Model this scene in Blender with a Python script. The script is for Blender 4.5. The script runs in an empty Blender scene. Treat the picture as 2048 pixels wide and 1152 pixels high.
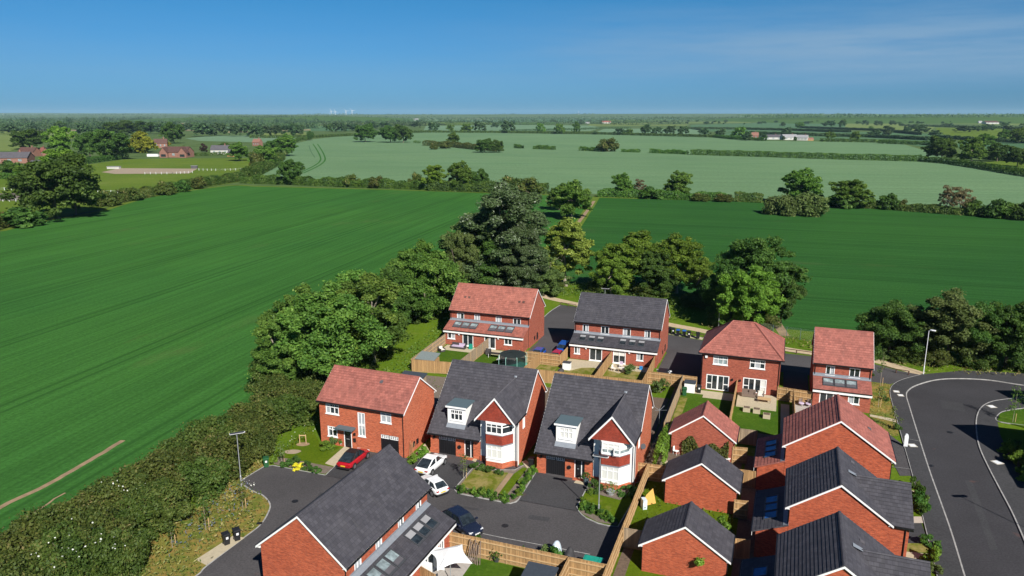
CLOUD, SKYSTR, SUNSTR, EXPO, HAZE = (3.3, 5.4, 7.8), .05, 5.0, .58, 3.2e-5
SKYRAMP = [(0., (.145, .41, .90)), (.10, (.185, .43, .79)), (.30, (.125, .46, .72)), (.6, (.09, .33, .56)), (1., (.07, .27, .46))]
import bpy, math, random
import numpy as np
from mathutils import Vector, Matrix

random.seed(7)
R = math.radians
scene = bpy.context.scene
col = scene.collection
FPX, PITCH, ROLL, CAMH = 1487.63, R(13.1244), 0.0, 36.0
TH = R(-20.03)
EU = Vector((math.cos(TH), math.sin(TH), 0)); EV = Vector((-math.sin(TH), math.cos(TH), 0))

# ------------------------------------------------------------------ survey helpers
def at(px, py, z=0.0):
    X = px - 1024; Y = py - 576
    cr, sr = math.cos(ROLL), math.sin(ROLL)
    X, Y = cr*X + sr*Y, -sr*X + cr*Y
    c, s = math.cos(PITCH), math.sin(PITCH)
    dx = X/FPX; up = -Y/FPX
    dy = c + s*up; dz = -s + c*up
    t = (z - CAMH)/dz
    return Vector((dx*t, dy*t, z))
def proj(p):
    x, y, z = p[0], p[1], p[2] - CAMH
    c, s = math.cos(PITCH), math.sin(PITCH)
    d = y*c - z*s; u = y*s + z*c
    X = FPX*x/d; Y = -FPX*u/d
    cr, sr = math.cos(ROLL), math.sin(ROLL)
    return (1024 + cr*X - sr*Y, 576 + sr*X + cr*Y, d)
def height_to(base, ytop):
    lo, hi = 0.0, 80.0
    for _ in range(40):
        m = (lo + hi)/2
        if proj((base[0], base[1], base[2] + m))[1] > ytop: lo = m
        else: hi = m
    return lo

# ------------------------------------------------------------------ materials
MATS = {}
def _nodes(name):
    m = bpy.data.materials.new(name); m.use_nodes = True
    nt = m.node_tree
    b = nt.nodes['Principled BSDF']
    return m, nt, b
def N(nt, t, **kw):
    n = nt.nodes.new(t)
    for k, v in kw.items():
        if k.startswith('i_'):
            key = k[2:].replace('_', ' ')
            n.inputs[key].default_value = v
        else: setattr(n, k, v)
    return n
def rgba(c): return (c[0], c[1], c[2], 1)
def ramp(nt, stops):
    n = nt.nodes.new('ShaderNodeValToRGB')
    e = n.color_ramp.elements
    while len(e) < len(stops): e.new(.5)
    for el, (p, c) in zip(e, stops):
        el.position = p; el.color = rgba(c)
    return n
def sc(c, k): return tuple(min(1, x*k) for x in c)
def coords(nt, kind='Object', scale=(1, 1, 1), rot=(0, 0, 0)):
    if kind == 'World':
        g = nt.nodes.new('ShaderNodeNewGeometry'); out = g.outputs['Position']
    else:
        g = nt.nodes.new('ShaderNodeTexCoord'); out = g.outputs[kind]
    mp = N(nt, 'ShaderNodeMapping'); mp.inputs['Scale'].default_value = scale; mp.inputs['Rotation'].default_value = rot
    nt.links.new(out, mp.inputs['Vector'])
    return mp.outputs['Vector']
def noise(nt, vec, scale, detail=4, rough=.6):
    n = N(nt, 'ShaderNodeTexNoise', i_Scale=scale, i_Detail=detail, i_Roughness=rough)
    nt.links.new(vec, n.inputs['Vector']); return n.outputs['Fac']
def mixc(nt, fac, a, b, blend='MIX'):
    n = N(nt, 'ShaderNodeMix', data_type='RGBA', blend_type=blend)
    for sock, v in ((n.inputs[0], fac), (n.inputs[6], a), (n.inputs[7], b)):
        if hasattr(v, 'is_linked') or hasattr(v, 'links'): nt.links.new(v, sock)
        elif isinstance(v, (int, float)): sock.default_value = v
        else: sock.default_value = rgba(v)
    return n.outputs[2]
def maprange(nt, v, a, b, c=0., d=1.):
    n = N(nt, 'ShaderNodeMapRange'); n.inputs[1].default_value = a; n.inputs[2].default_value = b
    n.inputs[3].default_value = c; n.inputs[4].default_value = d
    nt.links.new(v, n.inputs[0]); return n.outputs[0]
def bump(nt, h, b, strength=.3, dist=.05):
    n = N(nt, 'ShaderNodeBump', i_Strength=strength, i_Distance=dist)
    nt.links.new(h, n.inputs['Height']); nt.links.new(n.outputs['Normal'], b.inputs['Normal'])

def mat(name, c, rough=.6, var=.12, scale=6., metal=0., spec=.4, kind='Object', bmp=0., coat=0.):
    if name in MATS: return MATS[name]
    m, nt, b = _nodes(name)
    v = coords(nt, kind)
    f = noise(nt, v, scale)
    cr = ramp(nt, [(.3, sc(c, 1-var)), (.7, sc(c, 1+var))])
    nt.links.new(f, cr.inputs[0]); nt.links.new(cr.outputs[0], b.inputs['Base Color'])
    b.inputs['Roughness'].default_value = rough; b.inputs['Metallic'].default_value = metal
    b.inputs['Specular IOR Level'].default_value = spec
    if coat: b.inputs['Coat Weight'].default_value = coat; b.inputs['Coat Roughness'].default_value = .05
    if bmp: bump(nt, f, b, bmp)
    MATS[name] = m; return m

def brick_mat(name, c1, c2, mortar):
    m, nt, b = _nodes(name)
    uv = coords(nt, 'UV')
    br = N(nt, 'ShaderNodeTexBrick'); nt.links.new(uv, br.inputs['Vector'])
    br.inputs['Scale'].default_value = 1; br.inputs['Brick Width'].default_value = .235; br.inputs['Row Height'].default_value = .08
    br.inputs['Mortar Size'].default_value = .006; br.inputs['Bias'].default_value = -.1
    br.inputs['Color1'].default_value = rgba(c1); br.inputs['Color2'].default_value = rgba(c2); br.inputs['Mortar'].default_value = rgba(mortar)
    uv2 = coords(nt, 'UV', (2.6, 8.5, 1))
    f = noise(nt, uv2, 1.0, 5, .75)
    k = ramp(nt, [(.3, (.64, .62, .65)), (.5, (1, 1, 1)), (.72, (1.24, 1.32, 1.42))]); nt.links.new(f, k.inputs[0])
    c = mixc(nt, 1., br.outputs['Color'], k.outputs[0], 'MULTIPLY')
    f2 = noise(nt, coords(nt, 'UV', (.3, .3, 1)), 1.4, 3)
    c = mixc(nt, maprange(nt, f2, .45, .75, 0, .3), c, sc(c2, .8))
    nt.links.new(c, b.inputs['Base Color']); b.inputs['Roughness'].default_value = .9; b.inputs['Specular IOR Level'].default_value = .2
    bump(nt, br.outputs['Fac'], b, .25, -.01)
    MATS[name] = m; return m

def tile_mat(name, c, w=.33, h=.34):
    m, nt, b = _nodes(name)
    uv = coords(nt, 'UV')
    br = N(nt, 'ShaderNodeTexBrick'); nt.links.new(uv, br.inputs['Vector'])
    br.inputs['Scale'].default_value = 1; br.inputs['Brick Width'].default_value = w; br.inputs['Row Height'].default_value = h
    br.inputs['Mortar Size'].default_value = .012; br.inputs['Bias'].default_value = 0
    br.inputs['Color1'].default_value = rgba(sc(c, .82)); br.inputs['Color2'].default_value = rgba(sc(c, 1.2)); br.inputs['Mortar'].default_value = rgba(sc(c, .62))
    f = noise(nt, coords(nt, 'Object', (1, 1, 1)), .9, 5, .65)
    k = ramp(nt, [(.3, (.80, .80, .82)), (.7, (1.18, 1.17, 1.14))]); nt.links.new(f, k.inputs[0])
    cc = mixc(nt, 1., br.outputs['Color'], k.outputs[0], 'MULTIPLY')
    f3 = noise(nt, coords(nt, 'UV', (3, .25, 1)), 1.2, 4, .7)
    cc = mixc(nt, maprange(nt, f3, .55, .85, 0, .16), cc, (.23, .22, .19))
    nt.links.new(cc, b.inputs['Base Color']); b.inputs['Roughness'].default_value = .68; b.inputs['Specular IOR Level'].default_value = .3
    bump(nt, br.outputs['Fac'], b, .2, -.01)
    MATS[name] = m; return m

def leaf_mat(name, c1, c2, c3=None, trans=.36, rough=.6):
    m, nt, b = _nodes(name)
    a = N(nt, 'ShaderNodeAttribute'); a.attribute_name = 'tint'
    info = N(nt, 'ShaderNodeObjectInfo')
    st = [(0., c1), (.75, c2)]
    if c3: st.append((1., c3))
    cr = ramp(nt, st); nt.links.new(a.outputs['Fac'], cr.inputs[0])
    hs = N(nt, 'ShaderNodeHueSaturation'); nt.links.new(cr.outputs[0], hs.inputs['Color'])
    nt.links.new(maprange(nt, info.outputs['Random'], 0, 1, .485, .515), hs.inputs['Hue'])
    nt.links.new(maprange(nt, info.outputs['Random'], 0, 1, .92, 1.3), hs.inputs['Value'])
    nt.links.new(hs.outputs[0], b.inputs['Base Color'])
    b.inputs['Roughness'].default_value = rough; b.inputs['Specular IOR Level'].default_value = .25
    tr = N(nt, 'ShaderNodeBsdfTranslucent')
    g = N(nt, 'ShaderNodeHueSaturation', i_Saturation=1.15, i_Value=1.2); nt.links.new(hs.outputs[0], g.inputs['Color']); nt.links.new(g.outputs[0], tr.inputs['Color'])
    mx = N(nt, 'ShaderNodeMixShader'); mx.inputs[0].default_value = trans
    nt.links.new(b.outputs[0], mx.inputs[1]); nt.links.new(tr.outputs[0], mx.inputs[2])
    nt.links.new(mx.outputs[0], nt.nodes['Material Output'].inputs['Surface'])
    MATS[name] = m; return m

def ground_mat(name, base, alt, dry=None, rows=None, rowstr=.25, big=.02, fine=1.2, dryamt=.25, rough=.95, bmp=.4, bdist=.15, drylo=.56, tram=0.):
    """soil and crop surfaces: broad patches, fine grain, optional drilled rows along the angle «rows»"""
    m, nt, b = _nodes(name)
    v = coords(nt, 'World')
    f1 = noise(nt, v, big, 5, .6)
    cr = ramp(nt, [(.32, base), (.68, alt)]); nt.links.new(f1, cr.inputs[0])
    c = cr.outputs[0]
    f2 = noise(nt, v, fine, 4, .7)
    k = ramp(nt, [(.3, (.76, .77, .75)), (.7, (1.22, 1.2, 1.22))]); nt.links.new(f2, k.inputs[0])
    c = mixc(nt, 1., c, k.outputs[0], 'MULTIPLY')
    if rows is not None:
        for (s1, s2, st) in ((.010, .55, rowstr*.8), (.004, .13, rowstr*.35), (.03, 1.7, rowstr)):
            g = nt.nodes.new('ShaderNodeNewGeometry')
            rot = N(nt, 'ShaderNodeVectorRotate', rotation_type='Z_AXIS'); rot.inputs['Angle'].default_value = -rows
            nt.links.new(g.outputs['Position'], rot.inputs['Vector'])
            mp = N(nt, 'ShaderNodeMapping'); mp.inputs['Scale'].default_value = (s1, s2, 1); nt.links.new(rot.outputs[0], mp.inputs['Vector'])
            fr = noise(nt, mp.outputs[0], 1., 3, .6)
            k = ramp(nt, [(.35, (1-st,)*3), (.65, (1+st,)*3)]); nt.links.new(fr, k.inputs[0])
            c = mixc(nt, 1., c, k.outputs[0], 'MULTIPLY')
        if tram:
            sx = nt.nodes.new('ShaderNodeSeparateXYZ'); nt.links.new(rot.outputs[0], sx.inputs[0])
            def mth(op, x, y): 
                n = N(nt, 'ShaderNodeMath', operation=op); nt.links.new(x, n.inputs[0]); n.inputs[1].default_value = y; return n.outputs[0]
            fr_ = mth('ABSOLUTE', mth('SUBTRACT', mth('MULTIPLY', mth('FRACT', mth('MULTIPLY', sx.outputs['Y'], 1/24), 0), 24), 12), 0)
            c = mixc(nt, maprange(nt, mth('ABSOLUTE', mth('SUBTRACT', fr_, 1.0), 0), .15, .42, tram, 0), c, sc(base, .55))
    if dry:
        if rows is not None:
            mp = N(nt, 'ShaderNodeMapping'); mp.inputs['Scale'].default_value = (.35, 1, 1); nt.links.new(rot.outputs[0], mp.inputs['Vector']); f3 = noise(nt, mp.outputs[0], big*4, 6, .7)
        else: f3 = noise(nt, coords(nt, 'World', (1, 1, 1)), big*4, 6, .7)
        c = mixc(nt, maprange(nt, f3, drylo, drylo+.2, 0, dryamt), c, dry)
    nt.links.new(c, b.inputs['Base Color']); b.inputs['Roughness'].default_value = rough; b.inputs['Specular IOR Level'].default_value = .02
    if bmp: bump(nt, f2, b, bmp, bdist)
    MATS[name] = m; return m

def asphalt_mat(name, c):
    m, nt, b = _nodes(name)
    v = coords(nt, 'World')
    f1 = noise(nt, v, .12, 6, .65); f2 = noise(nt, v, 6, 3, .7); f4 = noise(nt, v, .9, 4, .6)
    cr = ramp(nt, [(.28, sc(c, .78)), (.72, sc(c, 1.2))]); nt.links.new(f1, cr.inputs[0])
    k = ramp(nt, [(.3, (.72,)*3), (.7, (1.28,)*3)]); nt.links.new(f2, k.inputs[0])
    cc = mixc(nt, 1., cr.outputs[0], k.outputs[0], 'MULTIPLY')
    cc = mixc(nt, maprange(nt, f4, .62, .72, 0, .3), cc, sc(c, .62))
    f3 = noise(nt, coords(nt, 'World', (1, 1, 1)), .33, 2)
    cc = mixc(nt, maprange(nt, f3, .70, .76, 0, .35), cc, (.16, .07, .05))
    nt.links.new(cc, b.inputs['Base Color']); b.inputs['Roughness'].default_value = .85; b.inputs['Specular IOR Level'].default_value = .25
    bump(nt, f2, b, .2, .01)
    MATS[name] = m; return m

def wood_mat(name, c, bw=.11):
    m, nt, b = _nodes(name)
    uv = coords(nt, 'UV')
    br = N(nt, 'ShaderNodeTexBrick'); br.offset = 0.
    nt.links.new(uv, br.inputs['Vector'])
    br.inputs['Scale'].default_value = 1; br.inputs['Brick Width'].default_value = bw; br.inputs['Row Height'].default_value = 9.
    br.inputs['Mortar Size'].default_value = .008; br.inputs['Color1'].default_value = rgba(sc(c, .78)); br.inputs['Color2'].default_value = rgba(sc(c, 1.22)); br.inputs['Mortar'].default_value = rgba(sc(c, .4))
    f = noise(nt, coords(nt, 'UV', (6, .5, 1)), 1.5, 4)
    k = ramp(nt, [(.3, (.8, .8, .82)), (.7, (1.18, 1.16, 1.12))]); nt.links.new(f, k.inputs[0])
    cc = mixc(nt, 1., br.outputs['Color'], k.outputs[0], 'MULTIPLY')
    nt.links.new(cc, b.inputs['Base Color']); b.inputs['Roughness'].default_value = .85; b.inputs['Specular IOR Level'].default_value = .15
    bump(nt, br.outputs['Fac'], b, .3, -.01)
    MATS[name] = m; return m

def glass_mat(name, c, rough=.04):
    m, nt, b = _nodes(name)
    v = coords(nt, 'Object')
    f = noise(nt, v, 1.3, 2)
    cr = ramp(nt, [(.35, sc(c, .55)), (.65, sc(c, 1.4))]); nt.links.new(f, cr.inputs[0]); nt.links.new(cr.outputs[0], b.inputs['Base Color'])
    b.inputs['Roughness'].default_value = rough; b.inputs['Specular IOR Level'].default_value = .7
    MATS[name] = m; return m

brick_mat('brick_orange', (.52, .128, .056), (.32, .070, .034), (.38, .20, .13)); brick_mat('brick_rust', (.45, .096, .042), (.26, .050, .025), (.34, .16, .10))
brick_mat('brick_deep', (.37, .094, .055), (.23, .054, .034), (.30, .15, .11))
tile_mat('tile_red', (.30, .106, .083)); tile_mat('tile_orange', (.32, .115, .086)); tile_mat('tile_dark', (.058, .056, .066)); tile_mat('tile_hung', (.27, .045, .026), .17, .12)
tile_mat('tile_old', (.10, .052, .043)); 
mat('white_paint', (.80, .80, .79), .5, .03, 3); mat('white_render', (.78, .78, .76), .8, .04, 2.)
mat('black_metal', (.012, .012, .014), .35, .1); mat('dark_grey', (.05, .052, .058), .5, .1); mat('lead', (.20, .22, .25), .5, .1, 4)
mat('grp_green_grey', (.085, .125, .145), .55, .08, 4); mat('concrete', (.42, .39, .33), .9, .1, 5, kind='World'); mat('kerb', (.30, .295, .285), .9, .28, 2.2, kind='World')
mat('slab_paving', (.42, .36, .25), .9, .1, 3, kind='World'); mat('grey_paving', (.36, .33, .30), .9, .12, 3, kind='World'); mat('gravel', (.42, .36, .30), .95, .35, 22, kind='World')
mat('galvanised', (.42, .44, .46), .45, .06, 5, metal=.5); mat('lamp_white', (.72, .74, .76), .45, .04, 5)
glass_mat('glass_dark', (.022, .03, .036)); glass_mat('glass_pale', (.22, .27, .28), .08); glass_mat('glass_sky_reflection', (.025, .10, .30), .05)  # last one has the blue sky reflection painted into its base colour
mat('blind', (.62, .62, .58), .7, .06, 8); mat('grey_curtain', (.34, .36, .38), .7, .2, 9)
wood_mat('fence_wood', (.38, .235, .11)); wood_mat('fence_grey', (.31, .24, .165)); mat('post_wood', (.33, .21, .10), .85, .15, 6); mat('rail_wood', (.46, .31, .16), .85, .12, 6); mat('brown_rail', (.075, .035, .022), .8, .15, 6)
mat('bark', (.12, .095, .07), .95, .25, 5, bmp=.4); mat('bark_pale', (.25, .22, .17), .95, .2, 5)
mat('soil', (.12, .085, .06), .95, .3, 4, kind='World'); mat('mulch', (.15, .12, .095), .95, .3, 6, kind='World'); mat('sand', (.30, .235, .165), .95, .12, .5, kind='World'); mat('dirt', (.26, .18, .105), .95, .25, .8, kind='World'); mat('gravel_path', (.44, .34, .22), .95, .15, 1.5, kind='World')
asphalt_mat('asphalt', (.066, .062, .064)); asphalt_mat('asphalt_dark', (.048, .047, .050)); asphalt_mat('asphalt_pavement', (.048, .048, .051)); asphalt_mat('asphalt_vignette', (.041, .040, .044))  # last one, for the right road, has lens vignette darkening put into its colour
for n_, c_, r_ in (('car_red', (.36, .008, .016), .25), ('car_white', (.74, .75, .76), .3), ('car_navy', (.012, .017, .035), .22), ('car_blue', (.015, .07, .32), .25), ('car_crimson', (.42, .012, .03), .3)):
    mat(n_, c_, r_, .03, 3, spec=.5, coat=.6)
mat('rubber', (.02, .02, .021), .8, .1); mat('alloy', (.45, .46, .48), .3, .05, 5, metal=.8); mat('plate_yellow', (.62, .42, .03), .5, .03); mat('lens_white', (.7, .72, .74), .2, .03); mat('lens_red', (.35, .01, .01), .25, .05)
mat('bin_black', (.016, .016, .018), .45, .1); mat('bin_green', (.018, .085, .032), .5, .1); mat('lid_blue', (.02, .10, .36), .5, .08); mat('sticker', (.7, .7, .7), .6, .03)
mat('net_black', (.012, .02, .02), .9, .2); mat('tramp_green', (.03, .42, .30), .5, .1); mat('pole_green', (.30, .55, .48), .45, .08)
mat('canvas_white', (.82, .82, .81), .8, .03, 2); mat('wicker_dark', (.05, .045, .045), .8, .2, 20); mat('wicker_brown', (.17, .125, .10), .85, .2, 20); mat('cushion_lilac', (.46, .38, .50), .85, .1, 4); mat('cushion_cream', (.66, .62, .55), .85, .08, 4)
mat('plastic_green', (.012, .27, .20), .45, .08, 3); mat('tarp_silver', (.52, .60, .66), .5, .25, 3); mat('tarp_dark', (.035, .034, .036), .7, .2, 4); mat('board_yellow', (.52, .29, .06), .7, .1, 3); mat('felt_grey', (.16, .19, .19), .9, .12, 6); mat('felt_dark', (.035, .045, .06), .85, .15, 5)
mat('plastic_blue', (.02, .22, .55), .4, .1, 3); mat('terracotta', (.30, .12, .07), .85, .12, 5); mat('old_brick', (.23, .115, .085), .9, .15, 1.5); mat('pale_wall', (.45, .44, .41), .9, .08, .5); mat('barn_orange', (.46, .24, .10), .85, .12, .6); mat('slate_far', (.085, .08, .09), .8, .15, .6); mat('roof_far_grey', (.26, .26, .27), .8, .12, .5)
mat('stone_wall', (.40, .37, .32), .95, .2, 4, kind='World'); mat('turbine', (.8, .8, .82), .5, .02)
G_ = {
 'leaf_ash': leaf_mat('leaf_ash', (0.055, 0.121, 0.019), (0.127, 0.221, 0.035), (0.224, 0.328, 0.064)),
 'leaf_dark': leaf_mat('leaf_dark', (0.034, 0.078, 0.014), (0.078, 0.148, 0.025), (0.131, 0.216, 0.041)),
 'leaf_bright': leaf_mat('leaf_bright', (0.072, 0.141, 0.014), (0.153, 0.259, 0.032), (0.240, 0.356, 0.053)),
 'leaf_lime': leaf_mat('leaf_lime', (0.116, 0.165, 0.024), (0.223, 0.293, 0.048), (0.339, 0.379, 0.090)),
 'leaf_silver': leaf_mat('leaf_silver', (.050, .085, .026), (.090, .130, .052), (.30, .34, .25), .3),
 'leaf_haw': leaf_mat('leaf_haw', (0.045, 0.076, 0.014), (0.107, 0.132, 0.027), (0.215, 0.178, 0.068)),
 'leaf_hawg': leaf_mat('leaf_hawg', (0.038, 0.076, 0.013), (0.085, 0.132, 0.023), (0.169, 0.172, 0.053)),
 'leaf_olive': leaf_mat('leaf_olive', (0.064, 0.104, 0.025), (0.129, 0.179, 0.051), (0.193, 0.236, 0.078)),
 'leaf_gold': leaf_mat('leaf_gold', (.12, .13, .012), (.24, .23, .025), (.34, .31, .05)),
 'leaf_brown': leaf_mat('leaf_brown', (.10, .075, .035), (.17, .14, .07), (.24, .20, .11)),
 'leaf_copper': leaf_mat('leaf_copper', (.035, .018, .016), (.06, .03, .026)),
 'leaf_far': leaf_mat('leaf_far', (0.026, 0.057, 0.019), (0.053, 0.097, 0.032), (0.083, 0.130, 0.047), .1),
 'leaf_hedge': leaf_mat('leaf_hedge', (0.038, 0.093, 0.014), (0.081, 0.161, 0.023), (0.132, 0.209, 0.036)),
 'grass_tall': leaf_mat('grass_tall', (.055, .115, .018), (.105, .195, .032), (.20, .25, .07), .35),
 'grass_dry': leaf_mat('grass_dry', (.12, .145, .035), (.24, .225, .075), (.33, .27, .12), .35),
 'flower_white': leaf_mat('flower_white', (.55, .57, .50), (.75, .76, .70), None, .2),
 'flower_blue': leaf_mat('flower_blue', (.07, .10, .13), (.13, .16, .23), None, .2),
 'flower_yellow': leaf_mat('flower_yellow', (.45, .38, .02), (.65, .55, .04), None, .2),
}
MATS.update(G_)
A70 = R(75.5)
ground_mat('crop_left', (.030, .104, .022), (.045, .136, .025), (.115, .125, .045), tram=.55, rows=A70, rowstr=.13, big=.010, dryamt=.55, fine=2.2, drylo=.60)
ground_mat('crop_right', (.022, .080, .019), (.031, .102, .020), (.085, .095, .040), tram=.5, rows=R(-17), rowstr=.13, big=.010, dryamt=.55, fine=2.2, drylo=.60)
ground_mat('barley', (.112, .195, .098), (.135, .225, .112), (.085, .17, .08), tram=.35, rows=R(-8), rowstr=.10, big=.006, dryamt=.55, fine=.6, drylo=.5)
ground_mat('barley_far', (.115, .195, .11), (.14, .225, .13), None, rows=R(-5), rowstr=.06, big=.003, fine=.2, bmp=0)
ground_mat('field_mid', (.065, .135, .065), (.085, .155, .075), None, rows=R(5), rowstr=.07, big=.004, fine=.3, bmp=0)
ground_mat('field_light', (.125, .175, .05), (.155, .20, .06), None, rows=R(15), rowstr=.07, big=.004, fine=.3, bmp=0)
ground_mat('field_green', (.05, .105, .02), (.07, .125, .025), None, big=.004, fine=.3, bmp=0)
ground_mat('field_tan', (.20, .18, .10), (.25, .215, .12), None, rows=R(20), rowstr=.08, big=.004, fine=.3, bmp=0)
ground_mat('paddock', (.085, .140, .018), (.115, .165, .025), (.19, .20, .08), big=.02, fine=.8, dryamt=.5)
ground_mat('far_ground', (.065, .11, .036), (.095, .14, .048), (.12, .15, .06), big=.0012, fine=.05, bmp=0, dryamt=.5)
ground_mat('rough_grass', (.075, .135, .010), (.105, .165, .014), (.24, .21, .075), big=.10, fine=2.5, dryamt=.6, bdist=.2)
ground_mat('verge_dry', (.075, .125, .020), (.20, .175, .042), (.27, .17, .055), big=.22, fine=2.6, dryamt=.85, drylo=.44, bdist=.2)
ground_mat('lawn', (.065, .110, .006), (.090, .130, .008), (.20, .19, .06), big=.16, fine=3.5, dryamt=.55, bdist=.05)
ground_mat('lawn_dry', (.100, .125, .014), (.14, .145, .022), (.28, .22, .09), big=.2, fine=3.5, dryamt=.8, drylo=.42, bdist=.05)
ground_mat('lawn_lush', (.040, .092, .008), (.062, .115, .011), (.14, .19, .04), big=.2, fine=3.5, dryamt=.4, bdist=.05)

# ------------------------------------------------------------------ mesh builder
class MB:
    def __init__(s): s.v = []; s.f = []
    def add(s, vs, fs):
        o = len(s.v); s.v += [tuple(p) for p in vs]; s.f += [tuple(i+o for i in f) for f in fs]; return s
    def quad(s, a, b, c, d): return s.add((a, b, c, d), ((0, 1, 2, 3),))
    def tri(s, a, b, c): return s.add((a, b, c), ((0, 1, 2),))
    def poly(s, ps): return s.add(ps, (tuple(range(len(ps))),))
    def box(s, x0, x1, y0, y1, z0, z1, M=None):
        P = [(x, y, z) for z in (z0, z1) for (x, y) in ((x0, y0), (x1, y0), (x1, y1), (x0, y1))]
        if M: P = [M(*p) for p in P]
        return s.add(P, ((3, 2, 1, 0), (4, 5, 6, 7), (0, 1, 5, 4), (1, 2, 6, 5), (2, 3, 7, 6), (3, 0, 4, 7)))
    def prism(s, pts, z0, z1, M=None):
        n = len(pts)
        P = [(x, y, z0) for x, y in pts] + [(x, y, z1) for x, y in pts]
        if M: P = [M(*p) for p in P]
        return s.add(P, [tuple(range(n-1, -1, -1)), tuple(range(n, 2*n))] + [(i, (i+1) % n, n+(i+1) % n, n+i) for i in range(n)])
    def tube(s, p0, p1, r0, r1=None, n=8, caps=True):
        r1 = r0 if r1 is None else r1
        p0 = Vector(p0); p1 = Vector(p1); d = (p1-p0).normalized()
        a = d.orthogonal().normalized(); b = d.cross(a)
        P = [p0 + (a*math.cos(t)+b*math.sin(t))*r0 for t in [2*math.pi*i/n for i in range(n)]] + [p1 + (a*math.cos(t)+b*math.sin(t))*r1 for t in [2*math.pi*i/n for i in range(n)]]
        F = [(i, (i+1) % n, n+(i+1) % n, n+i) for i in range(n)]
        if caps: F += [tuple(range(n-1, -1, -1)), tuple(range(n, 2*n))]
        return s.add(P, F)
    def path(s, pts, rs, n=6):
        for i in range(len(pts)-1): s.tube(pts[i], pts[i+1], rs[i], rs[i+1], n, True)
        return s
    def lathe(s, prof, n=12, c=(0, 0, 0)):
        P = [(c[0]+r*math.cos(2*math.pi*i/n), c[1]+r*math.sin(2*math.pi*i/n), c[2]+z) for r, z in prof for i in range(n)]
        F = [(k*n+i, k*n+(i+1) % n, (k+1)*n+(i+1) % n, (k+1)*n+i) for k in range(len(prof)-1) for i in range(n)]
        return s.add(P, F + [tuple(range(n-1, -1, -1)), tuple(range((len(prof)-1)*n, len(prof)*n))])
    def loft(s, rings, closed=True, caps=True):
        n = len(rings[0]); P = [p for r in rings for p in r]
        F = []
        for k in range(len(rings)-1):
            for i in range(n if closed else n-1): F.append((k*n+i, k*n+(i+1) % n, (k+1)*n+(i+1) % n, (k+1)*n+i))
        if caps: F += [tuple(range(n-1, -1, -1)), tuple(range((len(rings)-1)*n, len(rings)*n))]
        return s.add(P, F)
    def mesh(s, name, m=None, smooth=False, uv=True):
        me = bpy.data.meshes.new(name)
        me.from_pydata(s.v, [], s.f); 
        if m: me.materials.append(MATS[m] if isinstance(m, str) else m)
        if uv:
            L = me.uv_layers.new(name='UVMap'); co = me.vertices; data = np.zeros(len(me.loops)*2)
            for p in me.polygons:
                n = p.normal
                h = math.hypot(n.x, n.y)
                t = Vector((-n.y/h, n.x/h, 0)) if h > 1e-3 else Vector((1, 0, 0))
                b = n.cross(t)
                for li in p.loop_indices:
                    q = co[me.loops[li].vertex_index].co
                    data[2*li] = q.dot(t); data[2*li+1] = q.dot(b)
            L.data.foreach_set('uv', data)
        if smooth: me.polygons.foreach_set('use_smooth', [True]*len(me.polygons))
        me.update(); return me
    def build(s, name, m, parent=None, smooth=False, uv=True):
        return link(name, s.mesh(name, m, smooth, uv), parent)

def link(name, me, parent=None):
    o = bpy.data.objects.new(name, me); col.objects.link(o)
    if parent is not None: o.parent = parent
    return o
def tag(o, label=None, cat=None, group=None, kind=None):
    if label: o['label'] = label
    if cat: o['category'] = cat
    if group: o['group'] = group
    if kind: o['kind'] = kind
    return o
def thing(name, label, cat, loc=(0, 0, 0), rz=0., group=None):
    o = bpy.data.objects.new(name, None); col.objects.link(o); o.empty_display_size = .3
    o.location = loc; o.rotation_euler = (0, 0, rz)
    return tag(o, label, cat, group)
KIDS = {}
def copy_tree(o, parent=None):
    c = o.copy(); col.objects.link(c)
    if parent is not None: c.parent = parent
    for ch in [x for x in o.children]: copy_tree(ch, c)
    return c

def sheet(name, pts, z, m, kind='structure', thick=0., jag=0.):
    """flat ground polygon given by world xy corners"""
    mb = MB()
    P = [(p[0], p[1]) for p in pts]
    if thick: mb.prism(P, z-thick, z)
    else: mb.poly([(x, y, z) for x, y in P])
    me = mb.mesh(name, m)
    if not thick and len(me.polygons) and me.polygons[0].normal.z < 0: me.flip_normals()
    if thick:
        import bmesh
        bm = bmesh.new(); bm.from_mesh(me); bmesh.ops.recalc_face_normals(bm, faces=bm.faces); bm.to_mesh(me); bm.free()
    o = link(name, me)
    return tag(o, kind=kind)
def psheet(name, px, z, m, thick=0.): return sheet(name, [at(x, y, 0) for x, y in px], z, m, thick=thick)
def smooth_line(pts, k=6):
    """Catmull-Rom through 2-D points"""
    P = [Vector((p[0], p[1])) for p in pts]; out = []
    for i in range(len(P)-1):
        p0 = P[max(i-1, 0)]; p1 = P[i]; p2 = P[i+1]; p3 = P[min(i+2, len(P)-1)]
        for j in range(k):
            t = j/k
            out.append(.5*((2*p1)+(p2-p0)*t+(2*p0-5*p1+4*p2-p3)*t*t+(3*p1-p0-3*p2+p3)*t**3))
    out.append(P[-1]); return out
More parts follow.
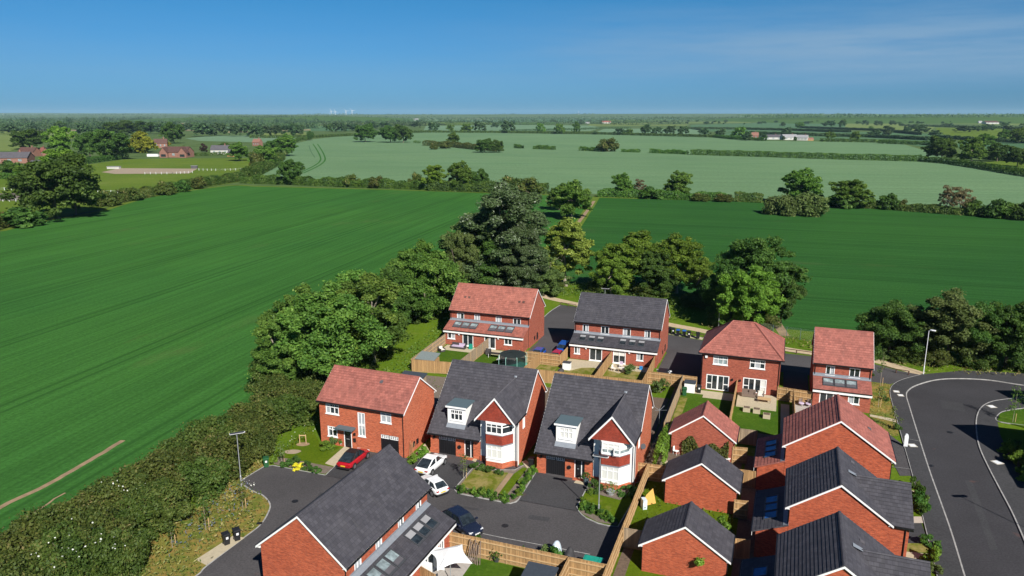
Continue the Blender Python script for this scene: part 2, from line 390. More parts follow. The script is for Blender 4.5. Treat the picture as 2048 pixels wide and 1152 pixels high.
def ribbon(name, pts, w, z, m, kind='structure', h=0., taper=None):
    """strip of width w along world xy points; h gives it a real height (kerb)"""
    P = [Vector((p[0], p[1])) for p in pts]; mb = MB(); rings = []
    for i, p in enumerate(P):
        d = (P[min(i+1, len(P)-1)]-P[max(i-1, 0)]).normalized(); n = Vector((-d.y, d.x))*w/2
        a = p-n; b = p+n
        rings.append([(a.x, a.y, z-h), (b.x, b.y, z-h), (b.x, b.y, z), (a.x, a.y, z)] if h else [(b.x, b.y, z), (a.x, a.y, z)])
    mb.loft(rings, closed=bool(h), caps=bool(h))
    me = mb.mesh(name, m)
    if not h and me.polygons[0].normal.z < 0: me.flip_normals()
    o = link(name, me)
    return tag(o, kind=kind) if kind else o
# ------------------------------------------------------------------ foliage
def leaf_mesh(name, C, Nn, T, size, m, rng, tint, aspect=.62):
    """one small folded leaf-spray face per row of C"""
    n = len(C)
    r = rng.normal(size=(n, 3)); 
    nn = Nn / (np.linalg.norm(Nn, axis=1, keepdims=True)+1e-9)
    t = r - (r*nn).sum(1, keepdims=True)*nn; t /= np.linalg.norm(t, axis=1, keepdims=True)+1e-9
    b = np.cross(nn, t)
    s = (size*rng.uniform(.6, 1.25, (n, 1)))
    V = np.empty((n, 4, 3))
    V[:, 0] = C + t*s; V[:, 1] = C + b*s*aspect - nn*s*.18*rng.uniform(0, 1, (n, 1)); V[:, 2] = C - t*s; V[:, 3] = C - b*s*aspect - nn*s*.18
    me = bpy.data.meshes.new(name)
    me.vertices.add(4*n); me.vertices.foreach_set('co', V.reshape(-1))
    me.loops.add(4*n); me.loops.foreach_set('vertex_index', np.arange(4*n, dtype=np.int32))
    me.polygons.add(n); me.polygons.foreach_set('loop_start', np.arange(0, 4*n, 4, dtype=np.int32))
    at_ = me.attributes.new('tint', 'FLOAT', 'FACE'); at_.data.foreach_set('value', np.clip(tint, 0, 1).astype(np.float32))
    me.materials.append(MATS[m]); me.update(calc_edges=True)
    return me
def blobs(rng, ctr, rad, per, size, jitter=.6, up=.25, shell=.5):
    """leaf centres and normals in and around a set of foliage clumps, some straying outside"""
    Cs, Ns, Ts = [], [], []
    for c, r in zip(ctr, rad):
        k = max(6, int(per*rng.uniform(.6, 1.4)))
        d = rng.normal(size=(k, 3)); d[:, 2] += up*.8; d /= np.linalg.norm(d, axis=1, keepdims=True)
        rr = shell + (1.15-shell)*rng.uniform(0, 1, (k, 1))**.7
        far = rng.uniform(size=(k, 1)) < .16; rr = np.where(far, rr*rng.uniform(1.0, 1.55, (k, 1)), rr)
        Cs.append(c + d*rr*r)
        Ns.append(d*.6 + rng.normal(size=(k, 3))*jitter + np.array([0, 0, up+.15]))
        Ts.append(np.full(k, rng.uniform(.12, .68)) + rng.normal(size=k)*.2)
    return np.concatenate(Cs), np.concatenate(Ns), np.concatenate(Ts)
def crown_clumps(rng, w, h, z0, nc, flat=1.0, kind='round'):
    """clump centres on a handful of unequal limbs' lobes, so the outline is ragged and open"""
    H = h-z0; lobes = []
    nl = {'cone': 13, 'ash': 11, 'spread': 10}.get(kind, 10)
    for i in range(nl):
        t = (i+.5)/nl; az = i*2.4 + rng.uniform(-.5, .5)
        if kind == 'cone': q = .36*(1-t)**.7; rl = .21*(1.1-.62*t)
        elif kind == 'ash': q = .31*math.sin(math.pi*min(1, .25+.75*t))**.6; rl = .20+.05*rng.uniform()
        elif kind == 'spread': q = .33*math.sin(math.pi*min(1, .30+.62*t))**.5; rl = .19+.06*rng.uniform()
        else: q = .29*math.sin(math.pi*min(1, .22+.75*t))**.6; rl = .20+.07*rng.uniform()
        q *= rng.uniform(.75, 1.15); r = w*rl
        lobes.append((np.array([math.cos(az)*q*w, math.sin(az)*q*w, z0+r*.7+(H-r*1.55)*t]), np.array([r, r, r*rng.uniform(.75, .95)*min(1.35, max(.8, H/w))])))
    ctr, rad = [], []; wts = np.array([l[1][0]**2 for l in lobes]); wts = wts/wts.sum()
    while len(ctr) < nc*1.9:
        c, r = lobes[rng.choice(nl, p=wts)]
        d = rng.normal(size=3); d[2] += .25; d /= np.linalg.norm(d)
        p = c + d*r*rng.uniform(.55, 1.06)
        if p[2] < z0*.5+.2: continue
        q = w*rng.uniform(.035, .095); ctr.append(p); rad.append(np.array([q, q, q*rng.uniform(.55, .9)*flat]))
    return ctr, rad
def make_tree(key, seed, w, h, z0, nc, per, size, leaf, bark='bark', kind='round', limbs=9, tr=.03, up=.3, bare=0.):
    rng = np.random.default_rng(seed)
    ctr, rad = crown_clumps(rng, w, h, z0, nc, kind=kind)
    C, Nn, T = blobs(rng, ctr, rad, per*.55, size, up=up)
    if bare: 
        keep = rng.uniform(size=len(C)) > bare; C, Nn, T = C[keep], Nn[keep], T[keep]
    me = leaf_mesh(key+'_crown', C, Nn, T, size, leaf, rng, T)
    mb = MB(); r0 = max(.08, h*tr)
    top = np.array([rng.normal()*.3, rng.normal()*.3, z0+(h-z0)*.55])
    bend = np.array([rng.normal()*.25, rng.normal()*.25, z0*.6])
    mb.path([(0, 0, -.1), tuple(bend), tuple(top)], [r0, r0*.75, r0*.3], 7)
    for i in range(min(limbs, len(ctr))):
        c = ctr[int(i*len(ctr)/limbs)]
        t = rng.uniform(.35, 1.); s = bend*(1-t)+top*t
        mid = s*.45 + c*.55 + np.array([0, 0, -.06*h*rng.uniform(0, 1)])
        mb.path([tuple(s), tuple(mid), tuple(c)], [r0*.42*(1.2-t*.5), r0*.26, r0*.10], 5)
    tm = mb.mesh(key+'_trunk', bark, uv=False)
    KIDS[key] = (me, tm, w, h)
    return key
def plant(key, pos, w, h, label, group=None, name='tree', cat='tree', rz=None, parts=True, one=False):
    cm, tm, w0, h0 = KIDS[key]
    rz = random.uniform(0, 6.28) if rz is None else rz
    if one:
        o = link(name, cm); o.location = pos; o.rotation_euler = (0, 0, rz); o.scale = (w/w0, w/w0, h/h0)
        return tag(o, label, cat, group)
    t = thing(name, label, cat, pos, rz, group); t.scale = (w/w0, w/w0, h/h0)
    link('crown', cm, t)
    if tm is not None: link('trunk', tm, t)
    return t
def ptree(key, px, py, ytop, wpx, label, group=None, name='tree', cat='tree', one=False, rz=None, dz=0.):
    p = at(px, py, 0); d = proj(p)[2]
    return plant(key, (p.x, p.y, p.z+dz), wpx*d/FPX, height_to(p, ytop), label, group, name, cat, rz, one=one)
def make_bush(key, seed, w, h, nc, per, size, leaf, leaf2=None):
    rng = np.random.default_rng(seed); ctr, rad = [], []
    for _ in range(nc):
        a = rng.uniform(0, 6.28); q = rng.uniform(0, 1)**.5
        z = h*rng.uniform(.12, .86)*(1-.42*q**2)
        r = w*rng.uniform(.07, .19)
        ctr.append(np.array([math.cos(a)*q*w*.40, math.sin(a)*q*w*.40, max(z, r*.3)])); rad.append(np.array([r, r, r*.75*min(1.3, h/w*1.3)]))
    C, Nn, T = blobs(rng, ctr, rad, per, size, up=.35)
    ok = C[:, 2] > .0; C, Nn, T = C[ok], Nn[ok], T[ok]
    me = leaf_mesh(key, C, Nn, T, size, leaf, rng, T)
    mb = MB()
    for i in range(5):
        c = ctr[i % len(ctr)]; mb.path([(rng.normal()*.1*w*.3, rng.normal()*.1*w*.3, -.05), tuple(c*.6), tuple(c)], [w*.018, w*.012, w*.006], 5)
    KIDS[key] = (me, mb.mesh(key+'_stems', 'bark', uv=False), w, h)
def hedge(name, pts, w, h, label, leaf='leaf_hedge', size=.35, dens=5., cat='hedge', seed=1, group=None, gaps=0., rag=.25, kind=None):
    """clipped or ragged hedge following world points"""
    rng = np.random.default_rng(seed); P = [Vector((p[0], p[1], 0)) for p in pts]
    Cs, Ns, Ts = [], [], []
    for a, b in zip(P[:-1], P[1:]):
        L = (b-a).length; d = (b-a)/L; n = np.array([-d.y, d.x, 0]); dd = np.array([d.x, d.y, 0]); A = np.array([a.x, a.y, 0])
        k = max(8, int(L*(w+2*h)*dens))
        s = rng.uniform(0, L, k)
        H = h*(1+rag*np.sin(s*.9/max(h, 1)+seed)*.6 + rag*np.sin(s*2.3/max(h, 1)+2*seed)*.4 + rng.normal(size=k)*rag*.25)
        u = rng.uniform(-1, 1, k); ang = u*math.pi*.62
        y = np.sin(ang)*w/2*(1+rng.normal(size=k)*.12); z = np.where(np.abs(u) < .45, H*(.92+.08*np.cos(ang)), H*rng.uniform(.02, .95, k))
        Cs.append(A + dd*s[:, None] + n*y[:, None] + np.array([0, 0, 1])*z[:, None])
        Ns.append(n*np.sin(ang)[:, None] + np.array([0, 0, 1])*(np.maximum(np.cos(ang), 0)[:, None]+.3) + rng.normal(size=(k, 3))*.5)
        Ts.append(.45 + .22*np.sin(s*.7+seed) + rng.normal(size=k)*.2)
    C = np.concatenate(Cs); Nn = np.concatenate(Ns); T = np.concatenate(Ts)
    o0 = P[0]; C = C - np.array([o0.x, o0.y, 0])
    me = leaf_mesh(name, C, Nn, T, size, leaf, rng, T)
    o = link(name, me); o.location = (o0.x, o0.y, 0)
    return tag(o, label, cat, group, kind)
def phedge(px, w, h, label, **k):
    name = k.pop('name', 'hedge')
    return hedge(name, [at(x, y) for x, y in px], w, h, label, **k)
def in_poly(x, y, P):
    c = False; j = len(P)-1
    for i in range(len(P)):
        if ((P[i][1] > y) != (P[j][1] > y)) and (x < (P[j][0]-P[i][0])*(y-P[i][1])/(P[j][1]-P[i][1])+P[i][0]): c = not c
        j = i
    return c
def tufts(name, poly, dens, size, h, m, seed=3, avoid=(), lean=.5, extra=None):
    """ground cover of small upright blades and flower heads over a world polygon"""
    rng = np.random.default_rng(seed); xs = [p[0] for p in poly]; ys = [p[1] for p in poly]
    n = int((max(xs)-min(xs))*(max(ys)-min(ys))*dens); pts = []
    X = rng.uniform(min(xs), max(xs), n); Y = rng.uniform(min(ys), max(ys), n)
    for x, y in zip(X, Y):
        if in_poly(x, y, poly) and not any(in_poly(x, y, a) for a in avoid): pts.append((x, y, 0))
    if not pts: return
    C = np.array(pts); k = len(C)
    pat = .5 + .5*np.sin(C[:, 0]*.7+seed)*np.sin(C[:, 1]*.55+1.3*seed)
    keep = rng.uniform(size=k) < (.35+.65*pat); C = C[keep]; k = len(C)
    C[:, 2] = h*rng.uniform(.25, 1., k)
    Nn = rng.normal(size=(k, 3)); Nn[:, 2] = np.abs(Nn[:, 2])*lean+.15
    T = rng.uniform(0, 1, k)
    me = leaf_mesh(name, C, Nn, T, size, m, rng, T, .4)
    return tag(link(name, me), kind='stuff')
# ------------------------------------------------------------------ buildings
def wallmap(p0, p1):
    """maps (along, up, out) of a wall that runs p0 -> p1 with its outside on the right hand"""
    p0 = Vector((p0[0], p0[1], 0)); p1 = Vector((p1[0], p1[1], 0)); t = (p1-p0).normalized(); n = Vector((t.y, -t.x, 0))
    return (lambda a, b, d: tuple(p0 + t*a + Vector((0, 0, b)) + n*d)), (p1-p0).length
def wall(mb, M, a0, a1, z0, z1, holes=(), depth=.09):
    """flat wall face with real openings and their reveals"""
    xs = sorted({a0, a1} | {h[0] for h in holes} | {h[1] for h in holes}); zs = sorted({z0, z1} | {h[2] for h in holes} | {h[3] for h in holes})
    for i in range(len(xs)-1):
        for j in range(len(zs)-1):
            cx = (xs[i]+xs[i+1])/2; cz = (zs[j]+zs[j+1])/2
            if any(h[0] < cx < h[1] and h[2] < cz < h[3] for h in holes): continue
            mb.quad(M(xs[i], zs[j], 0), M(xs[i+1], zs[j], 0), M(xs[i+1], zs[j+1], 0), M(xs[i], zs[j+1], 0))
    for x0, x1, y0, y1 in holes:
        mb.quad(M(x0, y0, 0), M(x0, y1, 0), M(x0, y1, -depth), M(x0, y0, -depth)); mb.quad(M(x1, y1, 0), M(x1, y0, 0), M(x1, y0, -depth), M(x1, y1, -depth))
        mb.quad(M(x0, y1, 0), M(x1, y1, 0), M(x1, y1, -depth), M(x0, y1, -depth)); mb.quad(M(x1, y0, 0), M(x0, y0, 0), M(x0, y0, -depth), M(x1, y0, -depth))
def window(M, par, x0, x1, z0, z1, cols=2, rows=1, glass='glass_dark', blind=None, fr=.088, sill=True, bars=.0, trans=None, back=.07):
    """white casement: frame and mullions proud in the reveal, pane behind, sill below"""
    mb = MB(); d0, d1 = -back, .012
    mb.box(x0+.002, x0+fr, z0+.002, z1-.002, d0, d1, M=lambda a, b, d: M(a, b, d)); mb.box(x1-fr, x1-.002, z0+.002, z1-.002, d0, d1, M)
    mb.box(x0+fr, x1-fr, z0+.002, z0+fr, d0, d1-.002, M); mb.box(x0+fr, x1-fr, z1-fr, z1-.002, d0, d1-.002, M)
    for i in range(1, cols):
        x = x0+(x1-x0)*i/cols; mb.box(x-.04, x+.04, z0+fr, z1-fr, d0, d1-.006, M)
    for i in range(1, rows):
        z = z0+(z1-z0)*i/rows; mb.box(x0+fr, x1-fr, z-.035, z+.035, d0, d1-.010, M)
    if trans:
        z = z0+(z1-z0)*trans; mb.box(x0+fr, x1-fr, z-.04, z+.04, d0, d1-.010, M)
    if bars:
        for i in range(cols):
            x = x0+(x1-x0)*(i+.5)/cols; mb.box(x-.014, x+.014, z0+(z1-z0)*(trans or 0), z1-fr, d0, d1-.03, M)
    f = mb.build('window', 'white_paint', par)
    p = MB(); p.quad(M(x0+.01, z0+.01, -back+.012), M(x1-.01, z0+.01, -back+.012), M(x1-.01, z1-.01, -back+.012), M(x0+.01, z1-.01, -back+.012))
    p.build('pane', glass, f)
    if blind:
        kind, fx0, fx1, fz0 = blind
        q = MB(); a = x0+(x1-x0)*fx0; b = x0+(x1-x0)*fx1; z = z0+(z1-z0)*fz0
        q.quad(M(a+.02, z+.02, -back+.02), M(b-.02, z+.02, -back+.02), M(b-.02, z1-.02, -back+.02), M(a+.02, z1-.02, -back+.02)); q.build('blind', kind, f)
    if sill:
        q = MB(); q.box(x0-.07, x1+.07, z0-.09, z0-.002, .003, .085, M); q.build('sill', 'white_paint', f)
    return f
def front_door(M, par, x0, x1, z1=2.1, m='black_metal', side=None):
    mb = MB(); mb.box(x0, x0+.08, .03, z1, -.08, .015, M); mb.box(x1-.08, x1, .03, z1, -.08, .015, M); mb.box(x0+.08, x1-.08, z1-.08, z1, -.08, .013, M)
    f = mb.build('door_frame', 'white_paint', par)
    d = MB(); d.box(x0+.08, x1-.08, .03, z1-.08, -.07, -.03, M)
    for i in range(2):
        for j in range(2): d.box(x0+.2+i*.34, x0+.42+i*.34, .25+j*.55, .68+j*.55, -.03, -.018, M)
    door = d.build('door', m, f)
    h = MB(); h.box(x0+.3, x1-.3, .98, 1.04, -.03, .0, M); h.build('handle', 'galvanised', door)
    g = MB(); g.box(x0+.3, x1-.3, 1.5, z1-.25, -.03, -.012, M); g.build('glazing', 'glass_dark', door)
    return f
def patio_doors(M, par, x0, x1, z1=2.1, leaves=2, blind=None, glass='glass_dark'):
    f = window(M, par, x0, x1, .08, z1, leaves, 1, glass, blind, fr=.11, sill=False)
    f.name = 'patio_door'
    h = MB(); xm = (x0+x1)/2; h.box(xm-.06, xm-.02, .95, 1.2, .012, .05, M); h.build('handle', 'galvanised', f)
    s = MB(); s.box(x0-.05, x1+.05, .0, .075, .003, .14, M); s.build('threshold', 'white_paint', f)
    return f
def garage_door(M, par, x0, x1, z1=2.15):
    mb = MB(); back = -.14
    n = 9
    for i in range(n):
        a = x0+(x1-x0)*i/n; b = x0+(x1-x0)*(i+1)/n; mb.box(a+.01, b-.01, .03, z1-.5, back, back+.05, M)
    mb.box(x0, x1, .02, z1, back-.02, back+.02, M)
    g = mb.build('garage_door', 'black_metal', par)
    w = MB()
    for k in range(2):
        a = x0+(x1-x0)*(k*.5+.03); b = x0+(x1-x0)*(k*.5+.47); z0 = z1-.47; zz = z1-.06
        w.box(a, b, z0, z0+.05, back+.02, back+.09, M); w.box(a, b, zz-.05, zz, back+.02, back+.09, M)
        for i in range(5):
            x = a+(b-a-.05)*i/4; w.box(x, x+.05, z0+.05, zz-.05, back+.02, back+.088, M)
        zm = (z0+zz)/2; w.box(a+.05, b-.05, zm-.015, zm+.015, back+.02, back+.07, M)
    w.build('glazing_bars', 'white_paint', g)
    return g
def slope(mb, a, b, c, d, n, step=.035, thick=.12, ends=True):
    """one roof slope: eave a->b, top d->c, tile courses as real steps, with a slab under it"""
    a, b, c, d = map(Vector, (a, b, c, d)); nn = (b-a).cross(d-a)
    if nn.length < 1e-6: nn = (b-a).cross(c-a)
    nn.normalize()
    if nn.z < 0: nn = -nn
    for i in range(n):
        t0, t1 = i/n, (i+1)/n
        p = a.lerp(d, t0); q = b.lerp(c, t0); r = b.lerp(c, t1); s = a.lerp(d, t1); e = nn*step
        mb.quad(p+e, q+e, r, s); mb.quad(p, q, q+e, p+e)
        if (s-r).length > 1e-4 or True:
            mb.tri(p, p+e, s); mb.tri(q, r, q+e)
    u = nn*-thick
    mb.quad(d+u, c+u, b+u, a+u); mb.quad(a+u, b+u, b, a); mb.quad(b+u, c+u, c, b); mb.quad(d+u, a+u, a, d)
def rake_board(mb, x, p0, p1, w=.2, t=.03, outward=-1):
    """white bargeboard under the verge from p0=(y,z) to p1"""
    (y0, z0), (y1, z1) = p0, p1
    xa, xb = (x, x+t) if outward < 0 else (x-t, x)
    P = [(xa, y0, z0), (xa, y1, z1), (xa, y1, z1-w), (xa, y0, z0-w), (xb, y0, z0), (xb, y1, z1), (xb, y1, z1-w), (xb, y0, z0-w)]
    mb.add(P, ((0, 1, 2, 3), (7, 6, 5, 4), (0, 4, 5, 1), (3, 2, 6, 7), (0, 3, 7, 4), (1, 5, 6, 2)))
class House: pass
def gable_house(name, label, A, th, W, D, he, hr, tile, brick, cat='house', yr=None, he2=None, oe=.35, og=.12, courses=14, holes={}, group=None, pipes=('fl', 'fr'), gut=(True, True), board=(True, True), cut=None):
    """ridge along local x; roof outline W x D; he front eave, he2 back eave, ridge at (yr, hr)"""
    H = House(); yr = D/2 if yr is None else yr; he2 = he if he2 is None else he2
    H.root = thing(name, label, cat, (A[0], A[1], 0), R(th), group); H.W, H.D, H.og, H.oe = W, D, og, oe
    sf = (hr-he)/yr; sb = (hr-he2)/(D-yr); t = .12
    x0, x1, y0, y1 = og, W-og, oe, D-oe
    zf = he+sf*oe-t/math.cos(math.atan(sf)); zb = he2+sb*oe-t/math.cos(math.atan(sb)); zr = hr-t*1.3
    H.box = (x0, x1, y0, y1); H.zf = zf
    H.front, Lf = wallmap((x0, y0), (x1, y0)); H.right, Lr = wallmap((x1, y0), (x1, y1)); H.back, _ = wallmap((x1, y1), (x0, y1)); H.left, _ = wallmap((x0, y1), (x0, y0))
    mb = MB()
    wall(mb, H.front, 0, Lf, 0, zf, holes.get('front', ()), holes.get('depth', .09)); wall(mb, H.back, 0, Lf, 0, zb, holes.get('back', ()))
    zm = min(zf, zb); k = yr-oe
    wall(mb, H.right, 0, Lr, 0, zm, holes.get('right', ())); wall(mb, H.left, 0, Lr, 0, zm, holes.get('left', ()))
    def gab(M, flip):
        a, b = (zf, zb); kk = k
        if flip: a, b, kk = zb, zf, Lr-k
        pts = [M(0, zm, 0), M(Lr, zm, 0)]
        if b > zm+1e-4: pts.append(M(Lr, b, 0))
        pts.append(M(kk, zr, 0))
        if a > zm+1e-4: pts.append(M(0, a, 0))
        mb.poly(pts)
    gab(H.right, False); gab(H.left, True)
    H.wall = mb.build('wall', brick, H.root)
    rb = MB()
    n2 = max(2, int(courses*(D-yr)/yr + .5)) if courses else 1
    if cut:
        xk, yk = cut; zk = he+sf*yk; na = max(2, round(courses*yk/yr))
        slope(rb, (0, 0, he), (xk, 0, he), (xk, yk, zk), (0, yk, zk), na); slope(rb, (0, yk, zk), (W, yk, zk), (W, yr, hr), (0, yr, hr), courses-na)
    else: slope(rb, (0, 0, he), (W, 0, he), (W, yr, hr), (0, yr, hr), courses)
    slope(rb, (W, D, he2), (0, D, he2), (0, yr, hr), (W, yr, hr), n2)
    H.roof = rb.build('roof', tile, H.root)
    H.zroof = lambda y: he+sf*y if y <= yr else he2+sb*(D-y)
    rt = MB(); nseg = max(3, int(W/.45))
    for i in range(nseg):
        a = W*i/nseg; b = W*(i+1)/nseg-.015
        rt.loft([[(x, yr+.15*math.cos(q), hr-.07+.13*math.sin(q)) for q in [math.pi*j/5 for j in range(6)]] for x in (a, b)])
    rt.build('ridge_tile', tile, H.roof)
    dz = .10
    for x, out, on in ((-.002, 1, board[0]), (W+.002, -1, board[1])):
        if on:
            bb = MB(); ys = cut[1] if cut and x > 1 else -.02; rake_board(bb, x, (ys, he+sf*ys-.02-dz*.2), (yr, hr-dz*.2), .16, .03, out); rake_board(bb, x, (yr, hr-dz*.2), (D+.02, he2-.02-dz*.2), .16, .03, out)
            bb.build('bargeboard', 'white_paint', H.root)
    for on, ya, yb, z in ((gut[0], -.11, -.004, he), (gut[1], D+.004, D+.11, he2)):
        if on: g = MB(); g.box(.02, (cut[0] if cut and ya < 0 else W)-.02, ya, yb, z-.13, z-.015); g.build('gutter', 'black_metal', H.root)
    for on, ya, yb, z in ((gut[0], 0, oe-.004, he), (gut[1], D-oe+.004, D, he2)):
        if on: g = MB(); g.box(.03, (cut[0] if cut and ya <= 0 else W)-.03, ya, yb, z-.16, z-.135); g.build('soffit', 'white_paint', H.root)
    for p in pipes:
        x = x0+.18 if p[1] == 'l' else x1-.18
        y, yo, zt = (y0-.06, -.05, he) if p[0] == 'f' else (y1+.06, D+.05, he2)
        q = MB(); q.path([(x, yo, zt-.1), (x, y, zt-.42), (x, y, 0)], [.045]*3, 6); q.build('downpipe', 'black_metal', H.root)
    return H
def lean_to(H, x0, x1, y0, y1, ze, zt, tile, brick, side='front', holes=(), lights=(), fascia=True, name='extension'):
    """single-storey lean-to: y1 wall side (top zt), y0 outer eave (ze); returns the outer wall map"""
    s = -1 if y0 < y1 else 1
    oe = .28; yw = y0 - s*oe
    def fl(a, b): return (a, b) if s < 0 else (b, a)
    xa, xb = x0+.1, x1-.1
    M, L = wallmap((xa, yw), (xb, yw)) if s < 0 else wallmap((xb, yw), (xa, yw))
    sl = (zt-ze)/abs(y1-y0); zw = ze+sl*oe-.13
    mb = MB(); wall(mb, M, 0, L, 0, zw, holes)
    ye = y1 + s*.0
    for x, o in ((xa, 0), (xb, 1)):
        P = [(x, yw, 0), (x, ye, 0), (x, ye, zt-.13), (x, yw, zw)]
        mb.poly(P if (o == (s < 0)) else P[::-1])
    w = mb.build('extension_wall', brick, H.root)
    rb = MB(); n = max(4, int(math.hypot(y1-y0, zt-ze)/.34+.5))
    if s < 0: slope(rb, (x0, y0, ze), (x1, y0, ze), (x1, y1, zt), (x0, y1, zt), n, thick=.1)
    else: slope(rb, (x1, y0, ze), (x0, y0, ze), (x0, y1, zt), (x1, y1, zt), n, thick=.1)
    roof = rb.build('extension_roof', tile, H.root)
    f = MB()
    yf = (y1-.022, y1-.003) if s < 0 else (y1+.003, y1+.022)
    f.box(x0, x1, yf[0], yf[1], zt-.02, zt+.2)
    pts = lambda y: zt-(y1-y)*sl if s < 0 else zt-(y-y1)*sl
    ya = y1+s*.42
    f.add([(x0, y1, zt+.045), (x1, y1, zt+.045), (x1, ya, pts(ya)+.045), (x0, ya, pts(ya)+.045)], ((0, 1, 2, 3),))
    f.build('flashing', 'lead', roof)
    if fascia:
        q = MB(); yy = (y0, y0+s*.03); q.box(x0, x1, min(yy), max(yy), ze-.42, ze-.10); q.build('fascia', 'white_paint', roof)
        g = MB(); yy = (y0+s*.032, y0+s*.11); g.box(x0+.02, x1-.02, min(yy), max(yy), ze-.09, ze-.01); g.build('gutter', 'black_metal', roof)
    for grp in lights:
        xs, wd, t0, t1, glass, extra = grp
        for i, xl in enumerate(xs):
            ya = y1+(y0-y1)*t0; yb = y1+(y0-y1)*t1
            za, zb_ = pts(ya)+.03, pts(yb)+.03
            fr = MB(); w_ = .09; hh = .08
            fr.box(xl, xl+w_, 0, 1, 0, hh, M=lambda x, t, h: (x, yb+(ya-yb)*t, zb_+(za-zb_)*t+h)); fr.box(xl+wd-w_, xl+wd, 0, 1, 0, hh, M=lambda x, t, h: (x, yb+(ya-yb)*t, zb_+(za-zb_)*t+h))
            fr.box(xl+w_, xl+wd-w_, 0, .1, 0, hh-.004, M=lambda x, t, h: (x, yb+(ya-yb)*t, zb_+(za-zb_)*t+h)); fr.box(xl+w_, xl+wd-w_, .9, 1, 0, hh-.004, M=lambda x, t, h: (x, yb+(ya-yb)*t, zb_+(za-zb_)*t+h))
            o = fr.build('rooflight', 'dark_grey', roof)
            MM = lambda x, t, h: (x, yb+(ya-yb)*t, zb_+(za-zb_)*t+h)
            p = MB(); p.quad(MM(xl+w_, .1, .03), MM(xl+wd-w_, .1, .03), MM(xl+wd-w_, .9, .03), MM(xl+w_, .9, .03)); p.build('pane', glass, o)
            if extra:
                b = MB(); b.quad(MM(xl+w_, extra[1], .036), MM(xl+wd-w_, extra[1], .036), MM(xl+wd-w_, extra[2], .036), MM(xl+w_, extra[2], .036)); b.build('blind', extra[0], o)
    return M
def roof_vent(H, pts, m):
    """low tile vents lying on the front slope"""
    for x, y in pts:
        v = MB(); z = H.zroof(y); dz = H.zroof(y+.3)-z
        v.add([(x, y, z+.02), (x+.36, y, z+.02), (x+.36, y+.3, z+dz+.02), (x, y+.3, z+dz+.02), (x, y, z+.12), (x+.36, y, z+.12), (x+.36, y+.3, z+dz+.06), (x, y+.3, z+dz+.06)], ((0, 1, 5, 4), (4, 5, 6, 7), (1, 2, 6, 5), (2, 3, 7, 6), (3, 0, 4, 7)))
        v.build('roof_vent', m, H.roof)
def wall_light(M, par, a, z, m='white_paint'):
    q = MB(); q.box(a-.07, a+.07, z-.05, z+.2, .002, .05, M); q.box(a-.1, a+.1, z+.05, z+.28, .05, .2, M); q.build('wall_lamp', m, par)
def meter_box(M, par, a, z, m='black_metal', w=.45, h=.6):
    q = MB(); q.box(a, a+w, z, z+h, .002, .06, M); q.box(a+.03, a+w-.03, z+.03, z+h-.03, .06, .075, M); q.build('meter_box', m, par)
# ------------------------------------------------------------------ site plan
def W(u, v, z=0.): return Vector((-.2443 + .94070*u + .33444*v, -.1054 - .34196*u + .92728*v, z))
def UV(p):
    x, y = p[0]+.2443, p[1]+.1054; det = .94070*.92728 + .33444*.34196
    return ((.92728*x - .33444*y)/det, (.34196*x + .94070*y)/det)
def usheet(name, pts, z, m, thick=0.): return sheet(name, [W(u, v) for u, v in pts], z, m, thick=thick)
def rect(name, u0, u1, v0, v1, z, m, thick=0.): return usheet(name, ((u0, v0), (u1, v0), (u1, v1), (u0, v1)), z, m, thick)

gb = MB(); S = 26000
gb.poly([(-S, -400, -.06), (S, -400, -.06), (S, S, -.06), (-S, S, -.06)])
tag(gb.build('ground', 'far_ground', uv=False), kind='structure')

TRACK = [(1190, 395), (1180, 410), (1168, 428), (1155, 448), (1140, 468)]
psheet('crop_field', [(-700, 640), (-60, 476), (0, 464), (95, 440), (190, 425), (250, 407), (315, 391), (385, 379), (455, 371), (530, 372), (800, 379), (1100, 389), (1188, 394), (1135, 470), (1000, 600), (900, 660), (760, 760), (640, 850), (480, 965), (260, 1140), (100, 1300), (-300, 1600), (-1500, 1400)], -.02, 'crop_left')
psheet('crop_field', [(1192, 394), (1530, 404), (1650, 410), (1800, 420), (1905, 428), (2048, 437), (2300, 455), (2600, 480), (2500, 760), (1850, 740), (1500, 690), (1150, 600), (1060, 590), (1138, 470)], -.02, 'crop_right')
psheet('rough_grass', [(1010, 572), (1140, 562), (1400, 600), (1540, 655), (1720, 672), (2048, 690), (2600, 720), (2600, 1500), (2200, 1800), (1000, 1800), (200, 1500), (0, 1260), (60, 1180), (150, 1110), (250, 1035), (350, 975), (450, 905), (540, 850), (610, 790), (690, 735), (800, 660), (890, 605)], -.005, 'rough_grass')
ribbon('dirt_track', smooth_line([at(*p) for p in [(1193, 393), (1184, 408), (1172, 425), (1160, 443), (1148, 460), (1136, 474)]]), 3.2, .0, 'paddock')
ribbon('dirt_track', smooth_line([at(*p) for p in [(1188, 402), (1180, 414), (1166, 433), (1154, 449), (1140, 468)]]), 1.3, .015, 'dirt')
def wander(pts, k, amp, seed=0):
    r_ = random.Random(seed); out = []
    P = smooth_line(pts, k)
    for i, p in enumerate(P): out.append(Vector((p.x+r_.gauss(0, amp), p.y+r_.gauss(0, amp))))
    return out
ribbon('dirt_track', wander([at(*p) for p in [(-120, 1086), (0, 1015), (100, 966), (180, 920), (246, 880)]], 6, .05, 1), .62, -.005, 'dirt')
ribbon('dirt_track', wander([at(*p) for p in [(-60, 1112), (0, 1072), (60, 1031), (130, 985)]], 6, .04, 2), .22, -.005, 'dirt')
ribbon('dirt_track', smooth_line([at(*p) for p in [(1545, 632), (1556, 650), (1570, 672)]]), 1.6, .0, 'dirt')
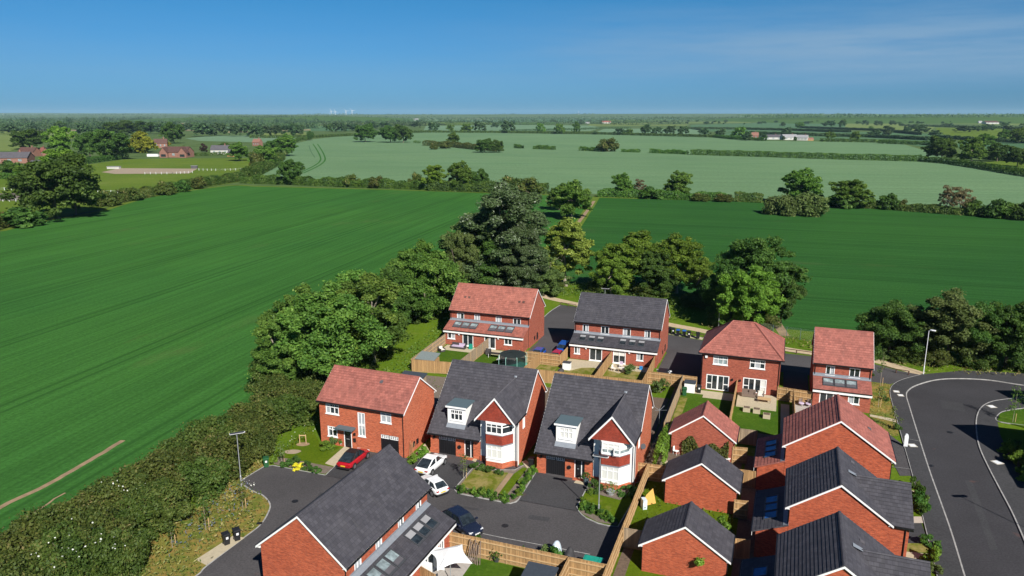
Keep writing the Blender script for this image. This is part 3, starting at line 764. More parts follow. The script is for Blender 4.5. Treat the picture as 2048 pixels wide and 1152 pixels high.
# wild strip beside the left hedge
KL = [(380, 1160), (400, 1146.4), (415, 1131), (489, 1075), (521.7, 1049), (538, 1022), (539.4, 1007), (526.7, 991.8), (509, 983.7), (490, 972), (483.6, 961.4), (528, 933.5)]
VERGE = [at(*p) for p in KL] + [at(*p) for p in [(520, 915), (470, 950), (420, 1000), (350, 1040), (290, 1080), (240, 1130), (160, 1260), (280, 1260)]]
sheet('verge', VERGE, .004, 'verge_dry')

# -- carriageways
COURT = [(380, 1160)] + KL[1:] + [(545.8, 931), (651, 950.7), (690, 915)]
cp = [at(*p) for p in COURT] + [W(-40.2, 66.6), (W(-33.6, 66.6)), W(-33.6, 69.2), W(-11.3, 69.2), W(-10.4, 69), W(-10.4, 52), W(-26, 52), W(-26.5, 36), W(-40, 34), W(-46, 36)]
sheet('road', cp, .02, 'asphalt')
ribbon('kerb', smooth_line([at(*p) for p in KL], 5), .13, .035, 'kerb', h=.06)
ribbon('kerb', [at(*p) for p in [(528, 933.5), (545.8, 931), (651, 950.7)]], .11, .035, 'kerb', h=.06)
ribbon('kerb', [at(*p) for p in [(651, 950.7), (700, 903)]], .10, .035, 'kerb', h=.06)
ribbon('kerb', [at(*p) for p in [(961, 1066.6), (1000, 1074.8), (1113.3, 1096), (1180, 1109)]], .07, .03, 'kerb', h=.06)
psheet('bin_pad', [(392, 1120), (413, 1131), (488.7, 1076.5), (467, 1071.7)], .05, 'slab_paving', thick=.06)
# drives, darker tarmac with a sealed joint at the road edge
psheet('driveway', [(652, 949), (700, 904), (806, 916), (806, 960), (690, 960)], .024, 'asphalt_dark')
psheet('driveway', [(842, 909), (945, 938), (911, 978), (838, 966), (810, 950)], .024, 'asphalt_dark')
psheet('driveway', [(1073, 943), (1176, 973), (1153.5, 1014.6), (1157, 1023), (1037, 1001)], .024, 'asphalt_dark')
ribbon('drain_joint', [at(*p) for p in [(1038, 1001), (1098, 1012), (1157, 1023)]], .09, .028, 'bin_black')
ribbon('drain_joint', [at(*p) for p in [(806, 957), (860, 967), (911, 978)]], .09, .028, 'bin_black')
ribbon('drain_joint', [at(*p) for p in [(652, 952), (690, 959)]], .09, .028, 'bin_black')

# repairs, covers and gullies in the tarmac
for px_ in ([(640, 985), (700, 992), (690, 1003), (632, 996)], [(1060, 1030), (1100, 1036), (1096, 1044), (1055, 1038)], [(905, 1010), (960, 1018), (958, 1022), (903, 1014)]): psheet('road_patch', px_, .026, 'asphalt_dark')
psheet('road_patch', [(1880, 800), (1925, 806), (1932, 824), (1884, 817)], .018, 'asphalt_pavement'); psheet('road_patch', [(1930, 960), (1944, 962), (1996, 1100), (1980, 1100)], .018, 'asphalt_pavement')
for i_, (px_, py_, lb_) in enumerate(((519, 1047, 'dark gully grate at the court kerb by the wild verge'), (1862, 932, 'dark gully grate at the left kerb of the estate road'), (742, 1010, 'round iron cover in the court behind the foreground roof'), (1010, 1052, 'round iron cover in the middle of the parking court'), (1900, 865, 'round iron cover in the estate road below the bend'), (590, 1003, 'round iron cover in the left arm of the court'))):
    p_ = at(px_, py_); t_ = thing('drain_cover', lb_, 'drain cover', (p_.x, p_.y, .03), R(30*i_), 'drain covers'); k_ = MB()
    if i_ < 2: k_.box(-.25, .25, -.2, .2, 0, .012)
    else: k_.lathe([(.32, 0), (.32, .01)], 14)
    k_.build('cover', 'bin_black', t_)
# -- front gardens
def garden(px, m, z=.09):
    P = [at(*p) for p in px]
    o = sheet('lawn', P, z, m, thick=.1); ribbon('kerb', P+[P[0]], .1, z+.012, 'kerb', h=.1); return o
psheet('lawn', [(546, 929), (651, 948.5), (704, 901), (640, 886), (618, 850), (600, 870), (560, 905)], .03, 'lawn')
psheet('flower_bed', [(548, 929), (650, 948.5), (668, 935), (556, 914)], .04, 'mulch')
for k in range(3):
    a = [(650, 930), (672, 910), (693, 895)][k]; b = [(672, 910), (693, 895), (716, 893)][k]
psheet('path', [(650, 927.5), (673, 934.5), (707, 904.5), (712, 901), (689, 893.5)], .06, 'slab_paving', thick=.05)
psheet('path', [(815, 922), (850, 888), (861, 905), (842, 909), (818, 925)], .05, 'slab_paving', thick=.05)
I2 = [(945, 938), (911, 976), (909.5, 981), (914, 986), (923, 989), (975, 999.5), (1020.5, 1007.8), (1032, 1004.5), (1037, 1000), (1073, 943), (1050, 930), (1030, 941), (992, 941), (952, 928)]
garden(I2, 'mulch', .08)
psheet('lawn', [(948, 940), (919, 974), (985, 989), (1017, 947)], .10, 'lawn_dry'); psheet('lawn', [(1028, 949), (996, 991), (1012, 994), (1055, 938), (1046, 936)], .10, 'lawn')
psheet('flower_bed', [(1017, 948), (985, 990), (995, 992), (1027, 949)], .096, 'dirt')
psheet('path', [(1044, 925), (1052, 922), (1073, 941), (1064, 951)], .105, 'slab_paving')
psheet('path', [(930, 914), (945, 906), (957, 914), (951, 925)], .06, 'slab_paving', thick=.05)
I3 = [(1176, 973), (1153.5, 1014.6), (1157, 1023), (1163, 1030), (1172, 1037), (1196, 1047.6), (1216, 1052.4), (1236, 1054), (1292, 960), (1270, 968), (1225, 981), (1186, 968)]
garden(I3, 'lawn', .08)
psheet('flower_bed', [(1178, 972), (1172, 984), (1240, 1002), (1262, 980), (1225, 980)], .10, 'mulch')
psheet('flower_bed', [(1156, 1014), (1162, 1028), (1196, 1046), (1233, 1052), (1236, 1046), (1200, 1036), (1170, 1016)], .10, 'mulch')
psheet('path', [(1148, 966), (1160, 953), (1174, 957), (1168, 970)], .06, 'slab_paving', thick=.05)
# -- back gardens and patios
rect('lawn', -23.6, -13.5, 42, 51.8, .03, 'lawn_lush'); rect('patio', -25.9, -21.4, 42, 51.8, .05, 'grey_paving', thick=.05)
rect('lawn', -10.2, -1.6, 40, 57.6, .03, 'lawn'); rect('lawn', -10.2, -1.2, 57.8, 70.4, .03, 'lawn')
rect('flower_bed', -10.1, -9.2, 44, 57.6, .04, 'soil')
rect('soil', -10.0, -1.5, 70.6, 78, .03, 'soil'); rect('patio', -9.6, -6.6, 71.0, 75.6, .05, 'slab_paving', thick=.05)
rect('alley', -11.3, -10.2, 68, 99, .02, 'soil')
rect('lawn', -48.3, -41.3, 92.4, 105, .03, 'lawn_lush'); rect('patio', -48.2, -41.3, 102.9, 105.4, .06, 'slab_paving', thick=.05)
rect('lawn', -41.1, -31.5, 93.2, 105, .03, 'lawn_lush'); rect('patio', -41.0, -33.6, 103.2, 105.4, .06, 'slab_paving', thick=.05)
rect('patio', -38.2, -35.4, 101.0, 103.1, .065, 'grey_paving', thick=.05)
rect('lawn', -28.2, -21.7, 94.6, 105.3, .03, 'lawn_dry'); rect('lawn', -21.4, -15.3, 94.8, 105.3, .03, 'lawn_dry')
usheet('patio', ((-28.0, 105.3), (-21.8, 105.3), (-21.8, 101.6), (-23.6, 102.6), (-25.2, 102.0), (-26.4, 100.2), (-28, 100.2)), .06, 'slab_paving', thick=.05)
usheet('patio', ((-21.3, 105.3), (-15.4, 105.3), (-15.4, 103.2), (-18.6, 103.0), (-19.6, 101.4), (-21.3, 102.2)), .06, 'slab_paving', thick=.05)
rect('lawn', -31.2, -28.5, 94.4, 101.3, .028, 'lawn_dry')
rect('lawn', -10.1, -3.5, 82.1, 98.5, .03, 'lawn_lush'); usheet('patio', ((-10.0, 98.5), (-3.6, 98.5), (-3.6, 95.9), (-7.4, 95.9), (-7.4, 97.0), (-10, 97.0)), .06, 'slab_paving', thick=.05)
rect('flower_bed', -10.1, -9.2, 84, 95, .04, 'lawn_dry')
rect('lawn', -3.2, 2.0, 82.1, 96, .03, 'lawn_lush')
rect('patio', -3.1, 1.7, 94.2, 99.0, .28, 'slab_paving', thick=.28); rect('path', 2.25, 3.25, 84, 97, .06, 'slab_paving', thick=.05); rect('soil', -.2, 1.6, 82.3, 86.5, .04, 'soil')
rect('patio', 3.9, 9.5, 92.0, 99.5, .05, 'grey_paving', thick=.04)
rect('soil', -1.2, 12, 56, 80, .01, 'soil')
# space behind the left house
usheet('garden_ground', ((-46, 74.5), (-35.5, 74.2), (-34, 92), (-47, 91)), .02, 'mulch'); usheet('lawn', ((-36.6, 76), (-34.2, 76), (-34.2, 84), (-38, 86)), .03, 'lawn')
usheet('soil', ((-33.8, 79), (-11.4, 79), (-11.4, 94), (-34, 92)), .01, 'soil')

# -- rear lane, drives and footpath
LANE = [at(*p) for p in [(1088.6, 633.8), (1102, 622), (1121, 610), (1148.7, 613), (1240, 641), (1336, 669), (1404, 680.6), (1566, 706.5), (1625, 712.6), (1748, 728), (1800, 742), (1843, 750), (1808, 759), (1781, 768.7), (1739.5, 763)]] + [W(12.9, 105), W(6, 110), W(-14, 111), W(-14.7, 114), W(-28, 114), W(-35.1, 112)]
sheet('lane', LANE, .012, 'asphalt')
rect('driveway', -35.1, -28.4, 101.6, 116, .018, 'asphalt'); rect('driveway', -14.6, -8.4, 98.8, 113, .018, 'asphalt'); rect('driveway', 2.5, 5.7, 98.5, 111, .018, 'asphalt_dark')
ribbon('kerb', smooth_line([at(*p) for p in [(1088.6, 633.8), (1102, 622), (1121, 610)]]), .12, .05, 'kerb', h=.06)
ribbon('kerb', [W(-35.1, 106.9), W(-33.7, 106.9), W(-31.5, 106.4)], .1, .03, 'kerb', h=.06)
FP = [(960, 575), (1043, 573), (1085.7, 592), (1151.6, 608), (1240, 628), (1336, 648.5), (1407, 662), (1480, 680), (1566, 697), (1625, 706.5), (1700, 714), (1749, 721), (1800, 735), (1843, 748)]
ribbon('footpath', smooth_line([at(*p) for p in FP], 4), 2.1, .008, 'gravel_path')
psheet('bin_pad', [(1334, 664), (1338, 668.5), (1404, 679.5), (1408, 675)], .03, 'slab_paving', thick=.04)
# -- right-hand estate road
BL = [(1800, 742), (1843, 750), (1808, 759), (1788, 768.7), (1780.5, 780), (1781, 794), (1792, 835), (1808, 892), (1825.6, 955), (1843, 1025.6), (1857, 1082.5), (1870.7, 1139), (1890, 1230)]
KERB_L = [(2300, 800), (2160, 783), (2048, 771.4), (1976.6, 760.8), (1914, 758), (1870.7, 760.8), (1835, 770.6), (1817.7, 780.4), (1812.6, 792), (1819.7, 817.7), (1839, 880.5), (1859, 943), (1878.5, 998), (1902, 1064.8), (1927.6, 1149), (1955, 1240)]
KERB_R = [(2160, 797), (2048, 797), (2000, 801), (1976.6, 806.7), (1961, 817.7), (1953, 837.3), (1953, 864.8), (1959, 896), (1976.6, 935.4), (2000, 980.5), (2023.7, 1025.6), (2048, 1080.5), (2090, 1180)]
BR = [(2100, 1010), (2048, 965), (2015, 905), (2000, 870), (1994, 841), (2000, 827.5), (2019.8, 821.6), (2060, 815), (2160, 812)]
kl = smooth_line([at(*p) for p in KERB_L], 4); kr = smooth_line([at(*p) for p in KERB_R], 4)
sheet('road', kl + [at(2150, 1240)] + kr[::-1], .012, 'asphalt_vignette')
bl = smooth_line([at(*p) for p in BL[1:]], 4)
sheet('pavement', [at(2300, 760), at(2048, 748), at(1930, 742)] + bl + kl[::-1], .10, 'asphalt_pavement', thick=.1)
sheet('pavement', kr + [at(2180, 1180)] + [at(*p) for p in BR], .10, 'asphalt_pavement', thick=.1)
ribbon('kerb', kl, .125, .115, 'kerb', h=.11); ribbon('kerb', kr, .125, .115, 'kerb', h=.11); ribbon('kerb', bl, .06, .115, 'kerb', h=.11)
ribbon('kerb', smooth_line([at(*p) for p in [(2048, 852), (1994, 843), (2000, 827.5), (2019.8, 821.6), (2060, 816)]], 5), .1, .125, 'kerb', h=.1)
psheet('lawn', [(1994, 843), (2000, 828), (2020, 822.5), (2060, 817), (2100, 870), (2030, 851)], .115, 'lawn_lush')
psheet('verge', [(1739.5, 764), (1781, 769.5), (1781, 794), (1792, 835), (1798, 872), (1770, 872), (1739, 830)], .02, 'verge_dry')
psheet('path', [(1739, 829), (1740, 833), (1792, 845), (1791, 839)], .04, 'slab_paving', thick=.05)
psheet('driveway', [(1780, 870), (1809, 892), (1824, 952), (1800, 952), (1780, 915)], .03, 'asphalt')
psheet('driveway', [(1800, 1045), (1843, 1047), (1857, 1087), (1800, 1087)], .03, 'asphalt_pavement')
psheet('gravel_bed', [(1815, 1034), (1843, 1034), (1848, 1047), (1815, 1047)], .05, 'gravel')
psheet('lawn', [(1800, 1086), (1855, 1089), (1862, 1106), (1800, 1103)], .04, 'lawn_dry'); psheet('path', [(1797, 1103), (1865, 1109), (1866, 1115), (1797, 1121)], .06, 'slab_paving', thick=.05)
psheet('lawn', [(1815, 985), (1830, 980), (1842, 1032), (1815, 1033)], .035, 'lawn'); psheet('lawn', [(1860, 1116), (1872, 1150), (1800, 1180), (1800, 1121)], .035, 'lawn')
psheet('path', [(1818, 981), (1831, 983), (1829, 992), (1818, 990)], .06, 'slab_paving', thick=.05)
# drop-kerb seams across the pavement
for a, b in (((1815.5, 879), (1840, 884)), ((1782, 935), (1822, 940))): ribbon('kerb', [at(*a), at(*b)], .06, .106, 'kerb')

# ------------------------------------------------------------------ houses
TR = 'tile_red'
# left detached house
h1 = dict(front=[(.85, 2.55, 3.72, 4.88), (4.95, 5.85, 1.65, 4.4), (7.85, 9.15, 3.72, 4.88), (.95, 2.2, 1.02, 2.2), (3.05, 4.05, 0.0, 2.1), (7.7, 9.95, 0, 2.3)], depth=.14)
H1 = gable_house('brick_house', 'detached brick house with plain red roof, grey door canopy and tall narrow window', (-21.7, 77.4), -21.2, 11.0, 7.6, 5.18, 8.07, TR, 'brick_orange', holes=h1, pipes=('fr', 'br'), courses=15)
M = H1.front
window(M, H1.root, .85, 2.55, 3.72, 4.88, 3, 1, 'glass_dark', ('grey_curtain', 0, .3, .08), trans=.68, bars=1); window(M, H1.root, 4.95, 5.85, 1.65, 4.4, 2, 2, 'glass_pale', ('grey_curtain', 0, 1, .3), trans=.45)
window(M, H1.root, 7.85, 9.15, 3.72, 4.88, 2, 1, 'glass_pale', ('grey_curtain', 0, 1, .1), trans=.7); window(M, H1.root, .95, 2.2, 1.02, 2.2, 2, 1, 'glass_dark', ('grey_curtain', .0, .22, .1), trans=.7, bars=1)
front_door(M, H1.root, 3.05, 4.05); garage_door(M, H1.root, 7.7, 9.95, 2.3)
q = MB(); q.box(2.5, 4.6, 2.36, 2.5, .003, .85, M); q.box(2.46, 4.64, 2.5, 2.56, .003, .9, M); q.build('canopy', 'grp_green_grey', H1.root)
wall_light(M, H1.root, 4.5, 1.65, 'black_metal'); q = MB(); q.box(4.3, 4.58, .85, 1.2, .002, .12, M); q.box(4.28, 4.6, 1.2, 1.26, .002, .14, M); q.build('letter_box', 'black_metal', H1.root)
meter_box(H1.right, H1.root, 1.6, .55); meter_box(H1.right, H1.root, 2.4, .55)
roof_vent(H1, [(6.6, 2.6)], 'slate_far')

def lean_semi(H, lo_holes, wins, lights, y0, ze, zt, tile, brick, x0, x1, lamps=(), side='front'):
    yw = H.oe - .002
    M = lean_to(H, x0, x1, y0, yw, ze, zt, tile, brick, holes=[w[:4] for w in lo_holes], lights=lights)
    for w in lo_holes:
        if w[4] == 'door': patio_doors(M, H.root, w[0], w[1], w[3], 2, w[5])
        else: window(M, H.root, *w[:4], 2, 1, 'glass_dark', w[5])
    for a in lamps: wall_light(M, H.root, a, 1.75)
    return M
def up(M, par, L, z0, z1):
    for a, b, bl in L: window(M, par, a, b, z0, z1, 2, 1, 'glass_dark', bl)
gcur = ('grey_curtain', 0, .5, .05); gcr = ('grey_curtain', .52, 1, .05); ball = ('blind', 0, 1, .55)
RL = lambda xs, w, gl, ex, a=.22, b=.74: (xs, w, a, b, gl, ex)
u5 = [(1.2, 2.45, gcur), (4.25, 5.25, ('grey_curtain', 0, 1, .05)), (7.95, 8.95, ('grey_curtain', 0, 1, .05)), (10.9, 12.2, None)]
H5 = gable_house('semi_detached_house', 'pair of semi-detached brick houses under an orange-red roof with matching rear extension', (-10.3, 117.0), -20.1, 13.95, 8.15, 5.05, 8.72, 'tile_orange', 'brick_deep', holes=dict(front=[(a, b, 3.5, 4.66) for a, b, _ in u5]), courses=15)
up(H5.front, H5.root, u5, 3.5, 4.66)
lean_semi(H5, [(.55, 1.85, 1.0, 2.05, 'win', gcr), (3.15, 5.0, 0.08, 2.15, 'door', None), (6.9, 8.8, .08, 2.15, 'door', ('grey_curtain', .3, .5, .1)), (10.25, 11.55, 1.0, 2.05, 'win', None)], [], [RL((1.35, 2.75, 4.15), 1.3, 'glass_pale', ('slate_far', .1, .45)), RL((7.5, 8.9, 10.3), 1.3, 'glass_pale', ('slate_far', .1, .5))], -2.55, 2.5, 3.55, 'tile_orange', 'brick_deep', .15, 13.75, (2.6, 9.3))
roof_vent(H5, [(1.9, 1.9), (2.6, 1.9), (11.3, 1.9), (12.0, 1.9)], 'tile_old')
meter_box(H5.right, H5.root, 2.1, .7); meter_box(H5.right, H5.root, 3.4, .4, 'black_metal', .6, 1.1)
u6 = [(1.25, 2.2, gcr), (4.1, 5.35, None), (7.45, 8.65, gcur), (10.7, 11.6, gcur)]
H6 = gable_house('semi_detached_house', 'pair of semi-detached brick houses under a plain charcoal roof with six rooflights', (9.4, 109.45), -20.1, 13.37, 8.3, 5.25, 8.9, 'tile_dark', 'brick_deep', holes=dict(front=[(a, b, 3.65, 4.85) for a, b, _ in u6]), courses=15)
up(H6.front, H6.root, u6, 3.65, 4.85)
lean_semi(H6, [(.6, 1.5, .85, 2.15, 'win', gcr), (2.95, 4.9, .08, 2.15, 'door', None), (6.55, 8.45, .08, 2.15, 'door', ball), (10.05, 11.05, .85, 2.15, 'win', gcur)], [], [RL((1.2, 2.6, 3.95), 1.05, 'glass_dark', ('roof_far_grey', .62, .9)), RL((7.35, 8.75, 10.1), 1.05, 'glass_dark', ('roof_far_grey', .62, .9))], -2.35, 2.5, 3.6, 'tile_dark', 'brick_deep', .05, 13.25, (2.45, 9.0))
roof_vent(H6, [(1.5, 2.0), (2.1, 2.0)], 'tile_dark'); meter_box(H6.right, H6.root, 2.1, .7); meter_box(H6.right, H6.root, 4.4, .5, 'black_metal', .6, 1.0)
u8 = [(1.45, 2.5, gcr), (4.2, 5.45, None)]
H8 = gable_house('brick_house', 'narrow brick house with red roof and three joined rooflights at the lane end', (38.6, 90.6), -20.0, 7.05, 8.6, 5.05, 8.62, TR, 'brick_deep', holes=dict(front=[(a, b, 3.55, 4.75) for a, b, _ in u8]), courses=15)
up(H8.front, H8.root, u8, 3.55, 4.75)
lean_semi(H8, [(.75, 2.4, .08, 2.15, 'door', None), (4.05, 5.35, .95, 2.1, 'win', gcur)], [], [RL((1.25, 2.6, 3.95), 1.3, 'glass_pale', ('slate_far', .1, .45))], -2.55, 2.5, 3.5, TR, 'brick_deep', .1, 6.9)

# hipped pair
def hip_house():
    A = Vector((24.896, 94.403, 0)); Wd, D, he, hr, rx0, rx1, ry = 10.62, 10.2, 5.2, 8.55, 3.85, 6.65, 5.0
    t = thing('semi_detached_house', 'square pair of brick houses with hipped red roof and broad garden doors', 'house', A, TH)
    H = House(); H.root = t
    x0, x1, y0, y1 = .35, Wd-.35, .35, D-.35
    M, L = wallmap((x0, y0), (x1, y0)); Mr, Lr = wallmap((x1, y0), (x1, y1)); Mb, _ = wallmap((x1, y1), (x0, y1)); Ml, _ = wallmap((x0, y1), (x0, y0))
    ups = [(1.5, 3.35, 3.7, 4.88), (6.15, 8.05, 3.7, 4.88)]; lo = [(.75, 3.7, .08, 2.2), (5.45, 8.4, .32, 2.3)]
    mb = MB(); wall(mb, M, 0, L, 0, he-.14, ups+lo)
    for m_, l_ in ((Mr, Lr), (Mb, L), (Ml, Lr)): wall(mb, m_, 0, l_, 0, he-.14)
    mb.build('wall', 'brick_deep', t)
    rb = MB(); n = 15; a, b, c, d = (0, 0, he), (Wd, 0, he), (Wd, D, he), (0, D, he); e, f = (rx0, ry, hr), (rx1, ry, hr)
    slope(rb, a, b, f, e, n); slope(rb, b, c, f, f, n); slope(rb, c, d, e, f, n); slope(rb, d, a, e, e, n)
    H.roof = rb.build('roof', TR, t)
    hp = MB()
    for p, q in ((a, e), (d, e), (b, f), (c, f), (e, f)): hp.tube(Vector(p)+Vector((0, 0, .03)), Vector(q)+Vector((0, 0, .05)), .12, n=6)
    hp.build('ridge_tile', 'tile_red', H.roof)
    
    for bx_ in ((-.11, Wd+.11, -.11, -.004), (-.11, -.004, -.004, D), (Wd+.004, Wd+.11, -.004, D), (-.11, Wd+.11, D+.004, D+.11)): g = MB(); g.box(*bx_, he-.13, he-.015); g.build('gutter', 'black_metal', t)
    s = MB(); s.box(.0, Wd, .0, y0-.004, he-.16, he-.135); s.box(0, x0-.004, y0, D, he-.16, he-.135); s.box(x1+.004, Wd, y0, D, he-.16, he-.135); s.build('soffit', 'white_paint', t)
    for i, w in enumerate(ups): window(M, t, *w, 3, 1, 'glass_pale' if i == 0 else 'glass_dark', ('grey_curtain', .0 if i == 0 else .3, .34 if i == 0 else .68, .06), trans=.62, bars=1)
    for i, w in enumerate(lo):
        f_ = window(M, t, *w, 4, 1, 'glass_dark', ('blind', .76, .98, .05) if i == 1 else None, fr=.12, sill=False); f_.name = 'patio_door'
        k = MB(); 
        for xx in ((w[0]+.12, w[0]+(w[1]-w[0])/4-.04), (w[1]-(w[1]-w[0])/4+.04, w[1]-.12)): k.box(xx[0], xx[1], w[2]+.85, w[2]+.95, -.07, .006, M)
        xm = (w[0]+w[1])/2; k.box(xm-.1, xm+.1, w[2]+.12, w[3]-.12, -.07, .008, M); k.build('transom', 'white_paint', f_)
    for x in (.12, L-.12):
        q = MB(); q.path([(x0+x, -.05, he-.1), (x0+x, y0-.06, he-.42), (x0+x, y0-.06, 0)], [.045]*3, 6); q.build('downpipe', 'black_metal', t)
    q = MB(); q.box(.45, .75, 4.5, 4.8, .003, .22, M); q.build('security_light', 'white_paint', t)
    wall_light(M, t, 4.1, 1.7, 'black_metal'); wall_light(M, t, 5.1, 1.7, 'black_metal')
hip_house()

# the two gabled houses with bays
def bay_house(name, label, O, variant):
    Wd = 10.3; oy = -.45
    A = Vector(O) + EV*oy + EU*-.15
    hol = dict(front=[(.95, 3.0, 0, 2.12), (3.95, 5.05, 0, 2.12)], depth=.30)
    H = gable_house(name, label, A, -20.0, Wd, 10.55, 2.45, 8.6, 'tile_dark', 'brick_orange', yr=6.85, he2=4.9, oe=.5, og=.12, courses=26, holes=hol, pipes=('br',), cut=(6.12, 2.84))
    r = H.root; M = H.front
    garage_door(M, r, .95, 3.0, 2.12)
    # door recess with side panel
    front_door(lambda a, b, d: M(a, b, d-.18), r, 3.95, 4.72, 2.1); p = MB(); p.box(4.74, 5.04, .03, 2.1, -.27, -.2, M); p.build('side_light', 'glass_dark', r)
    for a, b in ((-.06, .93), (3.02, 3.9)): pl = MB(); pl.box(a, b, 0, .55, .004, .07, M); pl.build('plinth', 'brick_orange', r)
    wall_light(M, r, .5, 1.75, 'black_metal'); q = MB(); q.tube(M(3.45, 1.15, .004), M(3.45, 1.15, .12), .2, n=12); q.build('house_number_plate', 'black_metal', r)
    st = MB(); st.box(3.9, 5.1, -.0, .1, .0, .45, M); st.build('doorstep', 'brick_orange', r)
    # projecting gable: plan x gx0..gx1, front y gy
    gx0, gx1, gy = 6.08, 10.192, .40; fy = -.36; pkx, pkz, ez = 8.0, 7.72, 5.06; zw = 4.98; sl = (pkz-ez)/2.27
    Mg, Lg = wallmap((gx0, gy), (gx1, gy)); w = MB()
    wall(w, Mg, 0, Lg, 0, zw); Ms, Ls = wallmap((gx1, gy), (gx1, 3.2)); wall(w, Ms, 0, .55, 0, zw)
    Ml, _ = wallmap((gx0, 2.4), (gx0, gy)); wall(w, Ml, 0, 2.0, 0, zw)
    w.build('gable_wall', 'white_render', r)
    w = MB(); w.quad(Ms(.55, 0, 0), Ms(2.75, 0, 0), Ms(2.75, 4.9, 0), Ms(.55, 4.9, 0)); w.build('side_wall', 'brick_orange', r)
    pl = MB(); pl.box(-.05, Lg+.05, 0, .62, .004, .06, Mg); pl.build('plinth', 'brick_orange', r)
    g = MB(); hw = (pkz-.2-zw)/sl; g.poly([(pkx-hw, fy, zw+.01), (pkx+hw, fy, zw+.01), (pkx, fy, pkz-.2)]); g.build('tile_hanging', 'tile_hung', r)
    g = MB(); g.box(pkx-hw+.05, pkx+hw-.05, fy+.004, gy, zw+.004, zw+.06); g.build('gable_soffit', 'white_paint', r)
    rb = MB(); y0 = fy-.13; zm = lambda z: (z-2.45)/.898
    lx, rx = pkx-2.27, pkx+2.27; zl = pkz-sl*(pkx-lx); zr_ = pkz-sl*(rx-pkx)
    slope(rb, (lx, zm(zl)+.15, zl), (lx, y0, zl), (pkx, y0, pkz), (pkx, zm(pkz)+.25, pkz), 10)
    slope(rb, (rx, y0, zr_), (rx, zm(zr_)+.15, zr_), (pkx, zm(pkz)+.25, pkz), (pkx, y0, pkz), 10)
    gr = rb.build('gable_roof', 'tile_dark', r)
    k = MB(); k.tube((pkx, y0, pkz+.0), (pkx, zm(pkz)+.1, pkz+.0), .07, n=6); k.build('ridge_tile', 'slate_far', gr)
    k = MB(); yv = zm(pkz)+.12; k.add([(pkx-.2, yv-.12, pkz-.02), (pkx+.2, yv-.12, pkz-.02), (pkx+.24, yv+.22, pkz+.26), (pkx-.24, yv+.22, pkz+.26), (pkx, yv-.14, pkz+.12)], ((0, 1, 4), (1, 2, 4), (2, 3, 4), (3, 0, 4))); k.build('lead_saddle', 'lead', gr)
    for xe, ze in ((lx, zl), (rx, zr_)):
        bb = MB(); P = [(xe, ze), (pkx, pkz), (pkx, pkz-.24), (xe, ze-.24)]
        bb.add([(x, y, z-.03) for y in (y0-.03, y0-.002) for x, z in P], ((3, 2, 1, 0), (4, 5, 6, 7), (0, 1, 5, 4), (2, 3, 7, 6), (0, 4, 7, 3), (1, 2, 6, 5)))
        bb.build('bargeboard', 'white_paint', r)
    q = MB(); q.box(rx+.003, rx+.11, y0+.05, zm(zr_), zr_-.12, zr_-.01); q.build('gutter', 'black_metal', r); q = MB(); q.box(lx-.11, lx-.003, y0+.05, zm(zl)-.1, zl-.12, zl-.01); q.build('gutter', 'black_metal', r)
    q = MB(); q.path([(gx1+.2, .12, zr_-.1), (gx1+.055, .12, zr_-.5), (gx1+.055, .12, 0)], [.045]*3, 6); q.build('downpipe', 'black_metal', r)
    # two-storey canted bay
    by = -.64
    pts = [(6.62, gy), (7.12, by), (8.88, by), (9.72, gy)]
    def facet(i, z0, z1, m, nm, off=0.): 
        k = MB(); P = [(x, y-off) for x, y in pts]; P = [(P[0][0]-off*.7, gy-.002)]+[(P[1][0]-off*.4, by-off), (P[2][0]+off*.4, by-off)]+[(P[3][0]+off*.7, gy-.002)]
        k.prism(P, z0, z1); return k.build(nm, m, r)
    facet(0, 0, .64, 'brick_orange', 'bay_plinth', .05); facet(0, .64, .95, 'white_render', 'bay_panel'); facet(0, 2.48, 2.62, 'lead', 'bay_flashing', .04); facet(0, 2.62, 3.62, 'tile_hung', 'tile_hanging', .03); facet(0, 3.62, 3.72, 'lead', 'bay_flashing', .0)
    facet(0, 3.72, 3.84, 'white_paint', 'bay_panel', .05); facet(0, 4.9, 4.975, 'white_paint', 'bay_panel', .03); facet(0, .95, 1.03, 'white_paint', 'bay_sill', .06)
    for lv, (z0, z1) in enumerate(((1.03, 2.48), (3.84, 4.9))):
        open_ = variant == 1 and lv == 1
        for i in range(3):
            p, q_ = Vector(pts[i]), Vector(pts[i+1]); Mf, Lf = wallmap(p, q_)
            f = window(Mf, r, 0, Lf, z0, z1, 3 if i == 1 else 1, 1, 'glass_dark' if (variant == 0 and lv == 1) else 'glass_pale', None if (variant == 0 and lv == 1) else ('blind', 0, 1, .02 if lv == 0 else .35), fr=.08, sill=False, trans=.68, back=.05)
            if open_ and i == 1:
                for j in (0, 2):
                    a = .05+j*.6; s_ = MB(); s_.box(a, a+.05, z0+.05, z1-.4, .0, .4, Mf); s_.box(a, a+.5, z0+.06, z0+.1, .36, .4, Mf); s_.box(a, a+.5, z1-.46, z1-.4, .36, .4, Mf); s_.build('open_casement', 'white_paint', f)
    # flat-topped dormer
    dx0, dx1, dy = 1.95, 4.05, 1.1; dz = H.zroof(dy); zt = 5.38
    D_, Ld = wallmap((dx0, dy), (dx1, dy)); w = MB(); hl = (.34, Ld-.34, dz+.45, zt-.32)
    wall(w, D_, 0, Ld, dz-.1, zt, [hl], .08); yb = (zt-2.45)/.898
    w.poly([(dx0, yb, zt), (dx0, dy, dz-.1), (dx0, dy, zt)]); w.poly([(dx1, dy, zt), (dx1, dy, dz-.1), (dx1, yb, zt)])
    dm = w.build('dormer', 'white_render', r)
    window(D_, dm, *hl, 3, 1, 'glass_dark', None if variant == 0 else ('blind', 0, 1, .0), fr=.07, trans=.62, bars=1, sill=True)
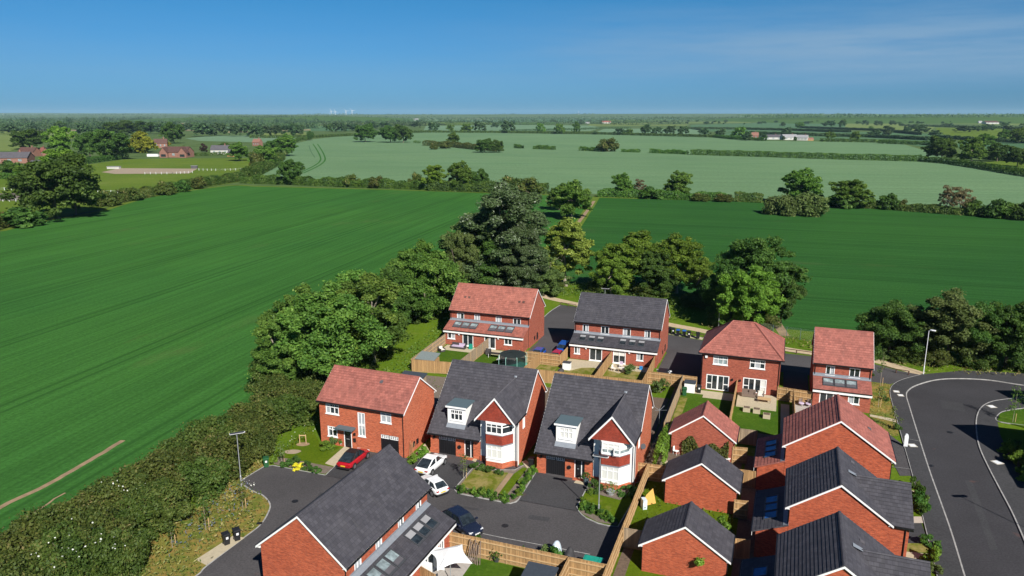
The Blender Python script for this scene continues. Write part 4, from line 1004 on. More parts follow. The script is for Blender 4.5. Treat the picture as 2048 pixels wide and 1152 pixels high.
    w = MB(); w.box(dx0-.16, dx1+.16, dy-.16, yb+.3, zt+.003, zt+.1); w.build('dormer_roof', 'grp_green_grey', dm); w = MB(); w.box(dx0-.18, dx1+.18, dy-.185, dy-.163, zt-.1, zt+.1); w.build('dormer_fascia', 'white_paint', dm)
    w = MB(); s9 = .898; w.add([(dx0-.05, dy-.02, dz+.05), (dx1+.05, dy-.02, dz+.05), (dx1+.05, dy-.42, dz-.42*s9+.05), (dx0-.05, dy-.42, dz-.42*s9+.05)], ((3, 2, 1, 0),)); w.build('flashing', 'lead', dm)
    # side wall window
    window(lambda a, b, d: H.right(a, b, d+.075), r, 1.6, 2.15, 3.55, 4.7, 1, 1, 'glass_pale', fr=.1, sill=False)
    return H
H2 = bay_house('brick_house', 'charcoal-roofed house with dormer and bay, between red-roofed house and its twin', (-8.873, 75.277, 0), 0)
H3 = bay_house('brick_house', 'charcoal-roofed house with dormer and open bay windows, beside the long garden fence', (2.585, 70.552, 0), 1)
q = MB()
q.lathe([(.02, 0), (.2, .05), (.3, .12)], 12); dish = q.build('satellite_dish', 'dark_grey', H3.root); dish.location = (10.34, 3.9, 3.0); dish.rotation_euler = (R(70), 0, R(40))

# foreground pair seen from behind its gable
hz = [(1.35, 2.25), (4.2, 5.1), (7.5, 8.4), (10.4, 11.3)]
H4 = gable_house('semi_detached_house', 'foreground pair of brick houses with big charcoal roof and white garden parasol behind', (-11.6, 46.2), 68.1, 12.62, 7.87, 5.05, 8.30, 'tile_dark', 'brick_rust', holes=dict(front=[(a, b, 3.62, 4.78) for a, b in hz]), courses=17, pipes=('bl', 'fl'))
for i, (a, b) in enumerate(hz): window(H4.front, H4.root, a, b, 3.62, 4.78, 2, 1, 'glass_dark', ('grey_curtain', 0, 1, .05) if i < 2 else ('grey_curtain', 0, .5, .05))
M4 = lean_to(H4, .25, 12.4, -2.4, H4.oe-.002, 2.5, 3.72, 'tile_dark', 'brick_rust', holes=[(9.5, 10.35, .8, 2.1), (6.5, 8.6, .08, 2.1), (2.6, 4.6, .08, 2.1)], lights=[((7.35, 8.6, 9.85), 1.15, .2, .72, 'glass_dark', ('roof_far_grey', .55, .9)), ((1.8, 3.05, 4.3), 1.15, .2, .72, 'glass_pale', ('slate_far', .1, .4))])
window(M4, H4.root, 9.5, 10.35, .8, 2.1, 2, 1); patio_doors(M4, H4.root, 6.5, 8.6); patio_doors(M4, H4.root, 2.6, 4.6)
for a in (6.45, 8.6): k = MB(); k.box(a, a+.05, .1, 2.08, .02, .95, M4); k.build('open_door_leaf', 'white_paint', H4.root)

# three houses along the estate road
def road_house(label, A, W_, D, hr, tile, brick, cross, lights, vent, lean):
    H = gable_house('brick_house', label, A, 69.2, W_, D, 5.05, hr, tile, brick, courses=17, pipes=('fl', 'bl'))
    y1 = D-H.oe+.002; M = lean_to(H, .05, W_-.1, y1+2.75 if lean is None else lean, y1, 2.4, 3.5, tile, brick, lights=lights)
    if cross:
        xm = W_/2; zr, y0 = 7.05, -1.42; sl = (zr-5.05)/xm; ym = D/2*(zr-5.05)/(hr-5.05)
        rb = MB(); ye = .05
        slope(rb, (0, ye, 5.05), (0, y0, 5.05), (xm, y0, zr), (xm, ym+.15, zr), 12); slope(rb, (W_, y0, 5.05), (W_, ye, 5.05), (xm, ym+.15, zr), (xm, y0, zr), 12)
        g = rb.build('cross_roof', tile, H.root); k = MB(); k.tube((xm, y0, zr), (xm, ym+.1, zr), .11, n=6); k.build('ridge_tile', tile, g)
        k = MB(); k.add([(xm-.2, ym-.3, zr+.05), (xm+.2, ym-.3, zr+.05), (xm+.25, ym+.35, zr+.34), (xm-.25, ym+.35, zr+.34)], ((0, 1, 2, 3),)); k.build('lead_saddle', 'lead', g)
        w = MB(); x0, x1 = .12, W_-.12; wy = y0+.3
        P = [(x0, .35, 0), (x0, wy, 0), (x0, wy, 4.95), (x0, .35, 4.95)]; w.poly(P[::-1]); w.poly([(x, y, z) for x, y, z in [(x1, .35, 0), (x1, wy, 0), (x1, wy, 4.95), (x1, .35, 4.95)]])
        w.poly([(x0, wy, 0), (x1, wy, 0), (x1, wy, 4.95), (xm, wy, zr-.16), (x0, wy, 4.95)]); w.build('porch_wall', brick, H.root)
        q = MB(); q.box(-.1, -.004, y0+.05, -.12, 4.92, 5.03); q.box(-.02, -.0, y0, y0+.3, 4.8, 4.9); q.build('gutter', 'black_metal', g)
        q = MB(); q.path([(x0-.05, wy+.25, 4.95), (x0-.05, wy+.25, 0)], [.05]*2, 6); q.build('downpipe', 'black_metal', H.root)
    if vent: roof_vent(H, vent, 'slate_far')
    return H
sk = ('glass_sky_reflection', None)
road_house('red-roofed brick house with gable towards the viewer, first in the row by the road', (35.1, 62.6), 7.14, 9.79, 8.36, TR, 'brick_rust', False, [((1.6, 3.0, 4.4), 1.3, .3, .72, 'glass_sky_reflection', None)], [(3.6, 1.9)], None)
road_house('charcoal-roofed brick house with road-side gable wing, middle of the road row', (29.5, 51.8), 7.29, 7.88, 7.78, 'tile_dark', 'brick_rust', True, [((1.5, 2.9, 4.3), 1.3, .32, .72, 'glass_sky_reflection', None)], [(6.1, 2.6)], None)
road_house('charcoal-roofed brick house cut off by the bottom edge, last of the road row', (25.1, 41.0), 7.23, 8.03, 7.79, 'tile_dark', 'brick_rust', True, [((3.0, 4.4), 1.3, .32, .72, 'glass_sky_reflection', None)], [(5.0, 2.4)], None)
# garages
def garage(label, A, th, W_, D, hr, tile, brick, flip):
    H = gable_house('brick_garage', label, A, th, W_, D, 2.42, hr, tile, brick, cat='garage', oe=.3, courses=13, pipes=('fl', 'bl'))
    q = MB()
    return H
GA1 = garage('small brick garage with red roof and climbing plants on its gable', (23.6, 72.5), 69.5, 4.33, 7.04, 4.95, TR, 'brick_deep', 0)
GA2 = garage('small brick garage with charcoal roof, between red-roofed garage and the nearest garage', (20.8, 61.9), 69.6, 4.18, 7.04, 4.72, 'tile_dark', 'brick_rust', 0)
GA3 = garage('small brick garage with charcoal roof and a hanging basket on its gable', (16.85, 51.0), 70.0, 4.05, 7.12, 4.75, 'tile_dark', 'brick_rust', 0)
# houses just outside the picture whose shadows cross the road
SUNV = Vector((.399, -.917, 0)); TE = math.tan(R(37.5))
for (px, py, hh, lab, w) in ((1904.8, 849.8, 8.3, 'brick house east of the road bend whose gable shadow crosses the carriageway', 11), (1991, 781, 8.3, 'brick house in the street corner beyond the bend, mostly out of view', 11)):
    g = at(px, py) + SUNV*(hh/TE); A = g - EV*4.1
    gable_house('brick_house', lab, (A.x, A.y), -19.5, w, 8.2, 5.05, hh, TR, 'brick_orange', courses=12)
s0, s1 = at(2034, 975) + SUNV*(5.05/TE), at(1986, 890) + SUNV*(5.05/TE); d_ = (s1-s0).normalized(); n_ = Vector((-d_.y, d_.x, 0)); A = s0 - n_*8.5
gable_house('brick_house', 'brick house beside the right-hand pavement, out of view, shading the hedge shrubs', (A.x, A.y), math.degrees(math.atan2(d_.y, d_.x)), (s1-s0).length+1.0, 8.5, 5.05, 8.3, 'tile_dark', 'brick_rust', courses=12)
# ------------------------------------------------------------------ fences
def fence(label, pts, h=1.8, m='fence_wood', bay=2.4, rails=1, group='garden fences', cap=True):
    """close-board fence through uv points: a board panel per bay, posts between, rails on one side"""
    P = [W(u, v) for u, v in pts]; t = thing('garden_fence', label, 'fence', P[0], 0, group); O = P[0]
    posts = []
    for i in range(len(P)-1):
        a, b = P[i], P[i+1]; L = (b-a).length; n = max(1, round(L/bay)); d = (b-a)/L; nr = Vector((d.y, -d.x, 0))
        for k in range(n):
            x0, x1 = L*k/n+.05, L*(k+1)/n-.05
            f = lambda s_, o_, z_: tuple(a-O + d*s_ + nr*o_ + Vector((0, 0, z_)))
            mb = MB(); nb = max(3, int((x1-x0)/.125)); jit = random.uniform(-.015, .015)
            for j in range(nb):
                s0 = x0+(x1-x0)*j/nb; s1 = x0+(x1-x0)*(j+1)/nb; o = .012 if j % 2 else -.004
                mb.box(s0, s1+.006, -.012+o, .010+o, .15, h+jit, M=lambda x, y, z: f(x, y, z))
            o = mb.build('board_panel', m, t)
            if rails:
                r = MB()
                for z in (.4, .95, h-.22): r.box(x0-.03, x1+.03, rails*.026, rails*.085, z-.045, z+.045, M=lambda x, y, z_: f(x, y, z_))
                r.build('rail', 'rail_wood', t)
            g = MB(); g.box(x0, x1, -.02, .02, 0, .145, M=lambda x, y, z: f(x, y, z)); g.build('gravel_board', 'post_wood', t)
            if cap: c = MB(); c.box(x0-.05, x1+.05, -.035, .04, h+.018, h+.05, M=lambda x, y, z: f(x, y, z)); c.build('cap_rail', m, t)
            posts += [a+d*(L*k/n), a+d*(L*(k+1)/n)]
    seen = []
    for p in posts:
        if any((p-q).length < .3 for q in seen): continue
        seen.append(p); mb = MB(); q = p-O; mb.box(q.x-.05, q.x+.05, q.y-.05, q.y+.05, 0, h+.06); mb.build('post', 'post_wood', t)
    return t
fence('brown board fence with rails between the parasol garden and the parking court', [(-24.0, 52.0), (-13.4, 51.9)], rails=1)
fence('short board fence with rails behind the green storage box', [(-13.4, 51.9), (-10.35, 51.9)], rails=1)
fence('board fence running from the storage box corner towards the viewer', [(-13.4, 51.8), (-13.4, 42)], rails=-1)
fence('long board fence between the parking court and the charcoal garages', [(-10.3, 70.4), (-10.3, 42)], rails=-1, m='fence_wood')
fence('short fence joining the long fence to the middle garage', [(-10.2, 70.5), (-8.5, 70.6)], rails=1)
fence('short fence joining the long fence to the right bay house', [(-11.3, 70.45), (-10.4, 70.5)], rails=1)
fence('short fence joining the long fence to the nearest garage', [(-10.2, 57.7), (-8.6, 57.75)], rails=-1, m='fence_grey')
fence('board fence beside the dark alley right of the bay house', [(-10.3, 81.6), (-10.3, 98.5)], rails=-1, m='fence_grey')
fence('long pale board fence behind the two bay houses', [(-47.7, 92.0), (-31.4, 94.0), (-15.1, 94.6)], rails=0, m='fence_wood')
fence('weathered fence along the left edge of the sofa garden', [(-47.9, 92.2), (-48.6, 105.4)], rails=1, m='fence_grey')
fence('fence dividing the sofa garden from the trampoline garden', [(-41.2, 105.4), (-41.0, 93.0)], rails=0, m='fence_grey')
fence('fence with rails in front of the parked blue and red cars', [(-33.7, 101.5), (-28.3, 101.4)], rails=1)
fence('short fence between the trampoline garden and the car bays', [(-31.35, 101.3), (-31.45, 94.0)], rails=0)
fence('fence on the left side of the garden with the grey box', [(-28.3, 101.5), (-28.3, 105.3)], rails=0)
fence('fence dividing the two gardens of the charcoal semi', [(-21.55, 105.4), (-21.5, 94.6)], rails=0)
fence('fence beside the parked silver car by the charcoal semi', [(-15.2, 105.8), (-15.1, 98.7), (-15.1, 94.7)], rails=0)
fence('fence with rails in front of the silver car', [(-15.05, 98.6), (-11.9, 98.6)], rails=1)
fence('fence with rails behind the white garden chest', [(-11.8, 98.6), (-8.5, 98.55)], rails=1)
fence('fence dividing the two gardens of the hipped pair', [(-3.35, 99.1), (-3.4, 82.2)], rails=0, m='fence_wood')
fence('fence with braced gate beside the hipped pair', [(1.75, 98.35), (2.8, 98.3)], rails=1)
fence('fence with rails behind the round garden chairs', [(2.9, 98.25), (5.9, 97.9)], rails=1)
fence('tall fence between the raised patio and the round garden chairs', [(3.65, 97.7), (3.8, 81)], rails=0, h=1.9)
def pxfence(label, a, b, **k):
    c = [at(*p, 1.8) for p in (a, b)]; fence(label, [UV(q) for q in c], **k)
pxfence('fence closing the lush lawn behind the red-roofed garage', (1479, 857.5), (1514, 862), rails=0, m='fence_grey')
pxfence('fence between red-roofed garage and first road house', (1466, 894), (1494, 896.5), rails=1)
pxfence('fence beside the middle garage below the first extension', (1476.5, 939), (1511, 943.5), rails=0)
pxfence('fence beside the middle garage at its downpipe', (1469.5, 1000), (1496, 1003), rails=1)
pxfence('fence between the nearest garage and the second extension', (1464, 1077), (1500, 1081), rails=0)
pxfence('fence below the white parasol by the extension wall', (832, 1128), (870, 1150), rails=0)
def rail_fence(label, px, gap=2.2):
    P = [at(*p) for p in px]; t = thing('timber_rail', label, 'fence', P[0], 0, 'low rails along the footpath'); O = P[0]
    pts = []
    for a, b in zip(P[:-1], P[1:]):
        n = max(1, round((b-a).length/gap)); pts += [a.lerp(b, k/n) for k in range(n)]
    pts.append(P[-1])
    for p in pts: m = MB(); q = p-O; m.box(q.x-.06, q.x+.06, q.y-.06, q.y+.06, 0, .62); m.build('post', 'brown_rail', t)
    for a, b in zip(pts[:-1], pts[1:]): m = MB(); m.tube(a-O+Vector((0, 0, .58)), b-O+Vector((0, 0, .58)), .065, n=4); m.build('rail', 'brown_rail', t)
rail_fence('low dark timber rail by the footpath, left of the charcoal semi', [(1121.5, 610.5), (1152, 615.5)])
rail_fence('low dark timber rail behind the row of wheelie bins', [(1339, 664), (1408, 676.5)])
rail_fence('low dark timber rail by the footpath behind the hipped pair', [(1560, 703), (1626, 712)])
rail_fence('low dark timber rail ending at the bend of the road', [(1765, 738.5), (1792, 746), (1817, 750)])
def mesh_fence(label, px, h=1.9):
    P = [at(*p) for p in px]; t = thing('mesh_fence', label, 'fence', P[0], 0, None); O = P[0]; pts = []
    for a, b in zip(P[:-1], P[1:]):
        n = max(1, round((b-a).length/2.6)); pts += [a.lerp(b, k/n) for k in range(n)]
    pts.append(P[-1])
    for p in pts: m = MB(); q = p-O; m.box(q.x-.03, q.x+.03, q.y-.03, q.y+.03, 0, h+.05); m.build('post', 'grp_green_grey', t)
    for a, b in zip(pts[:-1], pts[1:]):
        m = MB(); a = a-O; b = b-O
        for k in range(9): z = .1+k*(h-.12)/8; m.tube(a+Vector((0, 0, z)), b+Vector((0, 0, z)), .008, n=3, caps=False)
        for k in range(1, 14): q = a.lerp(b, k/14); m.tube(q+Vector((0, 0, .1)), q+Vector((0, 0, h)), .006, n=3, caps=False)
        m.build('wire_panel', 'galvanised', t)
mesh_fence('green wire mesh fence at the field edge behind the hipped pair', [(1500, 662), (1545, 672), (1628, 684)])
mesh_fence('wire mesh fence among the trees by the lane end', [(1040, 566), (1120, 566), (1200, 570)])

# ------------------------------------------------------------------ street furniture
def lamp(label, base, h, rz, m, head='flat'):
    t = thing('street_lamp', label, 'street lamp', base, rz, 'street lamps')
    c = MB(); c.lathe([(.075, 0), (.075, 1.2), (.05, 1.25), (.038, h-.05)], 10); c.build('column', m, t)
    d = MB(); d.box(-.06, .06, -.055, .0, .5, .95); d.build('access_door', 'galvanised', t)
    a = MB()
    if head == 'flat':
        a.tube((0, 0, h-.08), (.12, 0, h-.02), .035, n=8); a.build('arm', m, t)
        b = MB(); b.prism([(-.62, -.17), (.55, -.2), (.72, -.1), (.72, .1), (.55, .2), (-.62, .17)], h, h+.09); b.build('lamp_head', 'dark_grey', t)
        b = MB(); b.prism([(-.66, -.19), (.6, -.22), (.78, -.11), (.78, .11), (.6, .22), (-.66, .19)], h+.05, h+.075); b.build('head_rim', 'white_paint', t)
    else:
        a.tube((0, 0, h-.1), (.25, 0, h+.05), .04, n=8); a.build('arm', m, t)
        b = MB(); b.loft([[(x, y*w, z) for y, z in ((-.5, h+.04), (.5, h+.04), (.4, h+.16), (-.4, h+.16))] for x, w in ((.15, .14), (.4, .3), (.75, .26), (.85, .12))]); b.build('lamp_head', m, t)
    return t
lamp('grey street lamp with flat head by the wild verge', at(483, 974), 5.7, R(25), 'galvanised')
lamp('grey street lamp with flat head in front of the right bay house', at(1197, 1033), 5.97, R(-19), 'galvanised')
lamp('white street lamp at the bend of the estate road', at(1846.5, 748.5), 6.5, R(-40), 'lamp_white', 'cobra')
lamp('thin street lamp behind the wheelie bins', at(1436.5, 661), 4.6, R(160), 'galvanised')
lamp('thin street lamp rising behind the charcoal semi', at(1209, 622), 4.3, R(-15), 'galvanised')
sg = at(1921.7, 994) + SUNV*(6/TE); lamp('grey street lamp standing beyond the right edge', (sg.x, sg.y, .1), 6, 0, 'galvanised')
cb = at(1810.5, 893.5); t = thing('service_pillar', 'pale grey round-topped service pillar standing at the pavement edge', 'service pillar', (cb.x, cb.y, .02), R(-19))
m = MB(); m.prism([(-.2, 0), (.2, 0), (.2, 1.25), (.16, 1.42), (.08, 1.5), (-.08, 1.5), (-.16, 1.42), (-.2, 1.25)], -.13, .13, M=lambda x, z, y: (x, y, z)); m.build('body', 'lamp_white', t)
m = MB(); m.box(-.16, .16, -.145, -.131, .2, 1.2); m.build('door', 'lamp_white', t)
for i, (x, y, s, lb) in enumerate(((1792.5, 784.5, .75, 'pale square inspection cover, upper of two touching at the bend'), (1801, 792, .75, 'pale square inspection cover, lower of two touching at the bend'), (1824.5, 892.5, .85, 'pale square inspection cover beside the service pillar'), (1983, 814.5, .9, 'pale square inspection cover on the far pavement corner'), (1994.5, 926.5, .95, 'pale square inspection cover near the shaded right hedge'))):
    p = at(x, y); t = thing('inspection_cover', lb, 'inspection cover', (p.x, p.y, .1), R(-19+i*8), 'inspection covers')
    m = MB(); m.box(-s/2, s/2, -s/2, s/2, .001, .02); m.build('surround', 'concrete', t); m = MB(); m.box(-s*.36, s*.36, -s*.36, s*.36, .021, .03); m.build('lid', 'lamp_white', t)

def wheelie_bin(label, p, rz, body='bin_black', lid='bin_black', sticker=True, group='wheelie bins'):
    t = thing('wheelie_bin', label, 'wheelie bin', p, rz, group)
    m = MB(); m.loft([[(-a, -b, z), (a, -b, z), (a, c, z), (-a, c, z)] for a, b, c, z in ((.22, .2, .26, .06), (.26, .26, .3, .75), (.285, .32, .34, .98), (.30, .34, .36, 1.0))]); m.build('body', body, t)
    m = MB(); m.loft([[(-a, -b, z), (a, -b, z), (a, c, z), (-a, c, z)] for a, b, c, z in ((.31, .37, .37, 1.005), (.31, .37, .37, 1.05), (.24, .28, .33, 1.11))]); m.tube((-.27, .40, 1.02), (.27, .40, 1.02), .025, n=6); m.build('lid', lid, t)
    for s in (-1, 1): m = MB(); m.tube((s*.25, .27, .1), (s*.19, .27, .1), .1, n=12); m.build('wheel', 'rubber', t)
    if sticker: m = MB(); m.box(-.1, .1, -.285, -.276, .62, .84, M=lambda x, y, z: (x, y-.012*(z-.6)*6, z)); m.build('sticker', 'sticker', t)
for lb, px, rz, bd, ld, st in (
    ('black wheelie bin with white sticker, nearer the viewer on the pale pad', (453.5, 1089), R(40), 'bin_black', 'bin_black', 1), ('black wheelie bin with white sticker, farther one on the pale pad', (474.5, 1080.5), R(35), 'bin_black', 'bin_black', 1),
    ('green wheelie bin standing alone at the court corner', (533, 934), R(20), 'bin_green', 'bin_green', 1),
    ('black wheelie bin half hidden behind the gable of the charcoal semi', (1339, 667), R(-15), 'bin_black', 'bin_black', 0), ('black wheelie bin with white label, left of the blue lids', (1346, 669), R(-15), 'bin_black', 'bin_black', 1),
    ('blue-lidded black bin, left of the two blue lids', (1355.5, 671.5), R(-18), 'bin_black', 'lid_blue', 0), ('blue-lidded black bin, right of the two blue lids', (1368, 673), R(-20), 'bin_black', 'lid_blue', 0),
    ('black wheelie bin with white label, right of the blue lids', (1377.5, 675.5), R(-10), 'bin_black', 'bin_black', 1), ('black wheelie bin set apart at the end of the bin row', (1395.5, 677.5), R(-5), 'bin_black', 'bin_black', 0),
    ('black wheelie bin with white label by the garden doors of the hipped pair', (1397.5, 786), R(-10), 'bin_black', 'bin_black', 1), ('green garden bin beside the white chest', (1368.5, 791), R(-10), 'bin_green', 'bin_green', 0),
    ('black wheelie bin in the shade between the two bay houses', (1063, 935), R(-20), 'bin_black', 'bin_black', 0)):
    wheelie_bin(lb, at(*px), rz, bd, ld, st)

# ------------------------------------------------------------------ cars
def car(label, pos, rz, paint, L=4.2, Wd=1.78, Hh=1.45, style='hatch', roof=None, number=True):
    """nose towards local +x; body, cabin, glass, wheels, lamps and plates are separate parts"""
    t = thing('parked_car', label, 'car', pos, rz, 'parked cars'); w = Wd/2; hb = .92 if style != 'suv' else 1.02
    # body: cross-sections from tail to nose
    st = [(-L/2, .80, .42, .70, hb*.86), (-L/2+.10, .92, .30, .72, hb*.97), (-L*.36, 1., .22, .74, hb), (-L*.1, 1., .2, .74, hb*1.0), (L*.12, 1., .2, .72, hb*.98), (L*.26, .99, .2, .70, hb*.94), (L*.38, .95, .22, .64, hb*.86), (L/2-.14, .86, .28, .56, hb*.76), (L/2, .68, .36, .5, hb*.64)]
    rings = []
    for x, k, zl, zm, zt in st:
        h = w*k; rings.append([(x, -h*.86, zl), (x, -h, zl+.12), (x, -h, zm), (x, -h*.93, zt-.03), (x, -h*.6, zt), (x, 0, zt+.02), (x, h*.6, zt), (x, h*.93, zt-.03), (x, h, zm), (x, h, zl+.12), (x, h*.86, zl)])
    m = MB(); m.loft(rings); b = m.build('body', paint, t, smooth=True)
    md = b.modifiers.new('round', 'SUBSURF'); md.levels = 1; md.render_levels = 1
    # cabin
    if style == 'old': cx = (-L*.47, -L*.30, L*.02, L*.20)
    elif style == 'suv': cx = (-L*.46, -L*.38, L*.10, L*.26)
    elif style == 'fast': cx = (-L*.46, -L*.16, L*.06, L*.27)
    else: cx = (-L*.46, -L*.30, L*.08, L*.26)
    zb, zt = hb-.03, Hh; wb, wt = w*.90, w*.70
    A = [(cx[0], wb*.93, zb+.03), (cx[1], wt*.97, zt-.03), (cx[2], wt, zt), (cx[3], wb*.97, zb)]
    m = MB(); P = []
    for s in (-1, 1): P += [(x, s*y, z) for x, y, z in A]
    mid = [(cx[1]*.4+cx[2]*.6, 0, zt+.045)]
    m.add(P, ((0, 1, 5, 4), (1, 2, 6, 5), (2, 3, 7, 6), (3, 2, 1, 0), (4, 5, 6, 7), (0, 4, 7, 3)))
    c = m.build('cabin', roof or paint, t)
    bv = c.modifiers.new('soft', 'BEVEL'); bv.width = .07; bv.segments = 3
    def panel(q, nm, inset=.06, off=.012, m_='glass_dark'):
        q = [Vector(v) for v in q]; ce = sum(q, Vector())/len(q); n = (q[1]-q[0]).cross(q[2]-q[0]).normalized()
        if n.dot(ce-Vector((0, 0, zb-.2))) < 0: n = -n
        k = MB(); k.poly([tuple(v+(ce-v).normalized()*inset*1.5+n*off) for v in q]); return k.build(nm, m_, t)
    panel([P[2], P[3], P[7], P[6]], 'windscreen'); panel([P[0], P[1], P[5], P[4]], 'rear_window')
    for s in (0, 4):
        xm = (cx[1]+cx[2])/2+.05; a0, a1, a2, a3 = (Vector(P[s+i]) for i in range(4))
        pt = a1.lerp(a2, .52); pb = a0.lerp(a3, .52)
        panel([a0.lerp(a3, .06), a1, pt.lerp(a1, .04), pb.lerp(a0, .04)], 'side_window', .05); panel([pb.lerp(a3, .05), pt.lerp(a2, .05), a2, a3.lerp(a0, .05)], 'side_window', .05)
    r = .32 if style != 'suv' else .36
    for x in (-L*.31, L*.31):
        for s in (-1, 1):
            k = MB(); k.tube((x, s*(w-.01), r+.01), (x, s*(w+.004), r+.01), r+.07, n=18); k.build('wheel_arch', 'bin_black', t)
            k = MB(); k.tube((x, s*(w-.2), r), (x, s*(w+.022), r), r, n=18); tw = k.build('wheel', 'rubber', t)
            k = MB(); k.tube((x, s*(w+.023), r), (x, s*(w+.032), r), r*.66, n=12); k.build('rim', 'alloy', tw)
    for s in (-1, 1):
        k = MB(); k.box(L/2-.24, L/2-.06, min(s*.42, s*w*.82), max(s*.42, s*w*.82), hb*.62, hb*.74, M=lambda x, y, z: (x-.18*abs(y)/w+.06, y, z)); k.build('headlight', 'lens_white', t)
        k = MB(); a_, b_ = sorted((s*.46, s*w*.86)); k.box(-L/2-.004, -L/2+.12, a_, b_, hb*.72, hb*.86); k.build('tail_light', 'lens_red', t)
        k = MB(); a_, b_ = sorted((s*(w*.93), s*(w+.16))); k.box(cx[3]-.35, cx[3]-.2, a_, b_, hb+.0, hb+.13); k.build('wing_mirror', paint, t)
    k = MB(); k.box(-L/2-.035, -L/2-.004, -.26, .26, .52, .64); k.build('number_plate', 'plate_yellow', t)
    k = MB(); k.box(L/2-.0, L/2+.03, -.26, .26, .40, .51); k.build('number_plate', 'sticker', t)
    k = MB(); k.box(-L/2-.02, -L/2+.2, -w*.8, w*.8, .26, .40); k.box(L/2-.2, L/2+.01, -w*.62, w*.62, .24, .38); k.build('bumper_trim', 'bin_black', t)
    return t
def heading(a, b): d = Vector(b)-Vector(a); return math.atan2(d.y, d.x)
hv = R(70.5)
p = at(692, 942); car('red hatchback with dark roof glass on the left drive', (p.x+.45, p.y+1.9, .024), hv, 'car_red', 4.3, 1.8, 1.48, 'fast', roof='black_metal')
p = at(842, 948); car('white modern hatchback on the drive of the left bay house', (p.x+.95, p.y+1.25, .024), R(66), 'car_white', 4.35, 1.8, 1.46, 'fast')
a, b = at(888, 984), at(846, 955); car('white older boxy hatchback parked behind the foreground roof', (-7.874, 66.93, .02), heading(a, b), 'car_white', 4.0, 1.66, 1.36, 'old')
car('dark navy car parked beside the court fence', (-4.475, 59.96, .02), R(-50), 'car_navy', 4.6, 1.8, 1.48, 'hatch')
p = W(-32.55, 104.1); car('bright blue car parked beside the orange-roofed semi', (p.x, p.y, .018), hv+math.pi, 'car_blue', 4.0, 1.7, 1.42)
p = W(-29.6, 103.8); car('small red car parked behind the railed fence', (p.x, p.y, .018), hv+math.pi, 'car_crimson', 3.8, 1.66, 1.42)
p = W(-29.7, 108.9); car('tall blue car in the shade of the charcoal semi', (p.x, p.y, .018), hv, 'car_blue', 4.4, 1.82, 1.62, 'suv')
p = W(-13.3, 101.2); car('silver-white car with dark roof glass beside the charcoal semi', (p.x, p.y, .018), hv, 'car_white', 4.3, 1.78, 1.5, 'hatch', roof='black_metal')

# ------------------------------------------------------------------ garden things
def tbox(name, label, cat, pos, rz, parts, group=None):
    t = thing(name, label, cat, pos, rz, group)
    for nm, m_, bx in parts:
        k = MB()
        for b in bx: k.box(*b)
        k.build(nm, m_, t)
    return t
def shed(label, p, rz, w, d, h, hr, wood, felt):
    t = thing('garden_shed', label, 'shed', p, rz)
    k = MB(); k.box(0, w, 0, d, 0, h); k.build('wall', wood, t)
    k = MB(); k.add([(-.12, -.15, h-.02), (w+.12, -.15, h-.02), (w+.12, d+.15, hr), (-.12, d+.15, hr), (-.12, -.15, h+.07), (w+.12, -.15, h+.07), (w+.12, d+.15, hr+.09), (-.12, d+.15, hr+.09)], ((3, 2, 1, 0), (4, 5, 6, 7), (0, 1, 5, 4), (1, 2, 6, 5), (2, 3, 7, 6), (3, 0, 4, 7))); k.build('roof', felt, t)
    k = MB(); k.box(w*.3, w*.7, -.03, -.003, .05, h-.15); k.build('door', 'post_wood', t); return t
shed('garden shed with grey felt roof in the corner of the sofa garden', W(-47.4, 92.7), TH, 2.8, 1.9, 1.75, 2.2, 'fence_wood', 'felt_grey')
shed('small shed with dark felt roof behind the left red-roofed house', W(-45.6, 83.6), TH, 3.2, 2.2, 1.9, 2.3, 'fence_grey', 'felt_dark')
p = W(-15.9, 46.0); shed('garden shed with slate-blue felt roof at the bottom edge', p, TH, 2.2, 3.4, 1.9, 2.2, 'fence_grey', 'felt_dark')
# trampoline
p = W(-34.3, 97.6); t = thing('trampoline', 'round green trampoline with black safety net', 'trampoline', p)
r_ = 1.95
k = MB(); k.lathe([(r_, .62), (r_+.22, .64), (r_+.22, .7), (r_, .72)], 28); k.build('pad', 'tramp_green', t)
k = MB(); k.lathe([(.02, .66), (r_, .66), (r_, .665)], 28); k.build('mat', 'net_black', t)
m_, nt_, b_ = _nodes('net_mesh'); b_.inputs['Base Color'].default_value = (.012, .02, .02, 1); b_.inputs['Roughness'].default_value = .9; b_.inputs['Alpha'].default_value = .6; MATS['net_mesh'] = m_
k = MB(); k.loft([[((r_-.1)*math.cos(2*math.pi*i/28), (r_-.1)*math.sin(2*math.pi*i/28), z) for i in range(28)] for z in (.7, 1.5, 2.4)], caps=False); k.build('net', 'net_mesh', t)
for i in range(8):
    a = 2*math.pi*(i+.35)/8; x, y = (r_+.16)*math.cos(a), (r_+.16)*math.sin(a)
    k = MB(); k.path([(x, y, 0), (x, y, 2.3), (x*.93, y*.93, 2.5)], [.035]*3, 6); k.build('pole', 'pole_green', t)
k = MB(); k.lathe([(r_-.08, 2.42), (r_-.06, 2.45), (r_-.10, 2.48)], 28)
for i in range(8): a = 2*math.pi*(i+.35)/8; k.tube((1.68*math.cos(a), 1.68*math.sin(a), 2.46), (0, 0, 3.0), .015, n=4)
k.build('top_ring', 'net_black', t)
